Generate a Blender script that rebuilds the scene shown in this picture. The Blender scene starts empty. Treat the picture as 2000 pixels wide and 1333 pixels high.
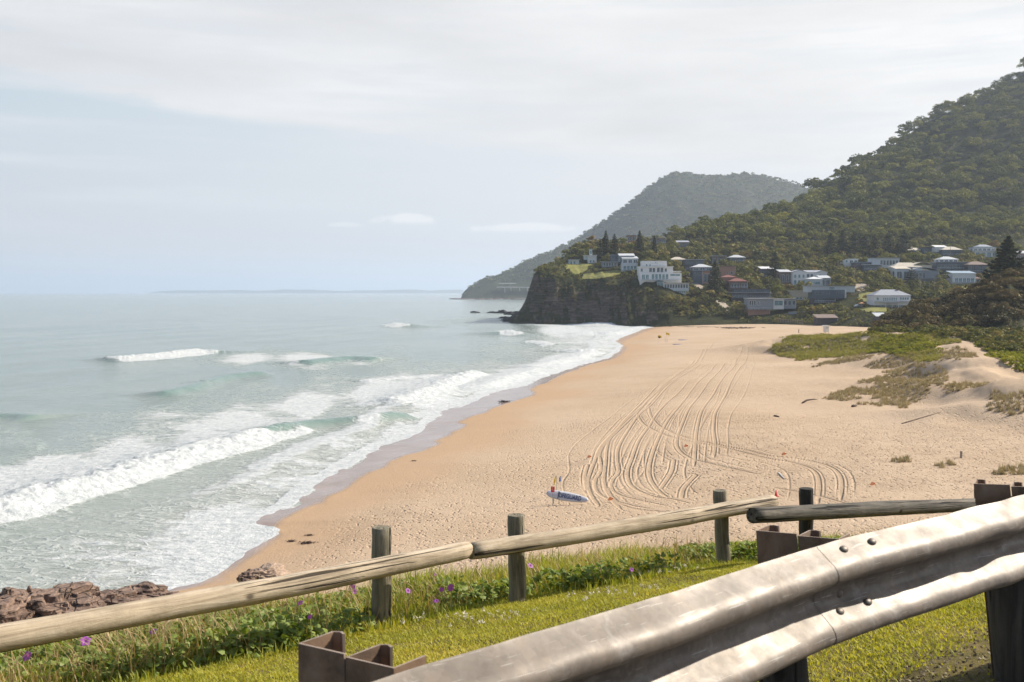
import bpy, math, random
import numpy as np
from mathutils import Vector, Matrix, Euler
C = bpy.context.scene.collection
rng = np.random.default_rng(7)
random.seed(7)
R = math.radians
F = 1960.0
CZ = 18.0
TH = math.atan(95.5 / F)
CT, ST = math.cos(TH), math.sin(TH)

# ---------- photograph measurements -> world points ----------
def P(u, v, Y):
    a = (u - 1000) / F; b = (666.5 - v) / F
    t = Y / (CT + b * ST)
    return np.array([a * t, Y, CZ + t * (b * CT - ST)])
def G(u, v, z=0.0):
    a = (u - 1000) / F; b = (666.5 - v) / F
    dz = b * CT - ST
    t = (z - CZ) / dz
    return np.array([a * t, t * (CT + b * ST), z])
def proj(x, y, z):
    t = y * CT - (z - CZ) * ST
    b = (y * ST + (z - CZ) * CT) / t
    return 1000 + F * x / t, 666.5 - F * b

# ---------- numeric noise ----------
_T = np.random.default_rng(99).random((8, 256, 256))
def vnoise(x, y, s=0):
    T = _T[s % 8]
    x = np.asarray(x, float); y = np.asarray(y, float)
    ix = np.floor(x).astype(int); iy = np.floor(y).astype(int)
    fx = x - ix; fy = y - iy
    fx = fx * fx * (3 - 2 * fx); fy = fy * fy * (3 - 2 * fy)
    a = T[ix & 255, iy & 255]; b = T[(ix + 1) & 255, iy & 255]
    c = T[ix & 255, (iy + 1) & 255]; d = T[(ix + 1) & 255, (iy + 1) & 255]
    return (a * (1 - fx) + b * fx) * (1 - fy) + (c * (1 - fx) + d * fx) * fy
def fbm(x, y, o=4, s=0):
    r = 0; amp = 1; tot = 0
    for i in range(o):
        r = r + amp * vnoise(x * 2 ** i + 17.3 * i, y * 2 ** i + 5.1 * i, s + i); tot += amp; amp *= .5
    return r / tot
def sst(a, b, x):
    t = np.clip((x - a) / (b - a), 0, 1); return t * t * (3 - 2 * t)
def idw(px, py, pz, x, y, p=3.0, eps=1e-3):
    num = np.zeros_like(x); den = np.zeros_like(x)
    for a, b, c in zip(px, py, pz):
        w = 1.0 / (((x - a) ** 2 + (y - b) ** 2) ** (p / 2) + eps)
        num += w * c; den += w
    return num / den
def pldist(x, y, pts):
    """distance, signed side and 0..1 position along a polyline"""
    pts = np.asarray(pts, float)
    seg = np.hypot(*(pts[1:] - pts[:-1]).T); L = seg.sum(); acc = 0
    best = np.full(x.shape, 1e9); side = np.zeros(x.shape); tt = np.zeros(x.shape)
    for i in range(len(pts) - 1):
        ax, ay = pts[i]; bx, by = pts[i + 1]
        dx, dy = bx - ax, by - ay; l2 = dx * dx + dy * dy + 1e-12
        t = np.clip(((x - ax) * dx + (y - ay) * dy) / l2, 0, 1)
        d = np.hypot(x - ax - t * dx, y - ay - t * dy)
        m = d < best
        best = np.where(m, d, best)
        side = np.where(m, np.sign(dx * (y - ay) - dy * (x - ax)), side)
        tt = np.where(m, (acc + t * seg[i]) / L, tt)
        acc += seg[i]
    return best, side, tt
def smooth_line(pts, n=8):
    pts = [np.array(p, float) for p in pts]
    P0 = [2 * pts[0] - pts[1]] + pts + [2 * pts[-1] - pts[-2]]
    out = []
    for i in range(1, len(P0) - 2):
        a, b, c, d = P0[i - 1], P0[i], P0[i + 1], P0[i + 2]
        for k in range(n):
            t = k / n
            out.append(.5 * ((2 * b) + (-a + c) * t + (2 * a - 5 * b + 4 * c - d) * t * t + (-a + 3 * b - 3 * c + d) * t ** 3))
    out.append(pts[-1]); return np.array(out)

# ---------- object helpers ----------
def mesh_np(name, V, faces, mats=None, parent=None, smooth=False, mi=None, attrs=None):
    """faces: (n,k) int array or a list of such arrays"""
    V = np.asarray(V, np.float32)
    if not isinstance(faces, list): faces = [faces]
    faces = [np.asarray(f, np.int32) for f in faces if len(f)]
    me = bpy.data.meshes.new(name)
    me.vertices.add(len(V)); me.vertices.foreach_set('co', V.ravel())
    idx = np.concatenate([f.ravel() for f in faces])
    tot = np.concatenate([np.full(len(f), f.shape[1], np.int32) for f in faces])
    st = np.concatenate([[0], np.cumsum(tot)[:-1]]).astype(np.int32)
    me.loops.add(len(idx)); me.loops.foreach_set('vertex_index', idx)
    me.polygons.add(len(tot)); me.polygons.foreach_set('loop_start', st); me.polygons.foreach_set('loop_total', tot)
    me.polygons.foreach_set('use_smooth', np.full(len(tot), bool(smooth)))
    if mats:
        for m in (mats if isinstance(mats, (list, tuple)) else [mats]): me.materials.append(m)
    if mi is not None: me.polygons.foreach_set('material_index', np.asarray(mi, np.int32))
    if attrs:
        for k, a in attrs.items():
            at = me.attributes.new(k, 'FLOAT', 'POINT'); at.data.foreach_set('value', np.asarray(a, np.float32).ravel())
    me.update(calc_edges=True)
    me.validate()
    o = bpy.data.objects.new(name, me); C.objects.link(o)
    if parent: o.parent = parent
    o.color = (.45, 0, 0, 1) if not (attrs and 'tint' in attrs) else (0, 0, 0, 1)
    return o
def tag(o, label=None, cat=None, group=None, kind=None):
    if label: o['label'] = label
    if cat: o['category'] = cat
    if group: o['group'] = group
    if kind: o['kind'] = kind
    return o
def empty(name, loc, label=None, cat=None, group=None, rz=0.0):
    o = bpy.data.objects.new(name, None); C.objects.link(o); o.location = loc; o.rotation_euler = (0, 0, rz)
    o.empty_display_size = .2
    return tag(o, label, cat, group)
class MB:
    """collects shapes in world or local coordinates, builds ONE mesh"""
    def __init__(s): s.v = []; s.f = []; s.m = []; s.n = 0
    def add(s, v, f, m=0):
        s.v += [tuple(p) for p in v]; s.f += [tuple(i + s.n for i in q) for q in f]; s.m += [m] * len(f); s.n += len(v)
    def box(s, x0, x1, y0, y1, z0, z1, m=0):
        v = [(x0, y0, z0), (x1, y0, z0), (x1, y1, z0), (x0, y1, z0), (x0, y0, z1), (x1, y0, z1), (x1, y1, z1), (x0, y1, z1)]
        s.add(v, [(0, 3, 2, 1), (4, 5, 6, 7), (0, 1, 5, 4), (1, 2, 6, 5), (2, 3, 7, 6), (3, 0, 4, 7)], m)
    def tube(s, pts, rads, n=8, m=0, cap=True, wob=0.0, seed=0):
        r_ = np.random.default_rng(seed)
        pts = [np.array(p, float) for p in pts]; rings = []
        k = len(pts)
        up = None; V = []
        for i in range(k):
            d = pts[min(i + 1, k - 1)] - pts[max(i - 1, 0)]
            d = d / (np.linalg.norm(d) + 1e-9)
            if up is None:
                a = np.array([0, 0, 1.]) if abs(d[2]) < .9 else np.array([1., 0, 0])
            else: a = up
            x = np.cross(a, d); x /= np.linalg.norm(x); y = np.cross(d, x); up = y if abs(np.dot(y, d)) < .9 else None
            for j in range(n):
                t = 2 * math.pi * j / n
                rr = rads[i] * (1 + wob * (r_.random() - .5))
                V.append(pts[i] + rr * (math.cos(t) * x + math.sin(t) * y))
        Fs = []
        for i in range(k - 1):
            for j in range(n):
                Fs.append((i * n + j, i * n + (j + 1) % n, (i + 1) * n + (j + 1) % n, (i + 1) * n + j))
        if cap:
            Fs.append(tuple(range(n))[::-1]); Fs.append(tuple((k - 1) * n + j for j in range(n)))
        s.add(V, Fs, m)
    def prism(s, poly, z0, z1, m=0):
        n = len(poly)
        v = [(p[0], p[1], z0) for p in poly] + [(p[0], p[1], z1) for p in poly]
        s.add(v, [tuple(range(n))[::-1], tuple(range(n, 2 * n))] + [(i, (i + 1) % n, n + (i + 1) % n, n + i) for i in range(n)], m)
    def build(s, name, mats, parent=None, smooth=False, loc=None):
        me = bpy.data.meshes.new(name); me.from_pydata([list(map(float, p)) for p in s.v], [], s.f)
        for m in (mats if isinstance(mats, (list, tuple)) else [mats]): me.materials.append(m)
        me.polygons.foreach_set('material_index', s.m)
        me.polygons.foreach_set('use_smooth', [smooth] * len(s.f))
        me.update()
        o = bpy.data.objects.new(name, me); C.objects.link(o)
        if parent: o.parent = parent
        if loc is not None: o.location = loc
        return o

# ---------- materials ----------
def newmat(name):
    m = bpy.data.materials.new(name); m.use_nodes = True
    nt = m.node_tree; b = nt.nodes['Principled BSDF']
    return m, nt, b
def N(nt, t, **kw):
    n = nt.nodes.new(t)
    for k, v in kw.items():
        if k in n.inputs.keys(): n.inputs[k].default_value = v
        else: setattr(n, k, v)
    return n
def L(nt, a, b): nt.links.new(a, b)
def ramp(nt, fac, stops):
    r = nt.nodes.new('ShaderNodeValToRGB'); e = r.color_ramp.elements
    while len(e) < len(stops): e.new(.5)
    for i, (p, c) in enumerate(stops):
        e[i].position = p; e[i].color = (c[0], c[1], c[2], 1) if not isinstance(c, (int, float)) else (c, c, c, 1)
    L(nt, fac, r.inputs[0]); return r.outputs[0]
def coords(nt, kind='Object', scale=(1, 1, 1), rot=(0, 0, 0)):
    tc = N(nt, 'ShaderNodeTexCoord'); mp = N(nt, 'ShaderNodeMapping')
    mp.inputs['Scale'].default_value = scale; mp.inputs['Rotation'].default_value = rot
    L(nt, tc.outputs[kind], mp.inputs[0]); return mp.outputs[0]
def noise(nt, vec, scale, detail=4, rough=.55, dist=0.0):
    n = N(nt, 'ShaderNodeTexNoise'); n.inputs['Scale'].default_value = scale; n.inputs['Detail'].default_value = detail
    n.inputs['Roughness'].default_value = rough; n.inputs['Distortion'].default_value = dist
    if vec is not None: L(nt, vec, n.inputs['Vector'])
    return n.outputs['Fac']
def math_(nt, op, a, b=None, c=None, clamp=False):
    n = N(nt, 'ShaderNodeMath'); n.operation = op; n.use_clamp = clamp
    for i, x in enumerate((a, b, c)):
        if x is None: continue
        if isinstance(x, (int, float)): n.inputs[i].default_value = x
        else: L(nt, x, n.inputs[i])
    return n.outputs[0]
def mixc(nt, fac, a, b, mode='MIX'):
    n = N(nt, 'ShaderNodeMix'); n.data_type = 'RGBA'; n.blend_type = mode
    for s, x in ((n.inputs[0], fac), (n.inputs[6], a), (n.inputs[7], b)):
        if isinstance(x, (int, float)): s.default_value = x
        elif isinstance(x, (tuple, list)): s.default_value = (*x[:3], 1)
        else: L(nt, x, s)
    return n.outputs[2]
def attr(nt, name):
    n = N(nt, 'ShaderNodeAttribute'); n.attribute_name = name; return n.outputs['Fac']
def bump(nt, h, b, strength=.5, dist=.1, base=None):
    n = N(nt, 'ShaderNodeBump'); n.inputs['Strength'].default_value = strength; n.inputs['Distance'].default_value = dist
    L(nt, h, n.inputs['Height'])
    if base is not None: L(nt, base, n.inputs['Normal'])
    if b is not None: L(nt, n.outputs[0], b.inputs['Normal'])
    return n.outputs[0]
def simple(name, col, rough=.7, metal=0.0, var=.25, scale=3.0, bmp=.0, bd=.02, kind='Object'):
    m, nt, b = newmat(name)
    v = coords(nt, kind); f = noise(nt, v, scale, 5, .6)
    c = ramp(nt, f, [(.25, [x * (1 - var) for x in col]), (.75, [min(1, x * (1 + var)) for x in col])])
    L(nt, c, b.inputs['Base Color']); b.inputs['Roughness'].default_value = rough; b.inputs['Metallic'].default_value = metal
    if bmp: bump(nt, noise(nt, v, scale * 4, 6, .6), b, bmp, bd)
    return m
def leafmat(name, cols, trans=.35, nscale=.15, rough=.55, island=True, bc=None):
    """backlit foliage: each leaf clump its own tint, broad patches by noise"""
    m, nt, b = newmat(name)
    g = N(nt, 'ShaderNodeNewGeometry')
    f1 = noise(nt, g.outputs['Position'], nscale, 3)
    oi = N(nt, 'ShaderNodeObjectInfo'); ocs = N(nt, 'ShaderNodeSeparateColor'); L(nt, oi.outputs['Color'], ocs.inputs[0])
    tint = math_(nt, 'ADD', attr(nt, 'tint'), ocs.outputs[0])
    f = math_(nt, 'MULTIPLY_ADD', g.outputs['Random Per Island'], .28, math_(nt, 'MULTIPLY_ADD', f1, .55, math_(nt, 'MULTIPLY', tint, .42)))
    f = math_(nt, 'SUBTRACT', f, .13, clamp=True)
    n = len(cols); c = ramp(nt, f, [(.15 + .7 * i / (n - 1), cols[i]) for i in range(n)])
    out = nt.nodes['Material Output']
    d = N(nt, 'ShaderNodeBsdfDiffuse'); t = N(nt, 'ShaderNodeBsdfTranslucent'); mx = N(nt, 'ShaderNodeMixShader')
    L(nt, c, d.inputs[0])
    tc = mixc(nt, 1.0, c, (1.5, 1.45, .55), 'MULTIPLY'); L(nt, tc, t.inputs[0])
    mx.inputs[0].default_value = trans; L(nt, d.outputs[0], mx.inputs[1]); L(nt, t.outputs[0], mx.inputs[2])
    gl = N(nt, 'ShaderNodeBsdfGlossy'); gl.inputs['Roughness'].default_value = rough; gl.inputs[0].default_value = (.9, .9, .8, 1)
    m2 = N(nt, 'ShaderNodeMixShader'); m2.inputs[0].default_value = .03
    L(nt, mx.outputs[0], m2.inputs[1]); L(nt, gl.outputs[0], m2.inputs[2]); L(nt, m2.outputs[0], out.inputs[0])
    nt.nodes.remove(b)
    return m
# =============== camera, light, sky ===============
sc = bpy.context.scene
cam = bpy.data.cameras.new('camera'); co = bpy.data.objects.new('camera', cam); C.objects.link(co)
cam.sensor_width = 36; cam.lens = 36 * F / 2000; co.location = (0, 0, CZ); co.rotation_euler = (math.pi / 2 - TH, 0, 0)
cam.clip_start = .1; cam.clip_end = 90000; sc.camera = co
cam.dof.use_dof = True; cam.dof.focus_distance = 9.0; cam.dof.aperture_fstop = 9.0
EXPO = .5
sc.view_settings.view_transform = 'Standard'; sc.view_settings.look = 'None'; sc.view_settings.exposure = EXPO; sc.view_settings.gamma = 1
sc.cycles.use_denoising = True; sc.cycles.max_bounces = 6; sc.cycles.diffuse_bounces = 3; sc.cycles.glossy_bounces = 3
sc.cycles.transmission_bounces = 3; sc.cycles.volume_bounces = 1; sc.cycles.transparent_max_bounces = 6
sc.cycles.sample_clamp_indirect = 6; sc.cycles.caustics_reflective = False; sc.cycles.caustics_refractive = False
sc.cycles.use_adaptive_sampling = True; sc.cycles.adaptive_threshold = .02
SUN_AZ = R(71); SUN_EL = R(36)     # azimuth from the view direction (+Y) towards the right (+X)
sd = Vector((math.sin(SUN_AZ) * math.cos(SUN_EL), math.cos(SUN_AZ) * math.cos(SUN_EL), math.sin(SUN_EL)))
sl = bpy.data.lights.new('sun', 'SUN'); sl.energy = 4.9; sl.angle = R(.7); sl.color = (1, .91, .77)
so = bpy.data.objects.new('sun', sl); C.objects.link(so); so.rotation_euler = (-sd).to_track_quat('-Z', 'Y').to_euler(); so.location = (50, 30, 80)
w = bpy.data.worlds.new('World'); sc.world = w; w.use_nodes = True
nt = w.node_tree; bg = nt.nodes['Background']; WS = .1
bg.inputs[1].default_value = WS
sky = N(nt, 'ShaderNodeTexSky'); sky.sky_type = 'NISHITA'; sky.sun_disc = False; sky.sun_elevation = SUN_EL; sky.sun_rotation = SUN_AZ
sky.air_density = 1; sky.dust_density = 1.5; sky.ozone_density = 1.2
def lin(c): return [((x / 255 + .055) / 1.055) ** 2.4 for x in c]
def skc(c): return [x / (WS * 2 ** EXPO) for x in lin(c)]
tc = N(nt, 'ShaderNodeTexCoord'); sp = N(nt, 'ShaderNodeSeparateXYZ'); L(nt, tc.outputs['Generated'], sp.inputs[0])
X, Y_, Z = sp.outputs[0], sp.outputs[1], sp.outputs[2]
def lay(scale, detail, sx=1, sz=6, rough=.55, off=0.0):
    mp = N(nt, 'ShaderNodeMapping'); mp.inputs['Scale'].default_value = (sx, 1, sz); mp.inputs['Location'].default_value = (off, off, 0)
    L(nt, tc.outputs['Generated'], mp.inputs[0]); return noise(nt, mp.outputs[0], scale, detail, rough)
zc = math_(nt, 'MULTIPLY', Z, 3.0)
left = ramp(nt, zc, [(0, skc((217, 219, 222))), (.2, skc((215, 218, 223))), (.40, skc((211, 220, 227))), (.52, skc((204, 218, 227))), (.8, skc((222, 226, 231)))])
right = ramp(nt, zc, [(0, skc((222, 226, 231))), (.12, skc((229, 231, 235))), (.3, skc((239, 240, 241))), (.6, skc((241, 241, 242))), (.9, skc((241, 241, 242)))])
ax = math_(nt, 'MULTIPLY_ADD', X, 1.35, .62, clamp=True)
basec = mixc(nt, ax, left, right)
# high white cloud sheet: its lower edge dips towards the right
n1 = lay(3.0, 7, 1, 5); n2 = lay(1.2, 5, 1, 7, .6, 3.1); n3 = lay(9, 6, 1, 5, .6, 7.7)
edge = math_(nt, 'MULTIPLY_ADD', X, -.10, .138)
h = math_(nt, 'SUBTRACT', Z, edge)
h = math_(nt, 'MULTIPLY_ADD', math_(nt, 'SUBTRACT', n1, .5), .075, h)
sh = ramp(nt, math_(nt, 'MULTIPLY_ADD', h, 42, .4), [(.25, 0), (.75, 1)])
holes = ramp(nt, math_(nt, 'MULTIPLY_ADD', n3, .55, math_(nt, 'MULTIPLY', n2, .45)), [(.37, .05), (.45, .96)])
sheetf = math_(nt, 'MULTIPLY', sh, holes)
shc = mixc(nt, ax, skc((240, 240, 241)), skc((250, 249, 247)))
shc = mixc(nt, 1.0, shc, ramp(nt, n1, [(.3, .83), (.68, 1.05)]), 'MULTIPLY')
c1 = mixc(nt, sheetf, basec, shc)
# faint streaks in the clear belt
st_ = ramp(nt, lay(5, 6, .7, 9, .55, 1.3), [(.47, 0), (.66, .75)])
c1 = mixc(nt, math_(nt, 'MULTIPLY', st_, ramp(nt, zc, [(.1, .25), (.3, 1)])), c1, skc((228, 231, 235)))
# low cumulus bank near the horizon
def cum(cx, cz, wx, wz, sd_, amt):
    global c1
    nn = lay(26, 6, 1, 1.6, .6, sd_)
    dx = math_(nt, 'DIVIDE', math_(nt, 'SUBTRACT', X, cx), wx); dz = math_(nt, 'DIVIDE', math_(nt, 'SUBTRACT', Z, cz), wz)
    r2 = math_(nt, 'ADD', math_(nt, 'MULTIPLY', dx, dx), math_(nt, 'MULTIPLY', dz, dz))
    v = math_(nt, 'SUBTRACT', math_(nt, 'MULTIPLY_ADD', math_(nt, 'SUBTRACT', nn, .5), 2.6, 1.0), r2)
    base = math_(nt, 'GREATER_THAN', Z, cz - wz * .5)
    f = math_(nt, 'MULTIPLY', ramp(nt, v, [(.2, 0), (.6, amt)]), 1.0)
    f = math_(nt, 'MULTIPLY', f, ramp(nt, math_(nt, 'MULTIPLY_ADD', dz, .5, .5), [(.25, .0), (.5, 1)]))
    f = math_(nt, 'MULTIPLY', f, math_(nt, 'GREATER_THAN', Y_, 0.0))
    c1 = mixc(nt, f, c1, skc((248, 248, 247)))
cum(-.108, .0700, .035, .009, 0.3, .95); cum(.015, .0620, .060, .008, 2.2, .9); cum(-.160, .0650, .02, .004, 4.2, .6)
# away from the picture's part of the sky the cloud thins to clear blue
thin = math_(nt, 'MULTIPLY', ramp(nt, Z, [(.28, 1), (.52, .12)]), ramp(nt, math_(nt, 'MULTIPLY_ADD', Y_, .5, .5), [(.35, .35), (.6, 1)]))
mask = math_(nt, 'MULTIPLY', thin, .96)
fin = mixc(nt, mask, sky.outputs[0], c1)
L(nt, fin, bg.inputs[0])

# =============== materials ===============
M = {}
def mk_sand():
    m, nt, b = newmat('sand')
    g = N(nt, 'ShaderNodeNewGeometry').outputs['Position']
    wet = attr(nt, 'wet'); pr = attr(nt, 'prints'); damp = attr(nt, 'damp')
    f = noise(nt, g, .06, 6, .6); f2 = noise(nt, g, 1.3, 5, .65)
    c = ramp(nt, f, [(.3, (.46, .34, .23)), (.7, (.56, .43, .31))])
    c = mixc(nt, 1.0, c, ramp(nt, f2, [(.25, .88), (.7, 1.06)]), 'MULTIPLY')
    c = mixc(nt, math_(nt, 'MULTIPLY', damp, .8), c, (.46, .31, .19))
    c = mixc(nt, wet, c, ramp(nt, noise(nt, g, .25, 5, .6), [(.35, (.20, .125, .085)), (.65, (.30, .22, .19))]))
    c = mixc(nt, math_(nt, 'MULTIPLY', attr(nt, 'track'), .30), c, (.30, .205, .13))
    c = mixc(nt, math_(nt, 'MULTIPLY', ramp(nt, noise(nt, g, .12, 6, .65), [(.45, 0), (.7, 1)]), .22), c, (.36, .26, .18))
    c = mixc(nt, math_(nt, 'MULTIPLY', math_(nt, 'MULTIPLY', pr, ramp(nt, noise(nt, g, .35, 6, .7), [(.42, 0), (.62, 1)])), .38), c, (.30, .215, .15))
    # dark specks: the shade of small footprint pits put into the colour
    vv = N(nt, 'ShaderNodeTexVoronoi'); vv.inputs['Scale'].default_value = 1.7; L(nt, g, vv.inputs['Vector'])
    sp_ = ramp(nt, vv.outputs['Distance'], [(.08, 1), (.20, 0)])
    c = mixc(nt, math_(nt, 'MULTIPLY', sp_, math_(nt, 'MULTIPLY', pr, .55)), c, (.25, .17, .11))
    L(nt, c, b.inputs['Base Color'])
    L(nt, ramp(nt, wet, [(0, .95), (.6, .3), (1, .16)]), b.inputs['Roughness'])
    b.inputs['Specular IOR Level'].default_value = .5
    L(nt, ramp(nt, wet, [(0, .1), (.5, .55)]), b.inputs['Specular IOR Level'])
    mp = N(nt, 'ShaderNodeMapping'); mp.inputs['Rotation'].default_value = (0, 0, .5); mp.inputs['Scale'].default_value = (1, .65, 1); L(nt, g, mp.inputs[0])
    ds = N(nt, 'ShaderNodeTexNoise'); ds.inputs['Scale'].default_value = 1.2; L(nt, g, ds.inputs['Vector'])
    va = N(nt, 'ShaderNodeVectorMath'); va.operation = 'MULTIPLY_ADD'; L(nt, ds.outputs['Color'], va.inputs[0]); va.inputs[1].default_value = (.7, .7, .7); L(nt, mp.outputs[0], va.inputs[2])
    def pits(scale, lo, hi, d):
        v = N(nt, 'ShaderNodeTexVoronoi'); v.inputs['Scale'].default_value = scale; L(nt, va.outputs[0], v.inputs['Vector'])
        return math_(nt, 'MULTIPLY', ramp(nt, v.outputs['Distance'], [(lo, 0), (hi, 1)]), d)
    p1 = pits(2.0, .10, .33, 1.0); p2 = pits(3.7, .08, .32, .6)
    hgt = math_(nt, 'MULTIPLY', math_(nt, 'ADD', p1, p2), pr)
    hgt = math_(nt, 'ADD', hgt, math_(nt, 'MULTIPLY', noise(nt, g, 5, 6, .7), math_(nt, 'SUBTRACT', .30, math_(nt, 'MULTIPLY', wet, .30))))
    bump(nt, hgt, b, 1.0, .20)
    return m
M['sand'] = mk_sand()
def mk_sea():
    m, nt, b = newmat('sea_water')
    g = N(nt, 'ShaderNodeNewGeometry').outputs['Position']
    fo = attr(nt, 'foam'); teal = attr(nt, 'teal'); shal = attr(nt, 'shallow')
    base = mixc(nt, ramp(nt, noise(nt, g, .02, 4), [(.35, 0), (.65, 1)]), (.165, .225, .21), (.22, .275, .255))
    base = mixc(nt, shal, base, (.33, .35, .31))
    base = mixc(nt, math_(nt, 'MULTIPLY', teal, .75), base, (.13, .235, .20))
    rot = math.atan2(49, 14)
    def mp(sx, sy):
        n = N(nt, 'ShaderNodeMapping'); n.inputs['Rotation'].default_value = (0, 0, -rot); n.inputs['Scale'].default_value = (sx, sy, 1); L(nt, g, n.inputs[0]); return n.outputs[0]
    nz = noise(nt, mp(.55, 1.0), .55, 8, .68, .6)
    nb = noise(nt, mp(.4, 1.0), .13, 4, .55, .4)
    # lacy network of old foam
    dn = N(nt, 'ShaderNodeTexNoise'); dn.inputs['Scale'].default_value = .8; dn.inputs['Detail'].default_value = 4; L(nt, g, dn.inputs['Vector'])
    va = N(nt, 'ShaderNodeVectorMath'); va.operation = 'MULTIPLY_ADD'; L(nt, dn.outputs['Color'], va.inputs[0]); va.inputs[1].default_value = (1.8, 1.8, 0); L(nt, mp(.6, 1.1), va.inputs[2])
    vo = N(nt, 'ShaderNodeTexVoronoi'); vo.feature = 'DISTANCE_TO_EDGE'; vo.inputs['Scale'].default_value = .75; L(nt, va.outputs[0], vo.inputs['Vector'])
    lace = ramp(nt, vo.outputs['Distance'], [(.0, 1), (.10, .35), (.2, 0)])
    k = math_(nt, 'MULTIPLY_ADD', fo, 1.35, -.78)
    k = math_(nt, 'MULTIPLY_ADD', nz, 1.35, k)
    k = math_(nt, 'MULTIPLY_ADD', math_(nt, 'SUBTRACT', nb, .5), .8, k)
    k1 = ramp(nt, k, [(.42, 0), (.66, 1)])
    k2 = math_(nt, 'MULTIPLY', lace, ramp(nt, math_(nt, 'MULTIPLY_ADD', nb, .5, fo), [(.35, 0), (.75, .85)]))
    k2 = math_(nt, 'MULTIPLY', k2, ramp(nt, fo, [(.04, 0), (.2, 1)]))
    fm = math_(nt, 'MAXIMUM', k1, k2)
    fm = math_(nt, 'MULTIPLY', fm, ramp(nt, fo, [(.0, 0), (.08, 1)]))
    fm = math_(nt, 'MAXIMUM', fm, ramp(nt, fo, [(1.0, 0), (1.0, 1)])) if False else fm
    c = mixc(nt, fm, base, mixc(nt, ramp(nt, noise(nt, g, 1.1, 7, .72), [(.32, 0), (.62, 1)]), (.36, .40, .41), (.64, .655, .655)))
    L(nt, c, b.inputs['Base Color'])
    L(nt, ramp(nt, fm, [(0, .12), (.5, .8)]), b.inputs['Roughness'])
    b.inputs['IOR'].default_value = 1.33
    ch = math_(nt, 'MULTIPLY', noise(nt, mp(.5, 1.0), .35, 7, .62, .3), 1.0)
    ch2 = noise(nt, mp(.6, 1.0), 2.2, 5, .6, .4)
    hh = math_(nt, 'MULTIPLY_ADD', ch2, .16, ch)
    n1 = bump(nt, hh, None, .55, .9)
    bump(nt, math_(nt, 'MULTIPLY_ADD', fm, .6, math_(nt, 'MULTIPLY', math_(nt, 'MULTIPLY', fm, noise(nt, g, 2.5, 6, .7)), 1.2)), b, .6, .22, n1)
    return m
M['sea'] = mk_sea()
def mk_hill():
    m, nt, b = newmat('hillside')
    ge = N(nt, 'ShaderNodeNewGeometry'); g = ge.outputs['Position']
    sx = N(nt, 'ShaderNodeSeparateXYZ'); L(nt, ge.outputs['Normal'], sx.inputs[0]); pz = N(nt, 'ShaderNodeSeparateXYZ'); L(nt, g, pz.inputs[0])
    gr = ramp(nt, noise(nt, g, .08, 6, .65), [(.3, (.022, .028, .011)), (.5, (.045, .052, .018)), (.72, (.095, .080, .03))])
    gr = mixc(nt, ramp(nt, noise(nt, g, .5, 5, .7), [(.35, 0), (.65, .6)]), gr, (.035, .042, .018))
    mpn = N(nt, 'ShaderNodeMapping'); mpn.inputs['Scale'].default_value = (.08, .08, 1.0); L(nt, g, mpn.inputs[0])
    stt = noise(nt, mpn.outputs[0], .9, 7, .7, .5)
    vn = noise(nt, g, .35, 6, .65)
    rk = ramp(nt, stt, [(.3, (.035, .03, .027)), (.48, (.115, .092, .075)), (.6, (.22, .165, .13)), (.75, (.36, .28, .21))])
    rk = mixc(nt, ramp(nt, vn, [(.35, .5), (.6, 0)]), rk, (.030, .028, .026))
    steep = ramp(nt, math_(nt, 'MULTIPLY_ADD', noise(nt, g, .12, 5, .6), .5, sx.outputs[2]), [(.86, 1), (.96, 0)])
    veg = ramp(nt, noise(nt, g, .055, 5, .65), [(.46, 0), (.56, 1)])
    hi = ramp(nt, math_(nt, 'MULTIPLY', pz.outputs[2], 1 / 40.), [(.18, 0), (.5, 1)])
    steep = math_(nt, 'MULTIPLY', steep, math_(nt, 'SUBTRACT', 1.0, math_(nt, 'MULTIPLY', veg, hi)))
    c = mixc(nt, steep, gr, rk); L(nt, c, b.inputs['Base Color']); b.inputs['Roughness'].default_value = .9
    b.inputs['Specular IOR Level'].default_value = .1
    hh = math_(nt, 'ADD', math_(nt, 'MULTIPLY', stt, 1.2), noise(nt, g, .6, 7, .7))
    bump(nt, hh, b, .9, 1.6)
    return m
M['hill'] = mk_hill()
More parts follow.
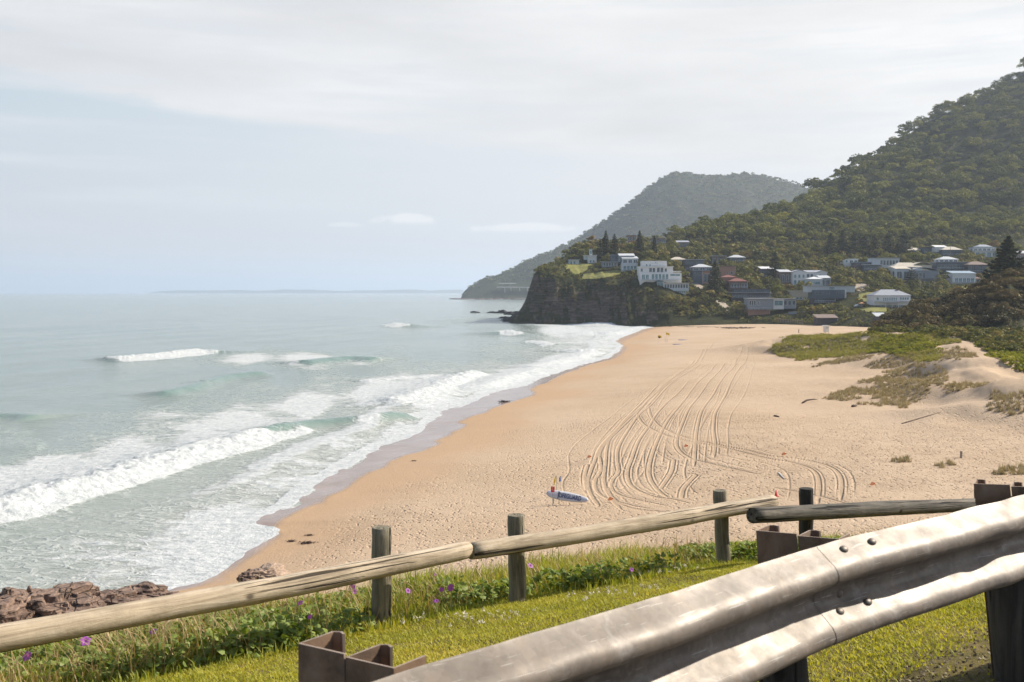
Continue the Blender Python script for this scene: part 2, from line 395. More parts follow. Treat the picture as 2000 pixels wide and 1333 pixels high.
def mk_wood(name, cols, dark=.5, sc_=1.0, axis=2):
    m, nt, b = newmat(name)
    s = [14, 14, 14]; s[axis] = .9
    v = coords(nt, 'Object', tuple(x * sc_ for x in s))
    f = noise(nt, v, 1.6, 8, .68, .8); c = ramp(nt, f, [(.3, cols[0]), (.5, cols[1]), (.72, cols[2])])
    s2 = [26, 26, 26]; s2[axis] = .55
    v2 = coords(nt, 'Object', tuple(x * sc_ for x in s2)); cr = noise(nt, v2, 1.1, 3, .5, .6)
    ck = ramp(nt, cr, [(.36, 1), (.41, 0)])
    c = mixc(nt, ck, c, tuple(x * .28 for x in cols[0]))
    kn = N(nt, 'ShaderNodeTexVoronoi'); kn.inputs['Scale'].default_value = 1.0
    s3 = [5, 5, 5]; s3[axis] = 3.2; L(nt, coords(nt, 'Object', tuple(s3)), kn.inputs['Vector'])
    kf = ramp(nt, kn.outputs['Distance'], [(.07, 1), (.12, .2), (.16, 0)])
    c = mixc(nt, math_(nt, 'MULTIPLY', kf, .8), c, tuple(x * .3 for x in cols[0]))
    bl = noise(nt, coords(nt, 'Object', (1, 1, 1)), 3.5, 5, .6)
    c = mixc(nt, 1.0, c, ramp(nt, bl, [(.3, .72), (.7, 1.12)]), 'MULTIPLY')
    L(nt, c, b.inputs['Base Color']); b.inputs['Roughness'].default_value = .82; b.inputs['Specular IOR Level'].default_value = .25
    bump(nt, math_(nt, 'ADD', math_(nt, 'SUBTRACT', f, math_(nt, 'MULTIPLY', ck, 1.6)), math_(nt, 'MULTIPLY', noise(nt, coords(nt, 'Object', (1, 1, 1)), 30, 4, .6), .3)), b, .9, .010)
    return m
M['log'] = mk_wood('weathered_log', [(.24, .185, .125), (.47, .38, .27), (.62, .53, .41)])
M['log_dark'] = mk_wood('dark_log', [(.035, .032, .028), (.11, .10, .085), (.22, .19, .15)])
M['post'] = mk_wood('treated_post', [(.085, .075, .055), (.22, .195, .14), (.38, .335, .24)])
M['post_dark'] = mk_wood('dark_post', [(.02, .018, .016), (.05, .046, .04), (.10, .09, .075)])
def mk_galv():
    m, nt, b = newmat('galvanised_steel')
    v = coords(nt, 'Object', (1, 1, 1)); n1_ = noise(nt, v, 5, 8, .7, .6)
    c = ramp(nt, n1_, [(.3, (.105, .084, .067)), (.5, (.150, .122, .096)), (.7, (.195, .163, .132))])
    vs = N(nt, 'ShaderNodeMapping'); vs.inputs['Scale'].default_value = (11, 11, 1.6); vs.inputs['Rotation'].default_value = (0, 0.0, .7)
    tcx = N(nt, 'ShaderNodeTexCoord'); L(nt, tcx.outputs['Object'], vs.inputs[0])
    stn = noise(nt, vs.outputs[0], 1.5, 6, .7, .5)
    c = mixc(nt, ramp(nt, stn, [(.50, 0), (.68, .5)]), c, (.20, .145, .10))
    c = mixc(nt, ramp(nt, noise(nt, v, 7, 6, .7, 1.0), [(.54, 0), (.68, .6)]), c, (.30, .27, .24))
    c = mixc(nt, ramp(nt, noise(nt, vs.outputs[0], 3.4, 4, .6), [(.28, .5), (.36, 0)]), c, (.13, .125, .125))
    sg = N(nt, 'ShaderNodeTexVoronoi'); sg.inputs['Scale'].default_value = 70; L(nt, v, sg.inputs['Vector'])
    sgs = N(nt, 'ShaderNodeSeparateColor'); L(nt, sg.outputs['Color'], sgs.inputs[0])
    c = mixc(nt, 1.0, c, ramp(nt, sgs.outputs[0], [(0, .86), (1, 1.1)]), 'MULTIPLY')
    scr = N(nt, 'ShaderNodeMapping'); scr.inputs['Scale'].default_value = (3, 3, 90); scr.inputs['Rotation'].default_value = (.12, .05, .7); L(nt, tcx.outputs['Object'], scr.inputs[0])
    c = mixc(nt, ramp(nt, noise(nt, scr.outputs[0], 3, 3, .5), [(.66, 0), (.70, .5)]), c, (.42, .40, .37))
    c = mixc(nt, ramp(nt, noise(nt, v, 22, 4, .6), [(.24, .7), (.30, 0)]), c, (.07, .055, .045))
    L(nt, c, b.inputs['Base Color'])
    b.inputs['Metallic'].default_value = .12
    L(nt, ramp(nt, noise(nt, v, 9, 5, .6), [(.3, .42), (.7, .60)]), b.inputs['Roughness'])
    hh = math_(nt, 'MULTIPLY_ADD', noise(nt, v, 3.5, 3, .5, .6), 1.0, math_(nt, 'MULTIPLY', noise(nt, v, 60, 3, .6), .03))
    bump(nt, hh, b, .15, .012)
    return m
M['galv'] = mk_galv()
def mk_rust():
    m, nt, b = newmat('rusty_steel')
    v = coords(nt, 'Object', (1, 1, 1)); n1_ = noise(nt, v, 9, 7, .65, .5)
    c = ramp(nt, n1_, [(.3, (.10, .065, .045)), (.5, (.23, .145, .09)), (.7, (.34, .24, .17))])
    c = mixc(nt, ramp(nt, noise(nt, v, 4, 5, .6), [(.5, 0), (.66, .5)]), c, (.16, .15, .14))
    L(nt, c, b.inputs['Base Color']); b.inputs['Metallic'].default_value = .15; b.inputs['Roughness'].default_value = .7
    bump(nt, noise(nt, v, 40, 5, .7), b, .35, .004); return m
M['rust'] = mk_rust()
M['rust_edge'] = simple('worn_edge', (.42, .33, .26), .5, .3, .3, 20)
def mk_soil():
    m, nt, b = newmat('turf_soil')
    g = N(nt, 'ShaderNodeNewGeometry').outputs['Position']
    c = ramp(nt, noise(nt, g, 2.2, 8, .7), [(.3, (.07, .06, .025)), (.55, (.17, .14, .05)), (.75, (.28, .20, .10))])
    L(nt, c, b.inputs['Base Color']); b.inputs['Roughness'].default_value = .95; b.inputs['Specular IOR Level'].default_value = .1
    bump(nt, noise(nt, g, 30, 6, .7), b, .8, .03); return m
M['soil'] = mk_soil()
def mk_asph():
    m, nt, b = newmat('asphalt')
    g = N(nt, 'ShaderNodeNewGeometry').outputs['Position']
    vo = N(nt, 'ShaderNodeTexVoronoi'); vo.inputs['Scale'].default_value = 90; L(nt, g, vo.inputs['Vector'])
    c = mixc(nt, ramp(nt, noise(nt, g, 3, 5), [(.4, 0), (.65, .6)]), mixc(nt, .5, (.05, .05, .052), vo.outputs['Color'], 'MULTIPLY'), (.14, .12, .10))
    L(nt, c, b.inputs['Base Color']); b.inputs['Roughness'].default_value = .9; bump(nt, vo.outputs['Distance'], b, .6, .008); return m
M['asphalt'] = mk_asph()
M['lawn_far'] = simple('mown_lawn', (.19, .185, .035), .95, 0, .3, .25, .5, .3)
M['path'] = simple('pale_path', (.40, .33, .26), .9, 0, .2, .3)
M['gravel'] = simple('grey_road', (.16, .15, .15), .9, 0, .2, .3)
M['gum'] = leafmat('gum_leaves', [(.045, .060, .018), (.105, .120, .028), (.205, .21, .038), (.36, .32, .055)], .14, .03)
M['gumfar'] = leafmat('far_leaves', [(.05, .065, .022), (.12, .135, .038), (.22, .21, .06)], .15, .012)
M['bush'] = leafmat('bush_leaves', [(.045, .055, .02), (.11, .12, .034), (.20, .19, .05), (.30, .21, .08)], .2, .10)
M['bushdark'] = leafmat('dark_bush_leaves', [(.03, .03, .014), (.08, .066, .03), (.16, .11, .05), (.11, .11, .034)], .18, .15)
M['bright'] = leafmat('bright_leaves', [(.05, .07, .012), (.11, .125, .018), (.19, .185, .03)], .35, .08)
M['amber'] = leafmat('amber_leaves', [(.10, .075, .02), (.20, .13, .035), (.24, .17, .05)], .3, .1)
M['pine'] = leafmat('pine_needles', [(.022, .030, .015), (.045, .058, .024), (.08, .09, .038)], .15, .12)
M['succ'] = leafmat('dune_creeper_leaves', [(.13, .15, .016), (.25, .26, .022), (.38, .34, .035)], .3, .12)
M['dgrass'] = leafmat('dune_grass_blades', [(.24, .19, .11), (.38, .31, .19), (.5, .40, .27)], .12, .1)
M['dgreen'] = leafmat('dune_green_blades', [(.16, .17, .045), (.30, .28, .07), (.42, .36, .13)], .2, .1)
M['lawn'] = leafmat('lawn_blades', [(.19, .21, .024), (.34, .345, .036), (.50, .44, .06), (.58, .42, .16)], .40, 1.2)
M['weed'] = leafmat('weed_blades', [(.12, .16, .022), (.25, .29, .042), (.40, .38, .07), (.52, .38, .17)], .38, 1.5)
M['broad'] = leafmat('broad_leaves', [(.08, .13, .024), (.18, .24, .05), (.34, .36, .10)], .3, 3.0)
M['dry'] = leafmat('dry_stems', [(.28, .18, .09), (.42, .30, .16), (.5, .38, .22)], .3, 2.0)
M['petal'] = leafmat('purple_petals', [(.22, .04, .34), (.34, .07, .48), (.44, .12, .56)], .4, 5.0)
M['clover'] = leafmat('clover_heads', [(.6, .56, .5), (.72, .68, .62)], .2, 5.0)
M['trunk'] = simple('bark', (.11, .085, .065), .9, 0, .35, 2, .5, .05)
M['glass'] = simple('window_glass', (.10, .13, .155), .12, 0, .35, .4)
M['glassb'] = simple('teal_glass', (.14, .25, .28), .12, 0, .3, .4)
M['frame'] = simple('white_frame', (.75, .76, .76), .5, 0, .05)

WALLS = dict(shed=(.06, .055, .06), white=(.66, .67, .68), pale=(.50, .55, .59), grey=(.24, .27, .31), dark=(.075, .080, .095), brick=(.27, .15, .11), pinkbrick=(.36, .21, .16),
             cream=(.52, .47, .38), brown=(.15, .11, .085), navy=(.085, .115, .15), teal=(.10, .16, .18))
for k, c in WALLS.items(): M['w_' + k] = simple('wall_' + k, c, .8, 0, .08, .8)
ROOFS = dict(white=(.72, .72, .72), grey=(.34, .36, .40), pale=(.52, .54, .56), red=(.22, .08, .06), dark=(.07, .07, .08), cream=(.58, .52, .42), brown=(.22, .16, .13), blue=(.28, .36, .44))
for k, c in ROOFS.items(): M['r_' + k] = simple('roof_' + k, c, .6, .0, .1, 1.5)
M['white'] = simple('white_paint', (.78, .78, .76), .5, 0, .04)
M['board'] = simple('board_grey', (.50, .51, .56), .35, 0, .05, 2)
M['black'] = simple('black_paint', (.02, .02, .03), .5)
M['navytext'] = simple('navy_lettering', (.035, .045, .14), .5, 0, .05)
M['red'] = simple('red_paint', (.62, .03, .03), .5, 0, .08)
M['yellow'] = simple('yellow_cloth', (.80, .52, .02), .7, 0, .08)
M['orange'] = simple('orange_plastic', (.85, .30, .12), .6, 0, .08)
M['blue'] = simple('blue_cloth', (.05, .14, .50), .7, 0, .08)
M['mat'] = simple('blue_disc', (.13, .15, .30), .8, 0, .15)  # colour of the two flat discs on the far sand
M['drift'] = simple('driftwood', (.12, .085, .06), .9, 0, .3, 3, .4, .02)
M['weedwrack'] = simple('seaweed', (.06, .03, .025), .8, 0, .3, 3)
M['steel'] = simple('pole_steel', (.35, .35, .35), .5, .4)
M['polewood'] = simple('pole_timber', (.33, .27, .22), .9, 0, .2)
M['concrete'] = simple('concrete', (.60, .58, .55), .85, 0, .15, .05)
def mk_rock():
    m, nt, b = newmat('shore_rock')
    v = coords(nt, 'Object', (1, 1, 2.2)); f = noise(nt, v, .9, 9, .66, .6)
    c = ramp(nt, f, [(.3, (.05, .03, .024)), (.48, (.19, .125, .092)), (.62, (.33, .225, .165)), (.78, (.46, .33, .24))])
    vo = N(nt, 'ShaderNodeTexVoronoi'); vo.feature = 'DISTANCE_TO_EDGE'; vo.inputs['Scale'].default_value = .7; L(nt, coords(nt, 'Object', (.8, .8, 2.2)), vo.inputs['Vector'])
    ck = ramp(nt, vo.outputs['Distance'], [(.005, 1), (.03, 0)])
    c = mixc(nt, math_(nt, 'MULTIPLY', ck, .6), c, (.03, .02, .016))
    L(nt, c, b.inputs['Base Color']); b.inputs['Roughness'].default_value = .8
    bump(nt, math_(nt, 'SUBTRACT', f, ck), b, .9, .3); return m
M['rock'] = mk_rock()
M['rockpale'] = simple('pale_boulder', (.36, .26, .19), .85, 0, .35, 1.2, .6, .12)
M['rockdark'] = simple('wet_rock', (.045, .042, .042), .7, 0, .5, .4, .8, .6)
# =============== hillside, headland and far mountain ===============
def colprof(cols, Yg, rear=-40., reard=260.):
    ks, Zs = [], []
    for u, nodes in cols:
        ys, zs = [], []
        for nd in nodes:
            if nd[0] == 'z': z_, d = nd[1], nd[2]; ys.append(d); zs.append(z_)
            else:
                v, d = nd; ys.append(d); zs.append(P(u, v, d)[2])
        kk = (u - 1000) / F / (CT + ((666.5 - 480) / F) * ST)
        y0 = ys[0]
        ys = [Yg[0] - 1, y0 - 6] + ys + [ys[-1] + reard, Yg[-1] + 999]
        zs = [-2.5, -2.5] + zs + [zs[-1] + rear, zs[-1] + rear * 2 - 30]
        ks.append(kk); Zs.append(np.interp(Yg, ys, zs))
    return np.array(ks), np.array(Zs)
def colgrid(cols, kg, Yg, **kw):
    ks, Zs = colprof(cols, Yg, **kw)
    out = np.empty((len(kg), len(Yg)))
    for j in range(len(Yg)): out[:, j] = np.interp(kg, ks, Zs[:, j])
    return out
HC = [
 (700, [('z', -6, 560)]), (975, [('z', -6, 560)]),
 (990, [('z', -3, 575), ('z', 1.0, 586), ('z', -3, 600)]), (1002, [('z', -2.5, 572), ('z', 4.2, 588), ('z', -3, 604)]),
 (1012, [('z', -2, 570), ('z', 4, 581), ('z', 7.5, 592), ('z', -3, 608)]),
 (1026, [('z', -2, 568), ('z', 6, 578), ('z', 13, 590), ('z', 6, 604), ('z', -4, 620)]),
 (1034, [(636, 572), (605, 582), (572, 589), (545, 595), ('z', 18, 610), ('z', -4, 640)]),
 (1044, [(636, 568), (602, 579), (562, 587), (530, 593), (524, 600), ('z', 24, 625), ('z', -4, 670)]),
 (1055, [(636, 565), (600, 577), (560, 585), (527, 593), (519, 612), ('z', 26, 660)]),
 (1078, [(635, 562), (600, 572), (565, 580), (535, 589), (517, 622), (514, 650), ('z', 26, 680)]),
 (1100, [(635, 560), (600, 569), (572, 576), (548, 585), (516, 632), (506, 668)]),
 (1130, [(635, 556), (600, 565), (566, 573), (550, 580), (522, 622), (505, 650), (485, 690)]),
 (1150, [(635, 553), (600, 562), (560, 571), (548, 577), (520, 622), (500, 655), (476, 705)]),
 (1180, [(635, 548), (600, 556), (560, 565), (546, 571), (522, 608), (478, 716)]),
 (1245, [(636, 534), (600, 545), (570, 553), (550, 560), (528, 588), (500, 640), (474, 755)]),
 (1262, [(636, 530), (600, 541), (572, 548), (549, 556), (526, 588), (500, 640), (474, 765)]),
 (1300, [(636, 514), (612, 524), (588, 531), (573, 543), (546, 562), (520, 600), (495, 680), (466, 800)]),
 (1350, [(634, 506), (607, 530), (582, 552), (548, 590), (512, 650), (487, 730), (452, 830)]),
 (1400, [(633, 501), (602, 526), (577, 555), (542, 600), (512, 660), (482, 730), (440, 850)]),
 (1450, [(634, 500), (614, 517), (588, 545), (548, 600), (517, 660), (487, 740), (428, 880)]),
 (1500, [(636, 494), (620, 508), (598, 533), (557, 588), (522, 660), (482, 750), (418, 900)]),
 (1550, [(640, 478), (621, 500), (588, 540), (556, 590), (517, 670), (480, 760), (428, 870), (402, 1015)]),
 (1600, [(644, 462), (616, 492), (590, 530), (556, 585), (517, 670), (480, 760), (428, 870), (415, 905), (372, 1040)]),
 (1660, [(652, 440), (614, 472), (596, 500), (572, 540), (530, 630), (500, 700), (470, 775), (422, 870), (405, 905), (335, 1080)]),
 (1700, [(655, 430), (614, 462), (597, 485), (573, 525), (530, 630), (500, 700), (470, 775), (425, 870), (403, 905), (303, 1100)]),
 (1760, [(655, 430), (614, 462), (596, 490), (575, 520), (545, 590), (510, 660), (480, 740), (428, 850), (402, 900), (262, 1130)]),
 (1800, [(655, 430), (610, 480), (575, 530), (546, 590), (510, 660), (482, 740), (438, 840), (402, 895), (240, 1150)]),
 (1900, [(655, 430), (612, 480), (572, 530), (542, 590), (508, 660), (476, 740), (436, 840), (402, 895), (187, 1200)]),
 (2000, [(655, 430), (612, 480), (572, 530), (538, 590), (502, 660), (470, 740), (430, 840), (395, 895), (146, 1250)]),
 (2200, [(655, 430), (612, 480), (572, 530), (538, 590), (502, 660), (470, 740), (430, 840), (390, 895), (85, 1330)]),
 (2700, [(655, 430), (612, 480), (572, 530), (538, 590), (502, 660), (470, 740), (430, 840), (390, 895), (45, 1430)]),
]
kg = np.concatenate([np.arange(-60, -10, 4), np.arange(-10, 330, 1.2), np.arange(330, 1060, 2.2), np.arange(1060, 1700, 12)]) / F
Yh = np.concatenate([np.arange(424, 500, 3.), np.arange(500, 625, .75), np.arange(625, 900, 3.5), np.arange(900, 1760, 9.)])
KK, YY = np.meshgrid(kg, Yh, indexing='ij')
# smooth between nodes, then break up the cliffs
base_k = np.arange(-60, 1701, 2.) / F
Yb = np.arange(420, 1770, 1.5)
HB = colgrid(HC, base_k, Yb)
def blur(a, n, axis):
    k = np.ones(n) / n
    return np.apply_along_axis(lambda r: np.convolve(np.pad(r, n // 2, 'edge'), k, 'valid')[:len(r)], axis, a)
HB = blur(blur(HB, 5, 1), 9, 0); HB = blur(HB, 5, 0)
def sampleH(k, y):
    fi = np.clip((k - base_k[0]) / (base_k[1] - base_k[0]), 0, len(base_k) - 1.001); fj = np.clip((y - Yb[0]) / 1.5, 0, len(Yb) - 1.001)
    i = fi.astype(int); j = fj.astype(int); a = fi - i; b = fj - j
    return (HB[i, j] * (1 - a) + HB[i + 1, j] * a) * (1 - b) + (HB[i, j + 1] * (1 - a) + HB[i + 1, j + 1] * a) * b
def hz(x, y):
    x = np.asarray(x, float); y = np.asarray(y, float); k = x / y
    # gullies and buttresses in the cliff; ribs on the big hill
    cl = sst(500, 530, y) * sst(640, 610, y) * sst(1360, 1290, 1000 + k * F)
    dy = cl * (13 * (fbm(x / 16, y / 60, 4, 2) - .5) + 4.5 * (fbm(x / 3.5, y / 14, 3, 5) - .5))
    dk = cl * .006 * (fbm(y / 9, x / 30, 3, 6) - .5)
    z = sampleH(k + dk, y + dy)
    # strata
    sl = np.clip(sampleH(k + dk, y + dy + 1.2) - z, 0, 3) / 1.5
    t = z / 2.6 + fbm(x / 30, y / 30, 2, 1) * 1.5
    z = z + cl * np.clip(sl, 0, 1) * .75 * (sst(.25, .75, t - np.floor(t)) - (t - np.floor(t)))
    up = sst(880, 980, y)
    z = z + up * (26 * (fbm(x / 70 + .35 * y / 70, y / 260, 3, 3) - .5)) * sst(60, 120, z)
    z = z + (1.2 * (fbm(x / 14, y / 14, 3, 4) - .5)) * sst(3, 8, z)
    return z
ZZ = hz(KK * YY, YY)
V = np.stack([KK * YY, YY, ZZ], -1).reshape(-1, 3)
def gridfaces(n, m):
    i, j = np.meshgrid(np.arange(n - 1), np.arange(m - 1), indexing='ij'); a = (i * m + j).ravel()
    return np.stack([a, a + m, a + m + 1, a + 1], -1)
hill = mesh_np('hillside', V, gridfaces(len(kg), len(Yh)), M['hill'], smooth=True); tag(hill, kind='structure')
_mY = np.concatenate([np.arange(430, 700, 1.0), np.arange(700, 1500, 2.5)])
def hit(u, v):
    """where the sight line through photo pixel (u, v) meets the hillside"""
    a = (u - 1000) / F; b = (666.5 - v) / F
    t = _mY / (CT + b * ST); z = CZ + t * (b * CT - ST); x = a * t
    g = hz(x, _mY); m = g >= z
    if not m.any(): return hit(u, v + 2) if v < 640 else None
    i = int(np.argmax(m)); 
    return np.array([x[i], _mY[i], g[i]])
def drape(name, poly, mat, lift=.25, step=1.0):
    poly = np.array(poly, float)
    u0, v0 = poly.min(0); u1, v1 = poly.max(0)
    us = np.arange(u0, u1 + step, step); vs = np.arange(v0, v1 + step, step)
    def inside(u, v):
        c = False; n = len(poly)
        for i in range(n):
            (x1, y1), (x2, y2) = poly[i], poly[i - 1]
            if (y1 > v) != (y2 > v) and u < (x2 - x1) * (v - y1) / (y2 - y1) + x1: c = not c
        return c
    pts = {}; V = []; Fs = []
    for i, u in enumerate(us):
        for j, v in enumerate(vs):
            if inside(u, v) or inside(u + .6 * step, v) or inside(u, v + .6 * step):
                h_ = hit(u, v)
                if h_ is not None: pts[i, j] = len(V); V.append((h_[0], h_[1], h_[2] + lift))
    for (i, j), a in pts.items():
        q = [pts.get((i, j)), pts.get((i, j + 1)), pts.get((i + 1, j + 1)), pts.get((i + 1, j))]
        if None in q: continue
        ys = [V[k][1] for k in q]
        if max(ys) - min(ys) < 14: Fs.append(q)
    if not Fs: return None
    o = mesh_np(name, V, np.array(Fs), mat, smooth=True); return tag(o, kind='structure')
LAWNS = [[(1098, 517), (1130, 514), (1158, 519), (1142, 533), (1124, 540), (1108, 530)],
         [(1140, 537), (1200, 529), (1225, 531), (1200, 542), (1160, 548), (1135, 548)],
         [(1678, 573), (1706, 572), (1708, 584), (1690, 592), (1676, 588)],
         [(1668, 604), (1706, 600), (1736, 604), (1730, 612), (1690, 611)],
         [(1862, 566), (1885, 560), (1912, 563), (1915, 568), (1890, 572), (1866, 571)],
         [(1352, 566), (1364, 564), (1372, 571), (1360, 574)]]
for p_ in LAWNS: drape('lawn', p_, M['lawn_far'], .35)
ROADS = [[(1340, 536), (1352, 538), (1352, 545), (1347, 548), (1372, 560), (1380, 566), (1366, 568), (1343, 552), (1338, 545)],
         [(1672, 556), (1694, 555), (1700, 566), (1680, 572), (1668, 566)]]
for p_ in ROADS: drape('road', p_, M['path'], .3)
drape('sand_path', [(1396, 586), (1404, 584), (1420, 597), (1430, 606), (1420, 610), (1404, 600)], M['path'], .4)
LAWNS.append([(1396, 582), (1410, 584), (1436, 606), (1420, 612), (1396, 592)])
LAWNS += ROADS

FC = [
 (860, [('z', -8, 2700)]), (893, [('z', -8, 2700)]),
 (902, [('z', 1, 2760), (572, 2900)]),
 (920, [('z', 2, 2730), (576, 2760), (562, 2860), (556, 2930)]),
 (955, [('z', 2, 2710), (572, 2740), (550, 2840), (543, 2960)]),
 (1000, [('z', 3, 2700), (566, 2730), (545, 2830), (530, 2900), (520, 3000)]),
 (1060, [('z', 3, 2700), (560, 2740), (530, 2850), (510, 2950), (500, 3050)]),
 (1110, [('z', 3, 2700), (550, 2760), (510, 2900), (482, 3050), (476, 3120)]),
 (1165, [('z', 3, 2700), (540, 2780), (490, 2930), (450, 3060), (436, 3150)]),
 (1205, [('z', 3, 2700), (520, 2800), (470, 2930), (425, 3080), (414, 3180)]),
 (1245, [('z', 3, 2700), (500, 2820), (450, 2950), (396, 3120), (385, 3220)]),
 (1290, [('z', 3, 2700), (490, 2830), (420, 3000), (370, 3140), (352, 3250)]),
 (1315, [('z', 3, 2700), (490, 2830), (410, 3000), (358, 3160), (340, 3270)]),
 (1380, [('z', 3, 2700), (480, 2830), (400, 3000), (356, 3180), (342, 3300)]),
 (1460, [('z', 3, 2700), (480, 2830), (400, 3000), (358, 3180), (343, 3320)]),
 (1510, [('z', 3, 2700), (480, 2830), (410, 3000), (366, 3180), (350, 3320)]),
 (1560, [('z', 3, 2700), (480, 2830), (420, 3000), (378, 3180), (366, 3320)]),
 (1700, [('z', 3, 2700), (480, 2830), (440, 3000), (410, 3180), (400, 3320)]),
 (1900, [('z', 3, 2700), (480, 2830), (460, 3000), (440, 3180), (430, 3320)]),
]
kf = np.arange(-140, 900, 3.) / F; Yf = np.arange(2680, 3900, 9.)
FZ = colgrid(FC, kf, Yf, rear=-60, reard=500); FZ = blur(blur(FZ, 5, 1), 5, 0)
KF, YF = np.meshgrid(kf, Yf, indexing='ij'); XF = KF * YF
FZ = FZ + sst(12, 60, FZ) * (34 * (fbm(XF / 130, YF / 420, 4, 3) - .5) + 8 * (fbm(XF / 40, YF / 60, 3, 1) - .5))
tag(mesh_np('far_mountain', np.stack([XF, YF, FZ], -1).reshape(-1, 3), gridfaces(len(kf), len(Yf)), M['hill'], smooth=True), kind='structure')
def fz(x, y):
    k = x / y; i = np.clip(((k - kf[0]) / (kf[1] - kf[0])).astype(int), 0, len(kf) - 1); j = np.clip(((y - Yf[0]) / 9).astype(int), 0, len(Yf) - 1)
    return FZ[i, j]
# low coast far along the horizon
V = []; us = np.arange(262, 900, 6); n = len(us)
for u in us:
    x = (u - 1000) / F * 17000; h_ = 30 * sst(262, 330, u) + 45 * float(fbm(u / 60., 3., 3, 2)) * sst(262, 300, u)
    V += [(x, 17000, -5), (x, 17300, h_ * .8), (x, 17900, h_), (x, 19000, -5)]
tag(mesh_np('distant_coast', V, gridfaces(n, 4), M['hill'], smooth=True), kind='structure')

# =============== shore line ===============
Wp = [(60, 1215), (200, 1185), (300, 1160), (345, 1148), (395, 1130), (448, 1095), (525, 1045), (533, 1031), (482, 1022), (500, 1010), (560, 990), (600, 962), (640, 935), (690, 905), (745, 872), (800, 852), (830, 835),
      (852, 815), (870, 800), (905, 793), (960, 768), (1030, 752), (1048, 742), (1090, 728), (1140, 712), (1190, 698), (1215, 676), (1204, 665), (1240, 650), (1262, 642), (1300, 636), (1320, 631), (1345, 624)]
Wl = smooth_line([G(u, v, 0)[:2] for u, v in Wp], 6)
Wy = np.maximum.accumulate(Wl[:, 1] + np.arange(len(Wl)) * 1e-3); Wx = Wl[:, 0]
Sp = [(60, 1210), (200, 1180), (300, 1155), (400, 1140), (450, 1100), (530, 1047), (540, 1030), (566, 1010), (600, 990), (650, 967), (690, 945), (740, 915), (790, 893), (835, 880), (872, 853), (906, 832), (896, 826), (925, 815), (985, 792), (1042, 775),
      (1036, 763), (1060, 750), (1140, 716), (1200, 700), (1224, 680), (1217, 668), (1252, 652), (1277, 643), (1312, 636), (1330, 630), (1350, 622)]
Sl = smooth_line([G(u, v, .25)[:2] for u, v in Sp], 6)
Sy = np.maximum.accumulate(Sl[:, 1] + np.arange(len(Sl)) * 1e-3); Sx = Sl[:, 0]
_g = np.exp(-(np.arange(-60, 61) / 26.) ** 2); _g /= _g.sum(); _yy = np.arange(40., 640., 1.); _xx = np.interp(_yy, Wy, Wx)
Wxs = np.interp(Wy, _yy, np.convolve(np.pad(_xx, 60, 'edge'), _g, 'valid'))
def xw(y): return np.interp(y, Wy, Wx)
def xs(y): return np.interp(y, Sy, Sx)
FLAT = 2.4
DN = [(1480, 700, 248, None), (1500, 694, 252, None), (1522, 672, 262, 0), (1560, 658, 270, 0), (1640, 658, 268, 0), (1700, 652, 262, 0), (1780, 650, 255, 0), (1850, 653, 242, 0), (1800, 690, 205, 0),
      (1700, 700, 216, 0), (1600, 712, 222, None), (1560, 690, 245, 0), (1620, 782, 145, None), (1700, 766, 153, 0), (1750, 745, 163, 0), (1850, 748, 150, 0), (1900, 722, 152, 0), (1850, 700, 182, 0),
      (1835, 670, 206, 0), (1900, 700, 165, 0), (1990, 740, 131, 0), (2060, 765, 122, 0), (1780, 796, 136, None), (1900, 792, 130, 0), (1960, 785, 122, 0), (2010, 800, 118, 0), (2000, 850, 108, None), (1850, 860, 105, None), (1930, 820, 118, None),
      (1920, 668, 225, 0), (2000, 700, 190, 0), (2000, 740, 150, 0), (2100, 700, 180, 0), (1950, 660, 250, 0), (2100, 655, 260, 0), (1720, 652, 300, 0), (1850, 650, 330, 0), (1600, 660, 300, None), (2100, 900, 90, None), (2200, 780, 120, 0), (1650, 735, 190, None), (1700, 725, 190, 0), (1600, 740, 185, None), (1560, 800, 140, None), (1700, 820, 120, None), (1500, 660, 290, None), (1450, 700, 235, None), (1620, 653, 320, None), (1700, 648, 380, None), (2400, 700, 200, 0), (1900, 640, 400, None)]
dp = []
for u, v, d, q in DN:
    p = P(u, v, d); dp.append((p[0], p[1], FLAT if q is None else p[2]))
dp = np.array(dp)
def sandz(x, y):
    d = (x - xw(y)) * .9
    d0 = d; ds = (x - np.interp(y, Wy, Wxs)) * .9; d = d + (ds - d) * sst(0, 9, d)
    z = np.where(d < 0, np.maximum(d * .06, -4), FLAT * (1 - np.exp(-(np.maximum(d, 0) / 26.) ** 1.15)))
    z = np.minimum(z, np.where(d < 0, z, 9.0))
    dz = idw(dp[:, 0], dp[:, 1], dp[:, 2] - FLAT, x, y, 4.0, 220.)
    m = sst(-30, 12, x - (80 + 0 * y) * 0 - np.interp(y, [90, 110, 145, 185, 220, 260, 300, 400, 520], [52, 50, 46, 56, 60, 62, 88, 150, 200]) + 12)
    z = z + np.maximum(dz, 0) * m
    z = z + .10 * (fbm(x / 2.0, y / 3.0, 4, 7) - .5) * np.exp(-(d0 / 4.) ** 2)
    un = sst(10, 40, d)
    z = z + un * ((.12 + .25 * m) * (fbm(x / 22, y / 22, 3, 2) - .5) + m * np.clip(dz, 0, 3) * .55 * (fbm(x / 6, y / 6, 4, 3) - .45))
    return z
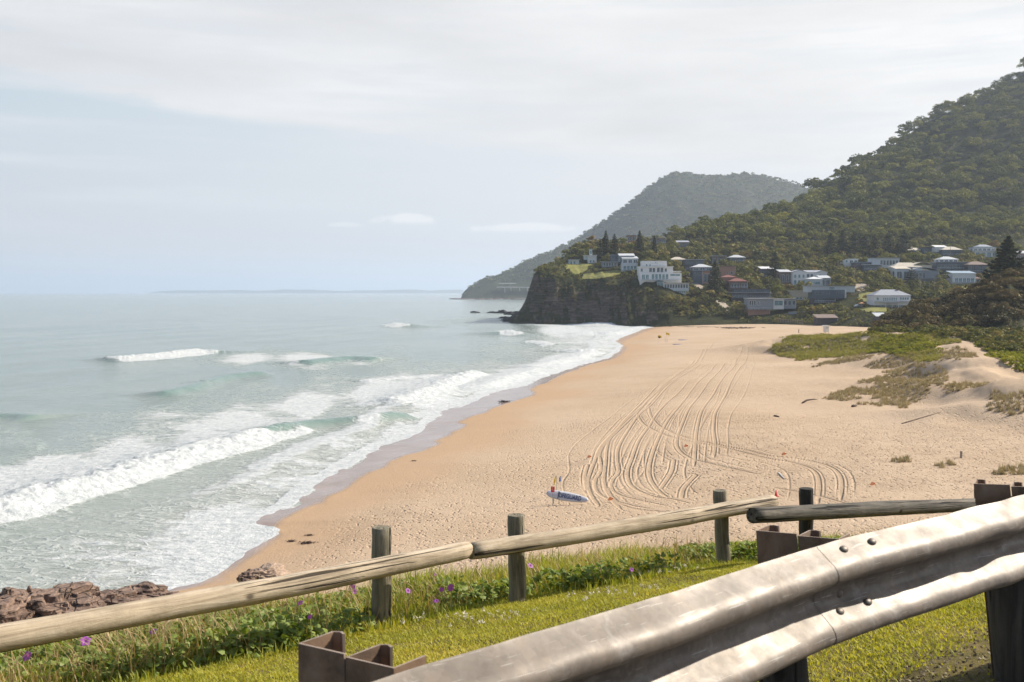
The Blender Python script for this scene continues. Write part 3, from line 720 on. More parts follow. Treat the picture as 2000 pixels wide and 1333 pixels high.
# grid follows the view so that far sand is as fine as it looks
ku = np.concatenate([np.arange(-900, 260, 30), np.arange(260, 1100, 2.2), np.arange(1100, 1720, 1.2), np.arange(1720, 2060, 2.), np.arange(2060, 2600, 20)])
kv = np.concatenate([np.arange(1230, 1010, -3.0), np.arange(1010, 700, -1.0), np.arange(700, 636, -.6), np.arange(636, 618, -1.5)])
Ys = (CZ - 2.4) / ((kv - 571) / F)
KS, YS = np.meshgrid((ku - 1000) / F, Ys, indexing='ij'); XS = KS * YS
ZS = sandz(XS, YS)
tr = lambda s, ox, oy, pts: [(ox + x / s, oy + y / s) for x, y in pts]
T1 = lambda pts: tr(3.5075, 1100, 600, pts)
TR = [T1([(1270, 290), (1240, 380), (1180, 450), (1130, 560), (1050, 690), (1030, 800), (1040, 900), (1030, 1010)]),
      T1([(1190, 310), (1175, 400), (1110, 460), (1040, 570), (960, 670), (920, 790), (905, 920), (895, 1070)]),
      T1([(1110, 350), (1090, 410), (1020, 480), (960, 560), (870, 660), (820, 760), (780, 860), (790, 930), (870, 990), (1000, 1030), (1400, 1130)]),
      T1([(1060, 350), (1020, 420), (950, 480), (870, 570), (790, 660), (720, 740), (670, 820), (620, 930), (590, 1040), (600, 1120), (660, 1200), (740, 1250)]),
      T1([(880, 470), (800, 560), (720, 620), (640, 700), (600, 760), (520, 860), (470, 980), (440, 1060), (450, 1130), (500, 1180), (620, 1230), (740, 1250), (900, 1290)]),
      T1([(980, 370), (940, 410), (860, 430), (760, 490), (680, 560), (600, 640), (520, 700), (440, 800), (380, 900), (370, 980), (380, 1060), (340, 1110), (330, 1160), (380, 1210), (560, 1260), (800, 1310)]),
      T1([(950, 350), (900, 410), (780, 450), (680, 530), (590, 600), (500, 690), (380, 790), (290, 870), (250, 940), (260, 1040), (220, 1110), (230, 1180), (300, 1230), (500, 1290), (700, 1320)]),
      T1([(590, 610), (480, 690), (360, 790), (260, 890), (210, 1000), (170, 1110), (190, 1200), (260, 1300)]),
      T1([(590, 640), (590, 680), (620, 740), (700, 800), (850, 860), (1050, 910), (1250, 950), (1400, 990)]) + [(1560, 890), (1620, 905), (1643, 930), (1640, 985)],
      T1([(505, 660), (505, 690), (540, 750), (620, 800), (740, 850), (900, 890), (1100, 930), (1400, 1010)]) + [(1540, 895), (1585, 910), (1600, 935), (1595, 990)],
      T1([(760, 990), (740, 1080), (660, 1190)]), T1([(920, 1095), (830, 1180), (810, 1250)]),
      T1([(1230, 300), (1190, 340), (1170, 390)]), T1([(680, 480), (560, 600), (430, 720), (330, 830), (300, 900), (290, 1000), (280, 1120), (320, 1220), (420, 1330)]),
      T1([(820, 440), (700, 520), (620, 600), (560, 660)]), T1([(1030, 220), (1000, 270), (940, 350)]), T1([(900, 340), (850, 400), (760, 450)]),
      T1([(640, 560), (700, 500), (790, 440), (870, 400), (930, 330), (1000, 240)]), T1([(170, 1000), (150, 1080), (160, 1180)]),
      T1([(300, 1150), (340, 1230), (470, 1300), (800, 1340), (1200, 1350)]), [(1500, 940), (1600, 960), (1700, 990), (1760, 1000)]]
trk = np.zeros(XS.shape)
TR2 = [(pl, 0, 1.) for pl in TR] + [(TR[i], s_, .28) for i, s_ in [(0, 2.1), (0, -3.2), (1, 1.9), (1, -2.2), (2, 2.4), (3, -2.0), (3, 3.3), (4, 1.8), (5, -1.7), (5, 2.9), (6, -2.2), (8, 2.0), (9, -1.8), (13, 1.5), (7, 1.4), (2, -4.5)]]
for pl, shx, PK in TR2:
    w_ = smooth_line([G(u, v, FLAT)[:2] for u, v in pl], 6)
    if shx: w_ = w_ + np.stack([shx * (1 + .5 * np.sin(w_[:, 1] / 31. + shx)), 0 * w_[:, 0]], 1)
    pk = PK
    for a in range(0, len(w_) - 1, 12):
        seg = w_[a:a + 13]
        lo = seg.min(0) - 2; hi = seg.max(0) + 2
        m = (XS > lo[0]) & (XS < hi[0]) & (YS > lo[1]) & (YS < hi[1])
        if not m.any(): continue
        d, s_, t_ = pldist(XS[m], YS[m], seg)
        wd = .17
        prof = -np.exp(-(d / wd) ** 2) + .3 * np.exp(-((d - .38) / .15) ** 2)
        tg = (a + t_ * (len(seg) - 1)) / (len(w_) - 1); prof = prof * pk * sst(0, .10, tg) * sst(1, .93, tg)
        cur = trk[m]; trk[m] = np.where(np.abs(prof) > np.abs(cur), prof, cur)
ZS = ZS +   .012 * trk * (.2 + 1.4 * fbm(XS / 7, YS / 12, 3, 2)) * sst(12, 26, XS - xw(YS))
dS = (XS - xs(YS)) * .9; dW = (XS - xw(YS)) * .9
wet = 1 - sst(-.6, .5, dS + 1.6 * (fbm(XS / 2.2, YS / 3.5, 4, 2) - .5)); wet = np.where(dW < 0, 1, wet) * np.interp(YS, [200, 330], [1, .4])
damp = (1 - sst(1, 13, dS + 14 * (fbm(XS / 13, YS / 13, 4, 1) - .5)))
duneh = np.maximum(ZS - FLAT - .4, 0)
pr_ = sst(3, 16, dS + 16 * (fbm(XS / 12, YS / 12, 4, 3) - .5)) * (.45 + .55 * sst(.38, .62, fbm(XS / 14, YS / 14, 3, 6)))
pr_ *= np.interp(YS, [50, 95, 130, 200, 300, 600], [1.0, 1.0, .55, .35, .2, .1]) * (1 - .8 * sst(.5, 2, duneh))
pr_ *= (1 - .7 * sst(.1, .5, np.abs(trk)))
tag(mesh_np('sand_beach', np.stack([XS, YS, ZS], -1).reshape(-1, 3), gridfaces(*XS.shape), M['sand'], smooth=True, attrs=dict(wet=wet, damp=damp, prints=pr_, track=np.clip(-trk, 0, 1) * sst(12, 26, XS - xw(YS)))), kind='structure')
def sz1(x, y): return float(sandz(np.array([float(x)]), np.array([float(y)]))[0])
def hits(u, v):
    """where the sight line meets the sand"""
    a = (u - 1000) / F; b = (666.5 - v) / F
    y = np.concatenate([np.arange(45, 200, .5), np.arange(200, 520, 1.)]); t = y / (CT + b * ST); z = CZ + t * (b * CT - ST); x = a * t
    m = sandz(x, y) >= z
    if not m.any(): return G(u, v, FLAT)
    i = int(np.argmax(m)); return np.array([x[i], y[i], sz1(x[i], y[i])])

# =============== the sea ===============
ku = np.concatenate([np.arange(-1500, -60, 40), np.arange(-60, 1320, 1.7), np.arange(1320, 1500, 12), np.arange(1500, 4200, 90)])
kv = np.concatenate([np.arange(1240, 1000, -1.6), np.arange(1000, 640, -.9), np.arange(640, 590, -.7), np.arange(590, 573, -.7)])
Yw = np.concatenate([CZ / ((kv - 571) / F), [22000, 30000, 45000, 80000]])
KW, YW = np.meshgrid((ku - 1000) / F, Yw, indexing='ij'); XW = KW * YW
UU = 1000 + KW * F; VV = 571 + CZ * F / YW
ZW = np.zeros(XW.shape); foam = np.zeros(XW.shape); teal = np.zeros(XW.shape)
fp = np.array([(0, 580, 0), (500, 580, 0), (1000, 580, 0), (0, 640, 0), (300, 640, 0), (600, 640, 0), (900, 660, .02), (0, 700, 0), (600, 670, 0), (0, 780, 0), (100, 850, .12), (0, 890, .12), (200, 820, .18),
  (300, 835, .42), (450, 830, .62), (600, 800, .7), (750, 770, .8), (850, 748, .8), (500, 762, .25), (650, 748, .3), (400, 785, .2), (300, 760, 0), (0, 965, .9), (0, 940, .75), (100, 935, .8), (250, 900, .75), (400, 868, .7), (500, 845, .55), (560, 830, .4),
  (600, 875, .3), (500, 905, .3), (400, 935, .22), (300, 975, .2), (200, 1020, .18), (60, 1050, .28), (200, 1085, .38), (330, 1080, .5), (400, 1080, .62), (350, 1130, .75), (450, 1060, .62), (100, 1120, .35), (0, 1120, .3), (0, 1180, .3), (200, 1150, .45),
  (600, 930, .45), (540, 970, .45), (660, 860, .5), (700, 842, .4), (780, 835, .72), (850, 790, .78), (940, 752, .78), (1000, 740, .85), (1100, 712, .85), (900, 700, .1), (1000, 690, .2), (1100, 672, .4), (1150, 662, .5), (1200, 652, .6), (1225, 642, .6),
  (1100, 645, .6), (1000, 640, .1), (700, 690, .1), (600, 706, .6), (480, 704, .6), (700, 708, .5), (650, 675, 0), (840, 722, .25), (950, 715, .35), (640, 826, .12), (760, 820, .2), (1060, 628, .55), (1000, 620, .25), (900, 610, 0), (1040, 690, .3), (1160, 640, .5), (600, 960, .35), (700, 720, .05), (560, 735, .05), (300, 720, .02), (450, 735, .02), (450, 680, 0), (850, 690, .05), (500, 720, .1), (150, 760, 0), (700, 620, 0), (1000, 655, .05), (1000, 700, .15), (900, 725, .3), (200, 790, .02)], float)
mm = VV > 590
fd = np.zeros(XW.shape)
lv = lambda v: 430 * np.log(np.maximum(v - 560, 4))
fd[mm] = idw(fp[:, 0], lv(fp[:, 1]) , fp[:, 2], UU[mm], lv(VV[mm]), 4.0, 1.)
foam = fd * 1.12
distW = (xw(YW) - XW) * .93
ca = math.atan2(49, 14); nx, ny = math.sin(ca), -math.cos(ca)     # travel direction of the swell
s_ = XW * nx + YW * ny; q_ = XW * ny - YW * nx
fade = 1 / (1 + (YW / 900) ** 2)
ZW += .16 * np.sin(2 * np.pi * s_ / 27 + 5 * fbm(XW / 90, YW / 160, 3, 1)) * sst(0, 60, distW) * fade * (.4 + fbm(XW / 50, YW / 80, 2, 3))
ZW += .10 * (fbm(s_ / 5, q_ / 14, 4, 2) - .5) * sst(2, 20, distW) * fade * 2
WV = [  # crest line in the photo, height, foam front width along it
 ([(-120, 1022), (0, 1003), (100, 972), (200, 946), (300, 914), (400, 885), (500, 858), (584, 838)], 1.25, [(0, 1), (.93, 1), (1, .6)], 4.2, 1, .5),
 ([(500, 858), (560, 845), (584, 838), (640, 832), (700, 828), (760, 822), (810, 816)], .95, [(0, 0), (1, 0)], 1, 1, 1),
 ([(745, 797), (800, 780), (860, 757), (900, 741), (925, 731)], 1.1, [(0, .8), (1, 1)], 3.4, 1, .4),
 ([(310, 778), (360, 767), (410, 752), (450, 742), (520, 733)], 1.0, [(0, 0), (.3, .0), (.45, .3), (.55, 0), (1, 0)], 1.6, 1, 1),
 ([(200, 707), (260, 703), (330, 696), (386, 688)], 1.25, [(0, .5), (.3, 1), (1, 1)], 5., 1, .2),
 ([(386, 688), (430, 691)], .8, [(0, 0), (1, 0)], 1, 1, .8),
 ([(585, 714), (640, 708), (690, 705), (740, 707)], 1.2, [(0, 0), (1, .0)], 1, 1, 1),
 ([(772, 636), (795, 640)], 1.6, [(0, 1), (1, 1)], 3.2, 1, .2), ([(965, 655), (990, 652)], 1.4, [(0, 0), (1, 0)], 2, 1, 1), ([(990, 652), (1018, 657)], 1.4, [(0, 1), (1, 1)], 3, 1, .3),
 ([(1032, 670), (1060, 673), (1080, 678)], .9, [(0, .8), (1, .6)], 2, 1, .3), ([(1060, 630), (1100, 627), (1150, 633), (1200, 637)], 1.5, [(0, .3), (.35, 1), (1, .8)], 6, 1, .5), ([(1100, 686), (1150, 690)], .9, [(0, .3), (1, .8)], 3, 1, .6),
 ([(1125, 655), (1160, 652), (1190, 655)], .9, [(0, 1), (1, .5)], 4, 1, .4), ([(-200, 834), (0, 818), (70, 822)], .7, [(0, 0), (1, 0)], 1, 1, .8), ([(-200, 884), (0, 880), (90, 876)], .3, [(0, 0), (1, 0)], 1, 1, .1),
 ([(700, 748), (780, 741), (850, 736)], .45, [(0, .6), (1, .8)], 1.6, 1, .3), ([(930, 765), (1000, 742), (1060, 728), (1130, 712)], .55, [(0, .9), (1, .9)], 2.6, 1, .3), ([(1010, 722), (1060, 715), (1110, 702), (1160, 690)], .55, [(0, .9), (1, .9)], 2.4, 1, .3),
]
for pts, H, fr, fw, _, tl in WV:
    w_ = smooth_line([G(u, v, 0)[:2] for u, v in pts], 6)
    lo = w_.min(0) - 35; hi = w_.max(0) + 35
    m = (XW > lo[0]) & (XW < hi[0]) & (YW > lo[1]) & (YW < hi[1])
    x_, y_ = XW[m], YW[m]
    d, sd_, t = pldist(x_, y_, w_)
    far_ = max(1, float(np.median(y_)) / 140.) ** .5
    wob = 1.6 * (fbm(x_ / 3.2 / far_, y_ / 3.2 / far_, 4, 5) - .5) + 2.6 * (fbm(x_ / 11, y_ / 11, 2, 1) - .5)
    sdd = -sd_ * d + wob * far_ * (.8 if max(a[1] for a in fr) > 0 else .35)      # positive = shoreward of the crest
    e = sst(0, .07, t) * sst(1, .93, t)
    e = np.where((t <= 0) | (t >= 1), np.exp(-(d / 2.5) ** 2) * .12, e + .12)
    far = np.maximum(1, np.median(y_) / 140.) ** .7
    fwd = fw * far
    A = H * np.clip(e, 0, 1)
    prof = np.where(sdd > 0, np.exp(-(sdd / (1.9 * far + .30 * fwd)) ** 2), np.exp(-(np.abs(sdd) / (5.0 * far)) ** 1.5))
    ffr = np.interp(t, [a[0] for a in fr], [a[1] for a in fr])
    lump = 1 + .5 * (fbm(x_ / 1.1, y_ / 1.1, 3, 4) - .5) * (ffr > .2)
    ZW[m] = np.maximum(ZW[m], 0 * ZW[m] + ZW[m] * .3 + A * prof * lump)
    ff = ffr * np.clip(e, 0, 1) * sst(-1.6 * far, -.2, sdd) * sst(fwd * 1.25, fwd * .8, sdd)
    foam[m] = np.maximum(foam[m], ff * (.75 + 1.3 * fbm(x_ / 2.5, y_ / 5, 3, 6)))
    foam[m] = np.where((sdd > fwd) & (sdd < fwd + 5), foam[m] * .75, foam[m])
    tg = (1 - np.clip(ffr * 2, 0, 1)) * np.clip(e, 0, 1) * sst(3.6 * far, .3, sdd) * sst(-1.6 * far, .1, sdd) * tl * H
    foam[m] = foam[m] * (1 - np.clip(tg, 0, .85))
    teal[m] = np.maximum(teal[m], np.clip(tg, 0, 1))
# swash: bright edge lines on the sand and bubbles behind them
edge = np.exp(-(np.maximum(distW - .3, 0) / (1.0 + 1.4 * fbm(YW / 9, XW / 9, 3, 2))) ** 2) * 1.15
e2 = np.exp(-((distW - (5 + 7 * fbm(YW / 14, XW / 40, 3, 5))) / 2.3) ** 2) * np.interp(YW, [60, 90, 110, 300, 500], [.35, .5, .8, .75, .6])
foam = np.maximum(foam, np.maximum(edge * sst(-1, .4, distW), e2))
# foam round the rocks of the headland
shal = np.exp(-np.maximum(distW, 0) / 14.) * .9 + .35 * np.exp(-np.maximum(distW, 0) / 60.)
hh_ = np.exp(-((distW - 7) / 3.) ** 2) * .28; ZW += np.where(distW > 0, hh_, 0) * sst(60, 110, YW)
ZW = ZW * sst(-.5, 6, distW) + .012
ZW = np.where(YW > 15000, 0, ZW)
foam = np.clip(foam, 0, 1.6); foam[YW > 3000] = 0
tag(mesh_np('sea', np.stack([XW, YW, ZW], -1).reshape(-1, 3), gridfaces(*XW.shape), M['sea'], smooth=True, attrs=dict(foam=foam, teal=teal, shallow=np.clip(shal, 0, 1))), kind='structure')

# =============== roadside verge ===============
RD = np.array([1.0, .85]); RD /= np.linalg.norm(RD); RN = np.array([-RD[1], RD[0]])
def st(x, y): return (x * RN[0] + (y - 2.0) * RN[1]), (x * RD[0] + (y - 2.0) * RD[1])
def vz(x, y):
    s, t = st(np.asarray(x, float), np.asarray(y, float))
    tt = np.clip(t, -6, 11)
    dep = 1.26 + .05 * tt + .225 * np.clip(s, 0, 6.2) + .0 * s
    dep = dep + np.where(s > 6.2, (s - 6.2) * .95, 0) + np.maximum(tt - 6, 0) * .02 * np.clip(s, 0, 4)
    dep = dep + .05 * (fbm(s * 1.3 + 40, t * 1.3 + 40, 3, 2) - .5) + .04 * np.clip(-s, 0, 1) * 0
    return np.maximum(CZ - dep, 1.0)
sv = np.concatenate([np.arange(-14, -1, 1.), np.arange(-1, 7, .12), np.arange(7, 30, .8)]); tv = np.concatenate([np.arange(-30, -5, 1.), np.arange(-5, 13, .12), np.arange(13, 40, 1.)])
SV, TV = np.meshgrid(sv, tv, indexing='ij')
XV = SV * RN[0] + TV * RD[0]; YV = 2.0 + SV * RN[1] + TV * RD[1]
ZV = vz(XV, YV)
vg = mesh_np('grass_verge', np.stack([XV, YV, ZV], -1).reshape(-1, 3), gridfaces(*XV.shape), M['soil'], smooth=True); tag(vg, kind='structure')
sv = np.arange(-14, -.18, .3); tv = np.arange(-30, 40, .5); SV, TV = np.meshgrid(sv, tv, indexing='ij'); XV = SV * RN[0] + TV * RD[0]; YV = 2.0 + SV * RN[1] + TV * RD[1]
tag(mesh_np('road', np.stack([XV, YV, vz(XV, YV) + .03 + .05 * sst(-.2, -.6, SV)], -1).reshape(-1, 3), gridfaces(*XV.shape), M['asphalt'], smooth=True), kind='structure')
# =============== vegetation ===============
def tris(c, size, up, r_, flat=.5, asp=1.0):
    """one small leaf-clump face per centre, turned roughly along 'up'"""
    n = len(c)
    nrm = up + flat * r_.normal(size=(n, 3)); nrm /= np.linalg.norm(nrm, axis=1)[:, None] + 1e-9
    a = np.cross(nrm, r_.normal(size=(n, 3))); a /= np.linalg.norm(a, axis=1)[:, None] + 1e-9
    b = np.cross(nrm, a); s = (size * (.6 + .8 * r_.random(n)))[:, None] if np.isscalar(size) else (size * (.6 + .8 * r_.random(n)))[:, None]
    v = np.stack([c + a * s, c - a * s * .5 + b * s * .8 * asp, c - a * s * .5 - b * s * .8 * asp], 1)
    return v.reshape(-1, 3)
def crown(r_, rad, hgt, nc=13, per=34, ls=.10, umb=.55):
    """domed crown of separate leaf clumps with gaps; base at z=0"""
    out = []
    for i in range(nc):
        th = r_.random() * 2 * math.pi; q = math.sqrt(r_.random()) * .82
        ph = math.sqrt(max(0, 1 - q * q))
        cz = hgt * (1 - umb) + hgt * umb * ph * (.55 + .45 * r_.random()) - hgt * .12
        if i % 4 == 3: cz -= hgt * .28 * r_.random()
        c = np.array([math.cos(th) * q * rad, math.sin(th) * q * rad, cz])
        cr = rad * (.26 + .14 * r_.random())
        d = r_.normal(size=(per, 3)); d /= np.linalg.norm(d, axis=1)[:, None]; d[:, 2] = np.abs(d[:, 2]) * 1.1 - .28
        p = c + d * np.array([cr, cr, cr * .62]) * (.75 + .3 * r_.random((per, 1)))
        out.append(tris(p, rad * ls, d + np.array([0, 0, .35]), r_, .55))
    return np.concatenate(out)
def trunkmb(h, r, r_, limbs=4, rad=3.):
    mb = MB(); lean = r_.normal(size=2) * .05 * h
    top = np.array([lean[0], lean[1], h * .62])
    mb.tube([(0, 0, -1.), (lean[0] * .3, lean[1] * .3, h * .3), top], [r, r * .75, r * .5], 6)
    for i in range(limbs):
        th = r_.random() * 6.28
        e = top + np.array([math.cos(th) * rad * .6, math.sin(th) * rad * .6, h * .25])
        mb.tube([top * .75, (top * .6 + e * .4) + [0, 0, .3], e], [r * .4, r * .28, r * .1], 5)
    return mb
def tri_faces(n): return np.arange(n).reshape(-1, 3)
def place_many(protos, xs_, ys_, zs_, sc_, r_):
    """many crowns in one array"""
    global TINT
    out = []; tn = []
    for x, y, z, s in zip(xs_, ys_, zs_, sc_):
        p = protos[r_.integers(len(protos))]; a = r_.random() * 6.28; ca_, sa_ = math.cos(a), math.sin(a)
        q = np.empty_like(p); q[:, 0] = (p[:, 0] * ca_ - p[:, 1] * sa_) * s; q[:, 1] = (p[:, 0] * sa_ + p[:, 1] * ca_) * s; q[:, 2] = p[:, 2] * s * (.85 + .3 * r_.random())
        out.append(q + np.array([x, y, z])); tn.append(np.full(len(q), r_.random()))
    TINT = np.concatenate(tn)
    return np.concatenate(out)
rp = np.random.default_rng(5)
gumv = [crown(rp, rr_, hh_, nc_, 40, .52 / rr_) for rr_, hh_, nc_ in [(6.4, 11.5, 18), (7.6, 11, 22), (5.0, 12.5, 14), (6.0, 10, 16), (4.2, 9.5, 10), (7.0, 13.5, 20), (3.6, 13, 9), (5.6, 8.5, 12)]]          # metre sizes
farv = [crown(rp, 6.5, 9, 8, 12, .19) for _ in range(4)]
def small_ok(x, y, r=3.0):
    return True
# ---- the big forested hill behind the town: one wood ----
def scatter(u0, u1, y0, y1, step, r_):
    pts = []
    y = y0
    while y < y1:
        x0, x1 = (u0 - 1000) / F * y, (u1 - 1000) / F * y
        n = int((x1 - x0) / step)
        xx = x0 + (np.arange(n) + r_.random(n)) * step
        pts.append(np.stack([xx, y + (r_.random(n) - .5) * step], 1)); y += step
    return np.concatenate(pts)
pts = scatter(1480, 2330, 885, 1420, 9.6, rp)
z = hz(pts[:, 0], pts[:, 1]); uu, vv = proj(pts[:, 0], pts[:, 1], z)
# keep what faces the beach side of the ridge
zb = hz(pts[:, 0] * 1.03, pts[:, 1] * 1.03)
keep = (zb > z - 14) & (z > 30) & (rp.random(len(z)) < .93)
pts, z, uu = pts[keep], z[keep], uu[keep]
szs = (.6 + 1.0 * rp.random(len(z)) ** 1.6) * (1 + .25 * (fbm(pts[:, 0] / 50, pts[:, 1] / 50, 2, 2) - .5))
Vv = place_many(gumv, pts[:, 0], pts[:, 1], z - 1.5, szs, rp)
tag(mesh_np('hill_forest', Vv, tri_faces(len(Vv)), M['gum'], attrs=dict(tint=TINT)), 'dense green gum forest covering the steep hill behind the town', 'forest', kind='stuff')
print('forest', len(z), len(Vv) // 3)
# ---- far mountain wood ----
pts = scatter(905, 1640, 2740, 3360, 12.5, rp)
z = fz(pts[:, 0], pts[:, 1]); keep = (z > 7) & (rp.random(len(z)) < .9)
uu, vv = proj(pts[:, 0], pts[:, 1], z); keep &= ~((uu < 1045) & (vv > 552) & (rp.random(len(z)) < .8))
zb = fz(pts[:, 0] * 1.015, pts[:, 1] * 1.015); keep &= zb > z - 12
pts, z = pts[keep], z[keep]
Vv = place_many(farv, pts[:, 0], pts[:, 1], z - 2, .6 + .8 * rp.random(len(z)) ** 1.5, rp)
tag(mesh_np('mountain_forest', Vv, tri_faces(len(Vv)), M['gumfar'], attrs=dict(tint=TINT)), 'hazy forest covering the far flat-topped mountain beyond the headland', 'forest', kind='stuff')
print('far', len(z), len(Vv) // 3)

# ---- houses are planned first so that plants keep clear of them ----
def inpoly(poly, u, v):
    c = False; n = len(poly)
    for i in range(n):
        (x1, y1), (x2, y2) = poly[i], poly[i - 1]
        if (y1 > v) != (y2 > v) and u < (x2 - x1) * (v - y1) / (y2 - y1) + x1: c = not c
    return c
HRECT = []      # filled by the house table (u0, u1, v0, v1, y)
# =============== houses ===============
# each block: (u0, u1, vtop, vbottom, depth m, set back m, wall, roof kind, roof colour, windows)
# measured off the photograph, built as solid blocks at their distance; sizes in metres follow from it
def build_house(name, label, cat, blocks, extra=None, group='houses of the seaside town', rot=0.0, anchor=None):
    vb = max(b[3] for b in blocks); u0 = min(b[0] for b in blocks); u1 = max(b[1] for b in blocks); uc = (u0 + u1) / 2
    low = max(blocks, key=lambda b: b[3]); ua = (low[0] + low[1]) / 2
    h_ = hit(ua, vb) if anchor is None else P(ua, vb, anchor)
    if h_ is None: h_ = P(ua, vb, 620)
    Yd = h_[1]; s = Yd / F
    o0 = P(uc, vb, Yd)
    root = empty(name, o0, label, cat, group, rot)
    X_ = lambda u: (u - uc) * s
    Z_ = lambda v: (vb - v) * s * 1.004
    HRECT.append((u0, u1, min(b[2] for b in blocks), vb, Yd))
    for bi, b in enumerate(blocks):
        u0_, u1_, vt, vb_, dep, back, wall, rk, rc, wins = b
        x0, x1, z0, z1 = X_(u0_), X_(u1_), Z_(vb_), Z_(vt); y0, y1 = back, back + dep
        zlow = z0 - (7 if vb_ >= vb - 1 else 1.2 if rk != 'post' else 0)
        e = .35 + bi * .011
        if rk == 'post':            # open deck on posts
            mb = MB(); mb.box(x0, x1, y0, y1, z1 - .25, z1); mb.build('deck', M['w_' + wall], root)
            n = max(2, int((x1 - x0) / 3) + 1)
            for i in range(n):
                xx = x0 + .1 + (x1 - x0 - .3) * i / (n - 1)
                pm = MB(); pm.box(xx, xx + .16, y0 + .05, y0 + .21, z0 - 3, z1 - .25); pm.build('post', M['frame'], root)
            rl = MB()
            for k_ in (.5, 1.0): rl.box(x0, x1, y0 + .02, y0 + .07, z1 + k_ - .05, z1 + k_)
            for i in range(int((x1 - x0) / 1.2) + 1): rl.box(x0 + i * 1.2, x0 + i * 1.2 + .05, y0 + .021, y0 + .069, z1, z1 + .95)
            rl.build('railing', M['frame'], root); continue
        mb = MB(); hgt = z1 - z0
        rise = 0
        if rk in ('hip', 'gable', 'gablef'): rise = min(hgt * .9, max(1.2, (x1 - x0) * .16)) if rc != 'x' else 0
        zt = z1 - rise
        if rk == 'gablef':
            xm = (x0 + x1) / 2
            mb.add([(x0, y0, zlow), (x1, y0, zlow), (x1, y0, zt), (xm, y0, z1 - .1), (x0, y0, zt), (x0, y1, zlow), (x1, y1, zlow), (x1, y1, zt), (xm, y1, z1 - .1), (x0, y1, zt)],
                   [(0, 1, 2, 3, 4), (9, 8, 7, 6, 5), (0, 5, 6, 1), (1, 6, 7, 2), (0, 4, 9, 5), (2, 7, 8, 3), (3, 8, 9, 4)])
        else: mb.box(x0, x1, y0, y1, zlow, zt)
        mb.build('wall', M['w_' + wall], root)
        if rk != 'none':
            r = MB(); t = .22; a0, a1, c0, c1 = x0 - e, x1 + e, y0 - e, y1 + e
            if rk == 'flat': r.box(a0, a1, c0 - .4, c1, zt, zt + .32)
            elif rk == 'skil': r.add([(a0, c0, zt), (a1, c0, zt), (a1, c1, zt + 1.5), (a0, c1, zt + 1.5), (a0, c0, zt + t), (a1, c0, zt + t), (a1, c1, zt + 1.5 + t), (a0, c1, zt + 1.5 + t)],
                                     [(0, 3, 2, 1), (4, 5, 6, 7), (0, 1, 5, 4), (1, 2, 6, 5), (2, 3, 7, 6), (3, 0, 4, 7)])
            elif rk == 'hip':
                i = min((a1 - a0) / 2 - .3, (c1 - c0) / 2); ym = (c0 + c1) / 2
                r.add([(a0, c0, zt), (a1, c0, zt), (a1, c1, zt), (a0, c1, zt), (a0 + i, ym, zt + rise), (a1 - i, ym, zt + rise), (a0, c0, zt - t), (a1, c0, zt - t), (a1, c1, zt - t), (a0, c1, zt - t)],
                      [(0, 1, 5, 4), (1, 2, 5), (2, 3, 4, 5), (3, 0, 4), (6, 9, 8, 7), (0, 6, 7, 1), (1, 7, 8, 2), (2, 8, 9, 3), (3, 9, 6, 0)])
            elif rk == 'gable':
                ym = (c0 + c1) / 2
                r.add([(a0, c0, zt), (a1, c0, zt), (a1, ym, zt + rise), (a0, ym, zt + rise), (a1, c1, zt), (a0, c1, zt), (a0, c0, zt - t), (a1, c0, zt - t), (a1, c1, zt - t), (a0, c1, zt - t)],
                      [(0, 1, 2, 3), (3, 2, 4, 5), (0, 3, 5), (1, 4, 2), (0, 6, 7, 1), (4, 8, 9, 5), (6, 9, 8, 7), (0, 5, 9, 6), (1, 7, 8, 4)])
            elif rk == 'gablef':
                xm = (x0 + x1) / 2
                r.add([(a0, c0, zt - .1), (xm, c0, z1), (xm, c1, z1), (a0, c1, zt - .1), (a0, c0, zt - .1 + t), (xm, c0, z1 + t), (xm, c1, z1 + t), (a0, c1, zt - .1 + t),
                       (a1, c0, zt - .1), (a1, c1, zt - .1), (a1, c0, zt - .1 + t), (a1, c1, zt - .1 + t)],
                      [(0, 3, 2, 1), (4, 5, 6, 7), (0, 1, 5, 4), (3, 0, 4, 7), (2, 3, 7, 6), (1, 2, 9, 8), (5, 10, 11, 6), (1, 8, 10, 5), (8, 9, 11, 10), (9, 2, 6, 11)])
            elif rk == 'curve':
                n = 9; ps = []
                for i in range(n + 1):
                    q = i / n; ps.append((a0 + (a1 - a0) * q, zt + 1.6 * math.sin(math.pi * q)))
                vs = [(p[0], c0, p[1]) for p in ps] + [(p[0], c1, p[1]) for p in ps] + [(p[0], c0, p[1] + t) for p in ps] + [(p[0], c1, p[1] + t) for p in ps]; m1 = n + 1
                fs = []
                for i in range(n): fs += [(i, m1 + i, m1 + i + 1, i + 1), (2 * m1 + i, 2 * m1 + i + 1, 3 * m1 + i + 1, 3 * m1 + i), (i, i + 1, 2 * m1 + i + 1, 2 * m1 + i), (m1 + i, 3 * m1 + i, 3 * m1 + i + 1, m1 + i + 1)]
                fs += [(0, 2 * m1, 3 * m1, m1), (n, m1 + n, 3 * m1 + n, 2 * m1 + n)]
                r.add(vs, fs)
            r.build('roof', M['r_' + rc], root)
        # windows: int = evenly spaced, list = measured
        wl = []
        if isinstance(wins, int) and wins:
            pw = (u1_ - u0_) / wins; hv = (vb_ - vt) - (rise / s)
            vt2 = vt + rise / s
            for i in range(wins): wl.append((u0_ + pw * (i + .16), u0_ + pw * (i + .84), vt2 + hv * .22, vt2 + hv * .80))
        elif wins: wl = wins
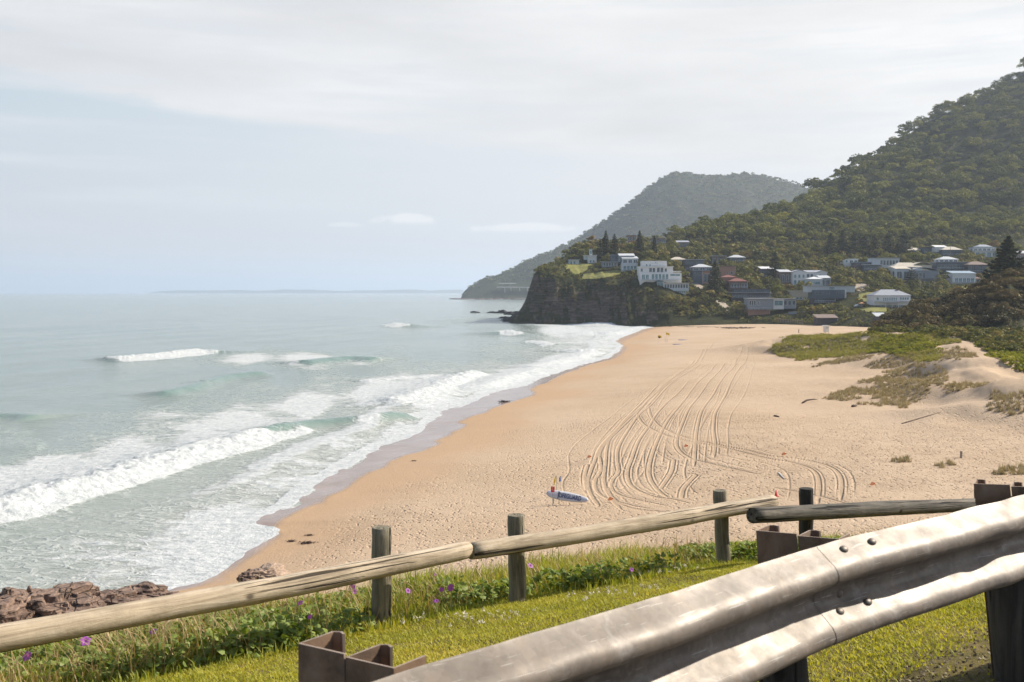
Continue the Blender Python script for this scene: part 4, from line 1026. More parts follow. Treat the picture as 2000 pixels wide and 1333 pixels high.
        for (a, b_, c, d_) in wl:
            wx0, wx1, wz0, wz1 = X_(a), X_(b_), Z_(d_), Z_(c)
            wz1 = min(wz1, zt - .05)
            if wz1 - wz0 < .2: continue
            f_ = MB(); q = .07
            f_.box(wx0 - q, wx1 + q, y0 - .05, y0 + .02, wz0 - q, wz0); f_.box(wx0 - q, wx1 + q, y0 - .05, y0 + .02, wz1, wz1 + q)
            f_.box(wx0 - q, wx0, y0 - .05, y0 + .02, wz0, wz1); f_.box(wx1, wx1 + q, y0 - .05, y0 + .02, wz0, wz1)
            if wx1 - wx0 > 1.6: f_.box((wx0 + wx1) / 2 - .04, (wx0 + wx1) / 2 + .04, y0 - .045, y0 + .015, wz0, wz1)
            g_ = MB(); g_.box(wx0, wx1, y0 - .03, y0 + .01, wz0, wz1)
            wo = g_.build('window', M['glassb' if wall in ('teal', 'white', 'pale') and bi % 2 == 0 else 'glass'], root)
            f_.build('frame', M['frame' if wall not in ('dark', 'navy') else 'w_grey'], wo)
        if rk != 'post' and (len(wl) >= 3) and bi % 2 == 0 and (x1 - x0) > 7 and (z1 - z0) > 2.4 and name not in ('boathouse', 'garage'):
            zb_ = min(Z_(w_[3]) for w_ in wl) - .25
            bm = MB(); bm.box(x0 + .1, x1 - .1, y0 - 1.3, y0 - .06, zb_ - .18, zb_); bm.build('balcony', M['w_pale' if wall in ('white', 'pale') else 'w_grey'], root)
            rm = MB(); rm.box(x0 + .1, x1 - .1, y0 - 1.30, y0 - 1.25, zb_ + .88, zb_ + .95)
            for i in range(int((x1 - x0) / .9) + 1): rm.box(x0 + .12 + i * .9, x0 + .17 + i * .9, y0 - 1.295, y0 - 1.255, zb_, zb_ + .88)
            rm.build('railing', M['frame' if bi % 4 == 0 else 'w_grey'], root)
        if rk != 'post' and z1 - z0 > 2.5:
            dp_ = MB(); dp_.box(x1 - .12, x1 - .02, y0 - .1, y0 - .01, zlow, zt - .1); dp_.build('downpipe', M['frame'], root)
        # side windows, seen only from a step aside
        if dep > 5 and isinstance(wins, int) and wins:
            for sx in (x0 - .03, x1 - .01):
                g_ = MB(); g_.box(sx, sx + .04, y0 + dep * .3, y0 + dep * .55, z0 + (zt - z0) * .35, z0 + (zt - z0) * .8); g_.build('window', M['glass'], root)
    if extra: extra(root, X_, Z_, s)
    return root
def strip(u0, u1, n, v0, v1, g=.12):
    w_ = (u1 - u0) / n; return [(u0 + i * w_ + g * w_, u0 + (i + 1) * w_ - g * w_, v0, v1) for i in range(n)]
def chim(root, X_, Z_, s):
    m = MB(); m.box(X_(1757), X_(1761), 4, 5, Z_(575), Z_(566)); m.box(X_(1756.6), X_(1761.4), 3.9, 5.1, Z_(566), Z_(565.3)); m.build('chimney', M['w_brick'], root)
H = build_house
H('beach_cottage', 'tiny pale blue flat-roofed cottage at the seaward end of the headland lawn', 'cottage', [(1111, 1131, 508, 518, 6, 0, 'pale', 'flat', 'grey', [(1114, 1117, 511, 517), (1120, 1124, 511, 516)])])
H('lookout_house', 'white house with a thin raised lookout roof above the headland lawn', 'house', [(1148, 1165, 500, 515, 7, 0, 'white', 'flat', 'white', [(1152, 1155, 509, 513), (1158, 1161, 509, 513)]), (1141, 1150, 500, 504, 5, .5, 'pale', 'flat', 'white', 0), (1152, 1157, 488, 499, 3, 2, 'pale', 'flat', 'blue', 1)])
H('glass_house', 'long grey blue house of glass in front of the dark pines', 'house', [(1176, 1206, 512, 523, 8, 0, 'grey', 'flat', 'grey', strip(1178, 1204, 5, 514, 521)), (1194, 1214, 499, 512, 8, 2, 'navy', 'flat', 'grey', 3)])
H('gable_house', 'pale blue house with twin light sloping roofs left of the big white block', 'house', [(1215, 1246, 515, 529, 8, 0, 'pale', 'none', 'x', strip(1217, 1244, 4, 520, 527)), (1216, 1246, 506, 516, 8, .6, 'pale', 'skil', 'pale', 3), (1212, 1241, 500, 507, 7, 5, 'grey', 'skil', 'pale', 2)])
H('white_apartment_house', 'large white stepped house of three storeys on the cliff edge', 'house', [
    (1250, 1331, 534, 549, 9, 0, 'white', 'none', 'x', strip(1253, 1268, 2, 537, 546) + strip(1272, 1306, 5, 536, 546) + [(1309, 1328, 536, 539.5)]),
    (1249, 1315, 522, 534, 9, 1.6, 'white', 'flat', 'white', [(1252, 1256, 525, 531)] + strip(1268, 1281, 2, 524, 532) + strip(1283, 1297, 2, 523.5, 532) + [(1299, 1303, 525, 531)]),
    (1256, 1304, 510, 522, 9, 3.2, 'white', 'none', 'x', [(1263, 1265.5, 516, 521), (1270, 1272, 516, 521), (1281, 1282, 512, 515), (1284, 1285, 512, 515)]),
    (1315, 1331, 531, 535, 6, 3.4, 'cream', 'flat', 'white', 0)])
H('cliff_house', 'pale blue two storey house under the white block with a long flat roof', 'house', [
    (1316, 1340, 564, 574, 8, .8, 'pale', 'none', 'x', strip(1317, 1339, 6, 565, 572)), (1296, 1345, 554, 565, 9, 0, 'pale', 'flat', 'cream', strip(1297, 1344, 9, 556, 563)), (1284, 1297, 549, 562, 7, 1.2, 'teal', 'none', 'x', 2)])
H('verandah_house', 'dark house with a flat pale verandah roof behind the driveway', 'house', [(1338, 1374, 518, 531, 8, 0, 'dark', 'none', 'x', strip(1339, 1348, 2, 522, 529)), (1337, 1375, 508, 518, 8, .5, 'navy', 'flat', 'pale', 5)])
H('blue_deck_house', 'brick house with hipped silver roof and blue deck beside the parked cars', 'house', [(1353, 1372, 530, 556, 8, 0, 'navy', 'none', 'x', strip(1354, 1371, 2, 533, 538)), (1372, 1390, 530, 556, 8, .3, 'pinkbrick', 'none', 'x', 1), (1353, 1391, 516, 530, 9, .6, 'grey', 'hip', 'pale', 3)])
H('hip_roof_house', 'low house with a weathered hipped roof above the verandah house', 'house', [(1308, 1341, 502, 513, 8, 0, 'brown', 'hip', 'cream', 3)])
H('timber_house', 'brown house with light flat roof behind the tall pine', 'house', [(1390, 1418, 501, 518, 8, 0, 'brown', 'flat', 'pale', 3)])
H('grey_roof_house', 'dark verandah house with pale grey hip roof below the bright trees', 'house', [(1424, 1456, 498, 513, 8, 0, 'dark', 'hip', 'pale', 4)])
H('brick_house', 'pinkish brick house with a light roof above the red roofs', 'house', [(1406, 1436, 521, 543, 8, 0, 'pinkbrick', 'flat', 'brown', [(1420, 1422, 532, 536), (1427, 1431, 531, 536)])])
H('red_roof_house', 'brown house under two stepped red tiled roofs', 'house', [(1424, 1460, 544, 571, 8, 0, 'brown', 'hip', 'red', strip(1427, 1445, 3, 555, 562) + strip(1448, 1459, 2, 555, 562)), (1413, 1443, 537, 551, 8, 5, 'brick', 'hip', 'red', 0)])
H('dark_roof_house', 'long low black-roofed house behind the orange brick base', 'house', [(1428, 1504, 572, 590, 9, 0, 'dark', 'flat', 'grey', strip(1430, 1460, 5, 575, 581)), (1436, 1506, 566, 573, 8, 4, 'dark', 'flat', 'dark', 6)])
H('weatherboard_house', 'grey weatherboard house on an orange brick base above the sand', 'house', [
    (1462, 1504, 600, 616, 8, .5, 'pinkbrick', 'none', 'x', strip(1463, 1503, 5, 601, 604.5, .3)), (1461, 1511, 584, 600, 9, 0, 'grey', 'flat', 'pale', strip(1463, 1476, 3, 588, 596) + [(1480, 1482, 590, 597), (1483, 1484, 590, 597)]),
    (1511, 1531, 585, 600, 8, .4, 'white', 'flat', 'pale', [(1513, 1529, 588, 597)]), (1531, 1556, 585, 599, 7, 1.5, 'grey', 'flat', 'grey', 3)])
H('white_gable_house', 'white two storey gabled house with rows of dark windows', 'house', [
    (1548, 1574, 528, 558, 9, 0, 'white', 'gablef', 'grey', strip(1549, 1573, 3, 537, 543, .25) + strip(1549, 1573, 3, 548, 556, .2)), (1574, 1601, 528, 557, 9, .4, 'white', 'gable', 'grey', strip(1575, 1589, 2, 536, 542) + strip(1576, 1590, 2, 547, 556)),
    (1592, 1615, 529, 554, 9, .2, 'white', 'gablef', 'white', [(1600, 1604, 537, 540)]), (1526, 1548, 532, 556, 8, 3, 'brown', 'skil', 'pale', 2)])
H('small_blue_house', 'small pale blue house with a white pyramid roof in front of the gabled house', 'house', [(1579, 1606, 541, 563, 7, 0, 'pale', 'hip', 'white', [(1589, 1591, 551, 555), (1592, 1601, 551, 556)]), (1604, 1624, 544, 560, 6, 2, 'grey', 'skil', 'pale', 2)])
H('modern_beach_house', 'long dark modern house with teal windows and thin flat roof', 'house', [
    (1590, 1632, 579, 594, 8, .5, 'dark', 'none', 'x', strip(1592, 1612, 3, 581, 590)), (1588, 1650, 567, 579, 9, 0, 'navy', 'none', 'x', strip(1591, 1606, 2, 569, 576) + [(1608, 1620, 570, 572.5), (1608, 1620, 573.5, 576), (1634, 1637, 570, 577), (1640, 1647, 569, 574)]),
    (1579, 1672, 560, 567, 8, 2.2, 'pale', 'flat', 'grey', strip(1622, 1632, 4, 561, 566)), (1650, 1653, 566, 578, 6, .4, 'white', 'none', 'x', 0)])
H('cream_pavilion', 'cream flat-roofed pavilion left of the dark modern house', 'pavilion', [(1548, 1585, 577, 586, 7, 0, 'white', 'none', 'x', strip(1554, 1581, 4, 578, 584.5)), (1546, 1583, 569, 577, 8, -.6, 'cream', 'flat', 'cream', 0)])
H('white_box_house', 'small white cube house at the foot of the dark pines', 'house', [(1647, 1659, 508, 526, 7, 0, 'white', 'none', 'x', [(1652, 1655, 509, 513)]), (1659, 1676, 507, 517, 7, .4, 'white', 'flat', 'white', 2)])
H('blue_grey_house', 'blue grey two storey modern house with tall white posts', 'house', [
    (1687, 1722, 518, 529, 8, 0, 'navy', 'flat', 'pale', 4), (1706, 1758, 505, 520, 9, 1.5, 'pale', 'flat', 'grey', strip(1720, 1756, 6, 509, 518)), (1674, 1708, 513, 519, 7, 4, 'dark', 'flat', 'blue', 3)])
H('verandah_cottage', 'white cottage with grey hipped roof and raised verandah above the lawn', 'cottage', [
    (1707, 1778, 566, 592, 10, 0.02, 'white', 'hip', 'grey', [(1712, 1716, 582, 587)] + strip(1724, 1752, 8, 582, 588, .2) + strip(1757, 1775, 4, 581.5, 586, .15)), (1726, 1752, 591, 600, 2.2, -2.2, 'pale', 'post', 'x', 0), (1709, 1770, 592, 601, 8, .6, 'grey', 'none', 'x', 5)], extra=chim)
H('vaulted_house', 'cream house with rounded vaulted roofs behind the wavy grey house', 'house', [(1745, 1800, 513, 536, 9, 0, 'pale', 'hip', 'cream', strip(1748, 1776, 4, 528, 533)), (1788, 1822, 518, 530, 8, 2, 'cream', 'curve', 'cream', 0)])
H('wavy_roof_house', 'slate grey house with a low curved roof and cream edge', 'house', [(1777, 1833, 529, 551, 9, 0, 'grey', 'curve', 'grey', strip(1780, 1808, 4, 533, 544)), (1750, 1778, 526, 549, 8, .6, 'pale', 'skil', 'cream', 2)])
H('balcony_house', 'grey modern house with full width balcony and small top floor', 'house', [(1828, 1890, 513, 528, 9, 0, 'navy', 'flat', 'grey', strip(1831, 1888, 8, 517, 525)), (1838, 1874, 501, 513, 8, 2.5, 'pale', 'hip', 'pale', 4), (1866, 1880, 527, 534, 6, 1, 'grey', 'none', 'x', 1)])
H('blue_roof_house', 'low white house with a long blue grey roof above a small lawn', 'house', [(1860, 1905, 535, 556, 8, 0, 'white', 'skil', 'blue', strip(1864, 1903, 5, 544, 551)), (1902, 1918, 540, 556, 6, 2, 'brick', 'hip', 'brown', 1)])
H('cream_roof_house', 'house with a cream roof at the top left of the upper street', 'house', [(1772, 1804, 484, 496, 8, 0, 'dark', 'hip', 'cream', 3)])
H('navy_house', 'dark blue house half hidden between two cream roofs', 'house', [(1804, 1832, 484, 497, 8, 0, 'navy', 'flat', 'dark', 3)])
H('tan_roof_house', 'house with a tan hipped roof on the upper street', 'house', [(1840, 1879, 482, 501, 8, 0, 'navy', 'hip', 'cream', 4), (1833, 1856, 483, 489, 6, 5, 'white', 'skil', 'white', 0)])
H('terraced_white_house', 'white three tier house behind the big dark pine', 'house', [(1904, 1948, 491, 504, 8, 0, 'white', 'flat', 'white', 4), (1905, 1948, 484, 492, 7, 3, 'blue' if False else 'pale', 'flat', 'blue', 5), (1916, 1945, 477, 485, 6, 6, 'pale', 'hip', 'grey', 4)])
H('brown_roof_house', 'house with brown tiled roof left of the big dark pine', 'house', [(1890, 1930, 511, 535, 8, 0, 'dark', 'hip', 'brown', 3)])
H('edge_house', 'grey roofed house right of the big dark pine', 'house', [(1984, 2016, 490, 512, 8, 0, 'brick', 'hip', 'pale', 3)])
H('ridge_brick_house', 'red brick house on the ridge between the two pines', 'house', [(1225, 1243, 461, 472, 8, 0, 'brick', 'flat', 'brown', 2), (1211, 1226, 465, 474, 6, -1, 'white', 'flat', 'pale', 2)])
H('ridge_long_house', 'low brown house with a white strip roof on the ridge', 'house', [(1272, 1300, 466, 478, 8, 0, 'brown', 'flat', 'cream', 4)])
H('hillside_shed', 'small grey sloping roofed house in the bright shrubs', 'house', [(1322, 1346, 474, 486, 7, 0, 'brown', 'skil', 'grey', 2)])
H('hidden_house', 'house with a white sunlit eave behind the dark fir', 'house', [(1487, 1512, 526, 544, 8, 0, 'dark', 'skil', 'white', 3)])
H('boathouse', 'long dark shed with a dull red roof in the haze behind the beach', 'shed', [(1596, 1636, 622, 634, 6, 0, 'shed', 'skil', 'brown', 0)], group=None)
H('garage', 'small shed with a pale flat roof at the edge of the dark bushes', 'shed', [(1712, 1732, 619, 630, 5, 0, 'dark', 'skil', 'pale', 0)], group=None, anchor=445)
# =============== single trees and shrubs ===============
def clear(x, y, u, v, r=3., hg=7.):
    for (a, b, c, d, yy) in HRECT:
        rr = (r / y) * F
        if a - rr < u < b + rr and y > yy - 6 and y < yy + 14: return False          # inside the walls
        if a - rr * .2 < u < b + rr * .2 and yy - 45 < y <= yy - 6 and v - hg * F / y < d - 4 : return False   # would hide the facade
    for p_ in LAWNS:
        if inpoly(p_, u, v): return False
    return True
protos = {}
def proto_tree(kind, i):
    """a gum: crown and trunk meshes, made once and shared"""
    k = (kind, i)
    if k in protos: return protos[k]
    r_ = np.random.default_rng(100 + i * 7 + hash(kind) % 5 * 0 + len(kind))
    if kind in ('gum', 'bright', 'amber'):
        c = crown(r_, 5.6, 10.5, 17, 46, .08) if kind == 'gum' else crown(r_, 4.2, 7.5, 12, 44, .10, .75)
        t = trunkmb(8 if kind == 'gum' else 5.5, .32, r_)
    elif kind == 'shrub': c = crown(r_, 2.6, 3.4, 9, 40, .11, .9); t = trunkmb(2., .12, r_)
    me = bpy.data.meshes.new('crown'); me.from_pydata(c.tolist(), [], tri_faces(len(c)).tolist())
    tm = bpy.data.meshes.new('trunk'); tm.from_pydata([list(map(float, p)) for p in t.v], [], t.f); tm.materials.append(M['trunk'])
    protos[k] = (me, tm); return protos[k]
_mc = {}
def tree(name, kind, i, x, y, z, s, label, cat, group, mat, parts=True):
    me, tm = proto_tree(kind, i)
    if (kind, i, mat) not in _mc:
        m2 = me.copy(); m2.materials.clear(); m2.materials.append(M[mat]); _mc[kind, i, mat] = m2
    m2 = _mc[kind, i, mat]
    root = empty(name, (x, y, z - .3), label, cat, group, random.random() * 6.28); root.scale = (s, s, s * random.uniform(.85, 1.12))
    c = bpy.data.objects.new('crown', m2); C.objects.link(c); c.parent = root; c.color = (random.random(), 0, 0, 1)
    t = bpy.data.objects.new('trunk', tm); C.objects.link(t); t.parent = root
    return root
rt = np.random.default_rng(21); n_t = 0
# front band of gums at the foot of the hill
bands = [('gum', 'gum', 'broad crowned sunlit gum tree in the band along the foot of the big hill', 'gum trees along the foot of the big hill')]
pts = scatter(1290, 2060, 700, 880, 11.5, rt)
placed = []
for x, y in pts:
    u = 1000 + F * x / y; z = float(hz(x, y)); uu_, v = proj(x, y, z)
    if z < 14: continue
    vlim = np.interp(u, [1290, 1330, 1400, 1500, 1600, 1700, 1800, 1900, 2060], [458, 470, 478, 484, 482, 478, 470, 465, 462])
    if v > vlim: continue
    if n_t >= 185: break
    if rt.random() < .16: continue
    if not clear(x, y, u, v, 4): continue
    s = rt.uniform(.75, 1.35); n_t += 1; placed.append((x, y))
    tree('gum_tree', 'gum', int(rt.integers(6)), x, y, z, s, bands[0][2], 'tree', bands[0][3], 'gum')
print('band gums', n_t)
# rest of the band as part of the wood: fill remaining gaps
pl = np.array(placed); pts2 = scatter(1290, 2080, 690, 900, 8.5, rt); keep = []
for x, y in pts2:
    u = 1000 + F * x / y; z = float(hz(x, y)); uu_, v = proj(x, y, z)
    vlim = np.interp(u, [1290, 1330, 1400, 1500, 1600, 1700, 1800, 1900, 2060], [458, 470, 478, 484, 482, 478, 470, 465, 462])
    if z > 14 and v < vlim and np.hypot(pl[:, 0] - x, pl[:, 1] - y).min() > 6.5 and clear(x, y, u, v, 4): keep.append((x, y, z, rt.uniform(.5, .85)))
keep = np.array(keep)
Vv = place_many(gumv, keep[:, 0], keep[:, 1], keep[:, 2] - 1.5, keep[:, 3], rt)
tag(mesh_np('lower_forest', Vv, tri_faces(len(Vv)), M['gum'], attrs=dict(tint=TINT)), 'green trees filling the gaps between the gums at the foot of the hill', 'forest', kind='stuff')

# garden trees and shrubs of the town
n_g = 0
pts = scatter(1085, 1990, 500, 720, 8.6, rt); rt.shuffle(pts)
kinds = [('shrub', 'bush', 'olive green garden bush among the hillside houses', 'bush', 'bushes among the hillside houses', .50),
         ('bright', 'bright', 'bright yellow green garden tree among the hillside houses', 'tree', 'bright trees among the hillside houses', .22),
         ('bright', 'bush', 'dull green round garden tree among the hillside houses', 'tree', 'dull green trees among the hillside houses', .20),
         ('amber', 'amber', 'amber brown leaved tree among the hillside houses', 'tree', 'amber trees among the hillside houses', .08)]
gp = []
for x, y in pts:
    if n_g >= 270: break
    u = 1000 + F * x / y; z = float(hz(x, y)); uu_, v = proj(x, y, z)
    if z < 7: continue
    vlim = np.interp(u, [1085, 1250, 1330, 1400, 1500, 1600, 1700, 1800, 1900, 2060], [470, 470, 470, 480, 487, 488, 482, 472, 468, 466])
    if v < vlim or (u < 1180 and v > 520 and u < 1240): continue
    if v > 590 and u > 1700: continue
    if u < 1260 and v > 505 + 12: continue
    if not clear(x, y, u, v, 3, 4.0): continue
    q = rt.random(); acc = 0
    for kd in kinds:
        acc += kd[5]
        if q < acc: break
    s = rt.uniform(.75, 1.5) * (1.15 if kd[0] == 'shrub' else .78)
    if y > 640 and kd[0] != 'shrub': s *= 1.2
    tree('garden_' + ('bush' if kd[0] == 'shrub' else 'tree'), kd[0], int(rt.integers(3)), x, y, z, s, kd[2], kd[3], kd[4], kd[1]); n_g += 1; gp.append((x, y))
print('garden', n_g)
# low undergrowth covering the slopes: nobody could count it
shv = [crown(rt, 1.5, 1.7, 4, 16, .17, .95) for _ in range(6)]
def cover(name, pts, dens, mat, label, smin=.7, smax=1.5, zf=hz, protos_=shv, cond=None, hg=2.2):
    z = zf(pts[:, 0], pts[:, 1]); out = []
    for (x, y), zz in zip(pts, z):
        u, v = proj(x, y, zz)
        if zz < 2.6 or rt.random() > dens or (cond and not cond(u, v, zz, y)): continue
        if zf is hz and not clear(x, y, u, v, 1.2, hg): continue
        out.append((x, y, zz, rt.uniform(smin, smax)))
    out = np.array(out)
    Vv = place_many(protos_, out[:, 0], out[:, 1], out[:, 2] - .3, out[:, 3], rt)
    print(name, len(out))
    return tag(mesh_np(name, Vv, tri_faces(len(Vv)), M[mat], attrs=dict(tint=TINT)), label, 'undergrowth', kind='stuff')
nn = lambda u, v, s_: float(fbm(u / 9., v / 6., 3, s_))
thk = [crown(rt, 2.9, 4.6, 11, 34, .12, .85) for _ in range(6)]
cover('town_thicket', scatter(1085, 2000, 500, 815, 6.0, rt), .85, 'bush', 'dense dull green trees and thicket filling the town slope', .7, 1.6, protos_=thk, hg=5.0,
      cond=lambda u, v, z, y: z > 6 and not (u < 1260 and v > 512) and not (u < 1290 and v > 560) and nn(u, v, 6) > .36)
cover('town_undergrowth', scatter(1040, 2000, 500, 700, 3.3, rt), .9, 'bush', 'tangled olive undergrowth between the hillside houses', .8, 1.9,
      cond=lambda u, v, z, y: z > 5 and not (u < 1250 and v > 545) and not (u < 1285 and v > 575) and nn(u, v, 1) > .33)
cover('sunlit_shrubs', scatter(1040, 2000, 500, 700, 4.2, rt), .85, 'bright', 'sunlit yellow green shrubs on the town slope', .6, 1.4,
      cond=lambda u, v, z, y: z > 5 and not (u < 1250 and v > 550) and not (u < 1285 and v > 575) and nn(u, v, 2) > .56)
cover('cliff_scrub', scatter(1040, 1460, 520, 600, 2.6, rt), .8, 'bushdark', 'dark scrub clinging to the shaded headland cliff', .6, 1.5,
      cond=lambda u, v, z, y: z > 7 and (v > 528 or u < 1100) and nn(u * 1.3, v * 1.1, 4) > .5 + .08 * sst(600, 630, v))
cover('back_dune_scrub', scatter(1440, 1745, 440, 540, 2.6, rt), .9, 'bush', 'low brown scrub behind the beach below the houses', .6, 1.6, cond=lambda u, v, z, y: v > 586 and z > 2.7 and nn(u, v, 5) > .32)

# Norfolk pines: whorls of drooping branches up a straight stem
def pine(x, y, z, h, rad, label, group, mat='pine', dens=1.0, name='norfolk_pine', seed=0, irr=.12):
    r_ = np.random.default_rng(300 + seed)
    root = empty(name, (x, y, z), label, 'pine tree', group)
    t = MB(); t.tube([(0, 0, -2), (0, 0, h * .5), (0, 0, h * .97)], [h * .017, h * .011, h * .003], 7); t.build('trunk', M['trunk'], root)
    out = []; nw = int(h / 1.05); br = MB()
    for i in range(nw):
        f = i / (nw - 1); zz = h * (.10 + .88 * f); rr = rad * (1 - f) ** .8 * (1 - .25 * (f < .08)) + .25
        nb = 7
        for j in range(nb):
            a = 2 * math.pi * (j + .5 * (i % 2)) / nb + r_.normal() * .12; L_ = rr * r_.uniform(1 - irr, 1.08)
            q = r_.random((int(34 * dens * (.35 + L_ / rad)), 1)) ** .7
            dirn = np.array([math.cos(a), math.sin(a), 0]); side = np.array([-dirn[1], dirn[0], 0])
            p = dirn * q * L_ + side * r_.normal(size=q.shape) * .13 * L_ * (1.15 - q) + np.array([0, 0, 1]) * (zz - .18 * q * L_ + .20 * q ** 3 * L_ + .12 * r_.normal(size=q.shape))
            out.append(tris(p, .30 + .012 * h, np.array([0, 0, 1.]) + .3 * dirn, r_, .45))
            br.tube([(0, 0, zz), tuple(dirn * L_ * .9 + np.array([0, 0, zz - .12 * L_]))], [.09, .02], 3)
    c = np.concatenate(out)
    mesh_np('crown', c, tri_faces(len(c)), M[mat], parent=root); br.build('branches', M['trunk'], root)
    return root
def pine_at(u, vb, vt, wpx, label, group=None, y=None, **kw):
    h_ = hit(u, vb) if y is None else P(u, vb, y)
    s = h_[1] / F
    return pine(h_[0], h_[1], h_[2], (vb - vt) * s, wpx * s / 2, label, group, **kw)
pine_at(1183, 503, 452, 22, 'tall dark pine left of the ridge houses on the headland', seed=1)
pine_at(1200, 505, 458, 24, 'dark pine beside the glass house on the headland', seed=2)
pine_at(1172, 506, 468, 20, 'short dark pine behind the lookout house', seed=3)
pine_at(1249, 505, 452, 28, 'broad dark pine standing alone above the gable house', seed=4)
pine_at(1278, 508, 463, 14, 'narrow dark pine above the big white block', seed=5)
pine_at(1396, 575, 508, 40, 'tall pine with layered branches in front of the pinkish brick house', seed=6)
pine_at(1513, 548, 492, 34, 'dark pine in front of the hidden sunlit eave', seed=7)
for i, (u, vb, vt, w_) in enumerate([(1622, 505, 456, 34), (1645, 507, 450, 36), (1668, 506, 458, 34), (1688, 505, 462, 36), (1708, 504, 458, 34), (1735, 503, 452, 40), (1765, 500, 450, 40), (1432, 500, 458, 26)]):
    pine_at(u, vb, vt, w_, 'dark pine in the row of pines behind the white cube house' if i < 7 else 'dark pine above the grey roofed verandah house', 'dark pines behind the white cube house' if i < 7 else None, seed=10 + i)
pine_at(1780, 553, 525, 34, 'low dark fir in front of the wavy roofed house', seed=21)
# the big dark pine at the right edge, nearer than the town
pine_at(1966, 620, 462, 150, 'big dark spreading pine rising over the bushy hillock at the right edge', y=330, dens=3.0, seed=30, irr=.5)

# palms
def palm(u, vb, vt, label, seed):
    h_ = hit(u, vb); s = h_[1] / F; h = (vb - vt) * s; r_ = np.random.default_rng(seed)
    root = empty('palm_tree', h_, label, 'palm tree', 'palms among the houses')
    t = MB(); t.tube([(0, 0, -1), (.1, 0, h * .5), (.2, .1, h)], [.28, .22, .2], 6); t.build('trunk', M['trunk'], root)
    out = []
    for i in range(22):
        a = r_.random() * 6.28; L_ = r_.uniform(2.4, 3.2); el = r_.uniform(-.2, 1.1)
        q = np.linspace(.1, 1, 16)[:, None]; dirn = np.array([math.cos(a), math.sin(a), 0])
        p = np.array([.2, .1, h]) + dirn * q * L_ * math.cos(el) + np.array([0, 0, 1]) * (q * L_ * math.sin(el) - 1.5 * q ** 2)
        out.append(tris(p, .42, np.array([0, 0, 1.]) + dirn * .3, r_, .4))
    c = np.concatenate(out); mesh_np('fronds', c, tri_faces(len(c)), M['bright'], parent=root)
for i, (u, vb, vt) in enumerate([(1455, 546, 528), (1461, 549, 531), (1424, 524, 512), (1921, 480, 470), (1302, 524, 512)]): palm(u, vb, vt, 'small palm with a shaggy head standing among the houses', 60 + i)

# =============== bushy hillock at the right, nearer than the town ===============
hk = [(1700, 660), (1716, 645), (1745, 622), (1790, 606), (1840, 592), (1880, 580), (1915, 566), (1945, 548), (1975, 535), (2010, 528), (2080, 515), (2200, 500), (2500, 490)]
hku = np.array([a for a, b in hk]); hkv = np.array([b for a, b in hk]) - 12
kH = (np.arange(1690, 2500, 4) - 1000) / F; YH = np.arange(228, 420, 3.)
KH, YH2 = np.meshgrid(kH, YH, indexing='ij'); XH = KH * YH2
def hockz(x, y):
    u = 1000 + F * x / y; v = np.interp(u, hku, hkv) + 14
    top = CZ + (571 - v) / F * 330.
    lo = 3.0
    return lo - 2 + (np.maximum(top - lo, 0) + 2) * sst(238, 318, y - 25 * fbm(u / 50, 2., 2, 2) + np.clip((1900 - u) * .12, 0, 40) * .5) * (1 - .9 * sst(345, 415, y)) + 1.6 * (fbm(x / 9, y / 9, 3, 1) - .5)
tag(mesh_np('bushy_hillock', np.stack([XH, YH2, hockz(XH, YH2)], -1).reshape(-1, 3), gridfaces(*XH.shape), M['hill'], smooth=True), kind='structure')
bv = [crown(rt, 3.2, 3.6, 12, 60, .075, .95) for _ in range(5)]
def bush_cover(name, mat, thr, sd_, label, step, smin, smax):
    pts = scatter(1705, 2110, 236, 350, step, rt); z = hockz(pts[:, 0], pts[:, 1]); out = []
    for (x, y), zz in zip(pts, z):
        if zz < 3.2 or rt.random() > .92 or float(fbm(x / 13., y / 13., 3, sd_)) < thr: continue
        out.append((x, y, zz, rt.uniform(smin, smax)))
    out = np.array(out); Vv = place_many(bv, out[:, 0], out[:, 1], out[:, 2] - 1.0, out[:, 3], rt); print(name, len(out), len(Vv) // 3)
    return tag(mesh_np(name, Vv, tri_faces(len(Vv)), M[mat], attrs=dict(tint=TINT)), label, 'bushes', kind='stuff')
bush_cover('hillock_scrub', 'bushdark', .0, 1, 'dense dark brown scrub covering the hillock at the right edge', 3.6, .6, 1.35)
bush_cover('hillock_green_scrub', 'bush', .52, 3, 'patches of green bushes on the hillock at the right edge', 4.4, .5, .95)
# =============== dune plants ===============
def ondune(u, v): h_ = hits(u, v); return h_
ds_ = np.random.default_rng(77)
def region_pts(polys, n):
    out = []
    for poly in polys:
        poly_ = np.array(poly); lo = poly_.min(0); hi = poly_.max(0); k = 0
        A = 0
        for i in range(len(poly)): A += poly[i - 1][0] * poly[i][1] - poly[i][0] * poly[i - 1][1]
        m = int(n * abs(A) / 2); got = 0
        while got < m:
            u, v = lo + (hi - lo) * ds_.random(2)
            if inpoly(poly, u, v): out.append((u, v)); got += 1
    return out
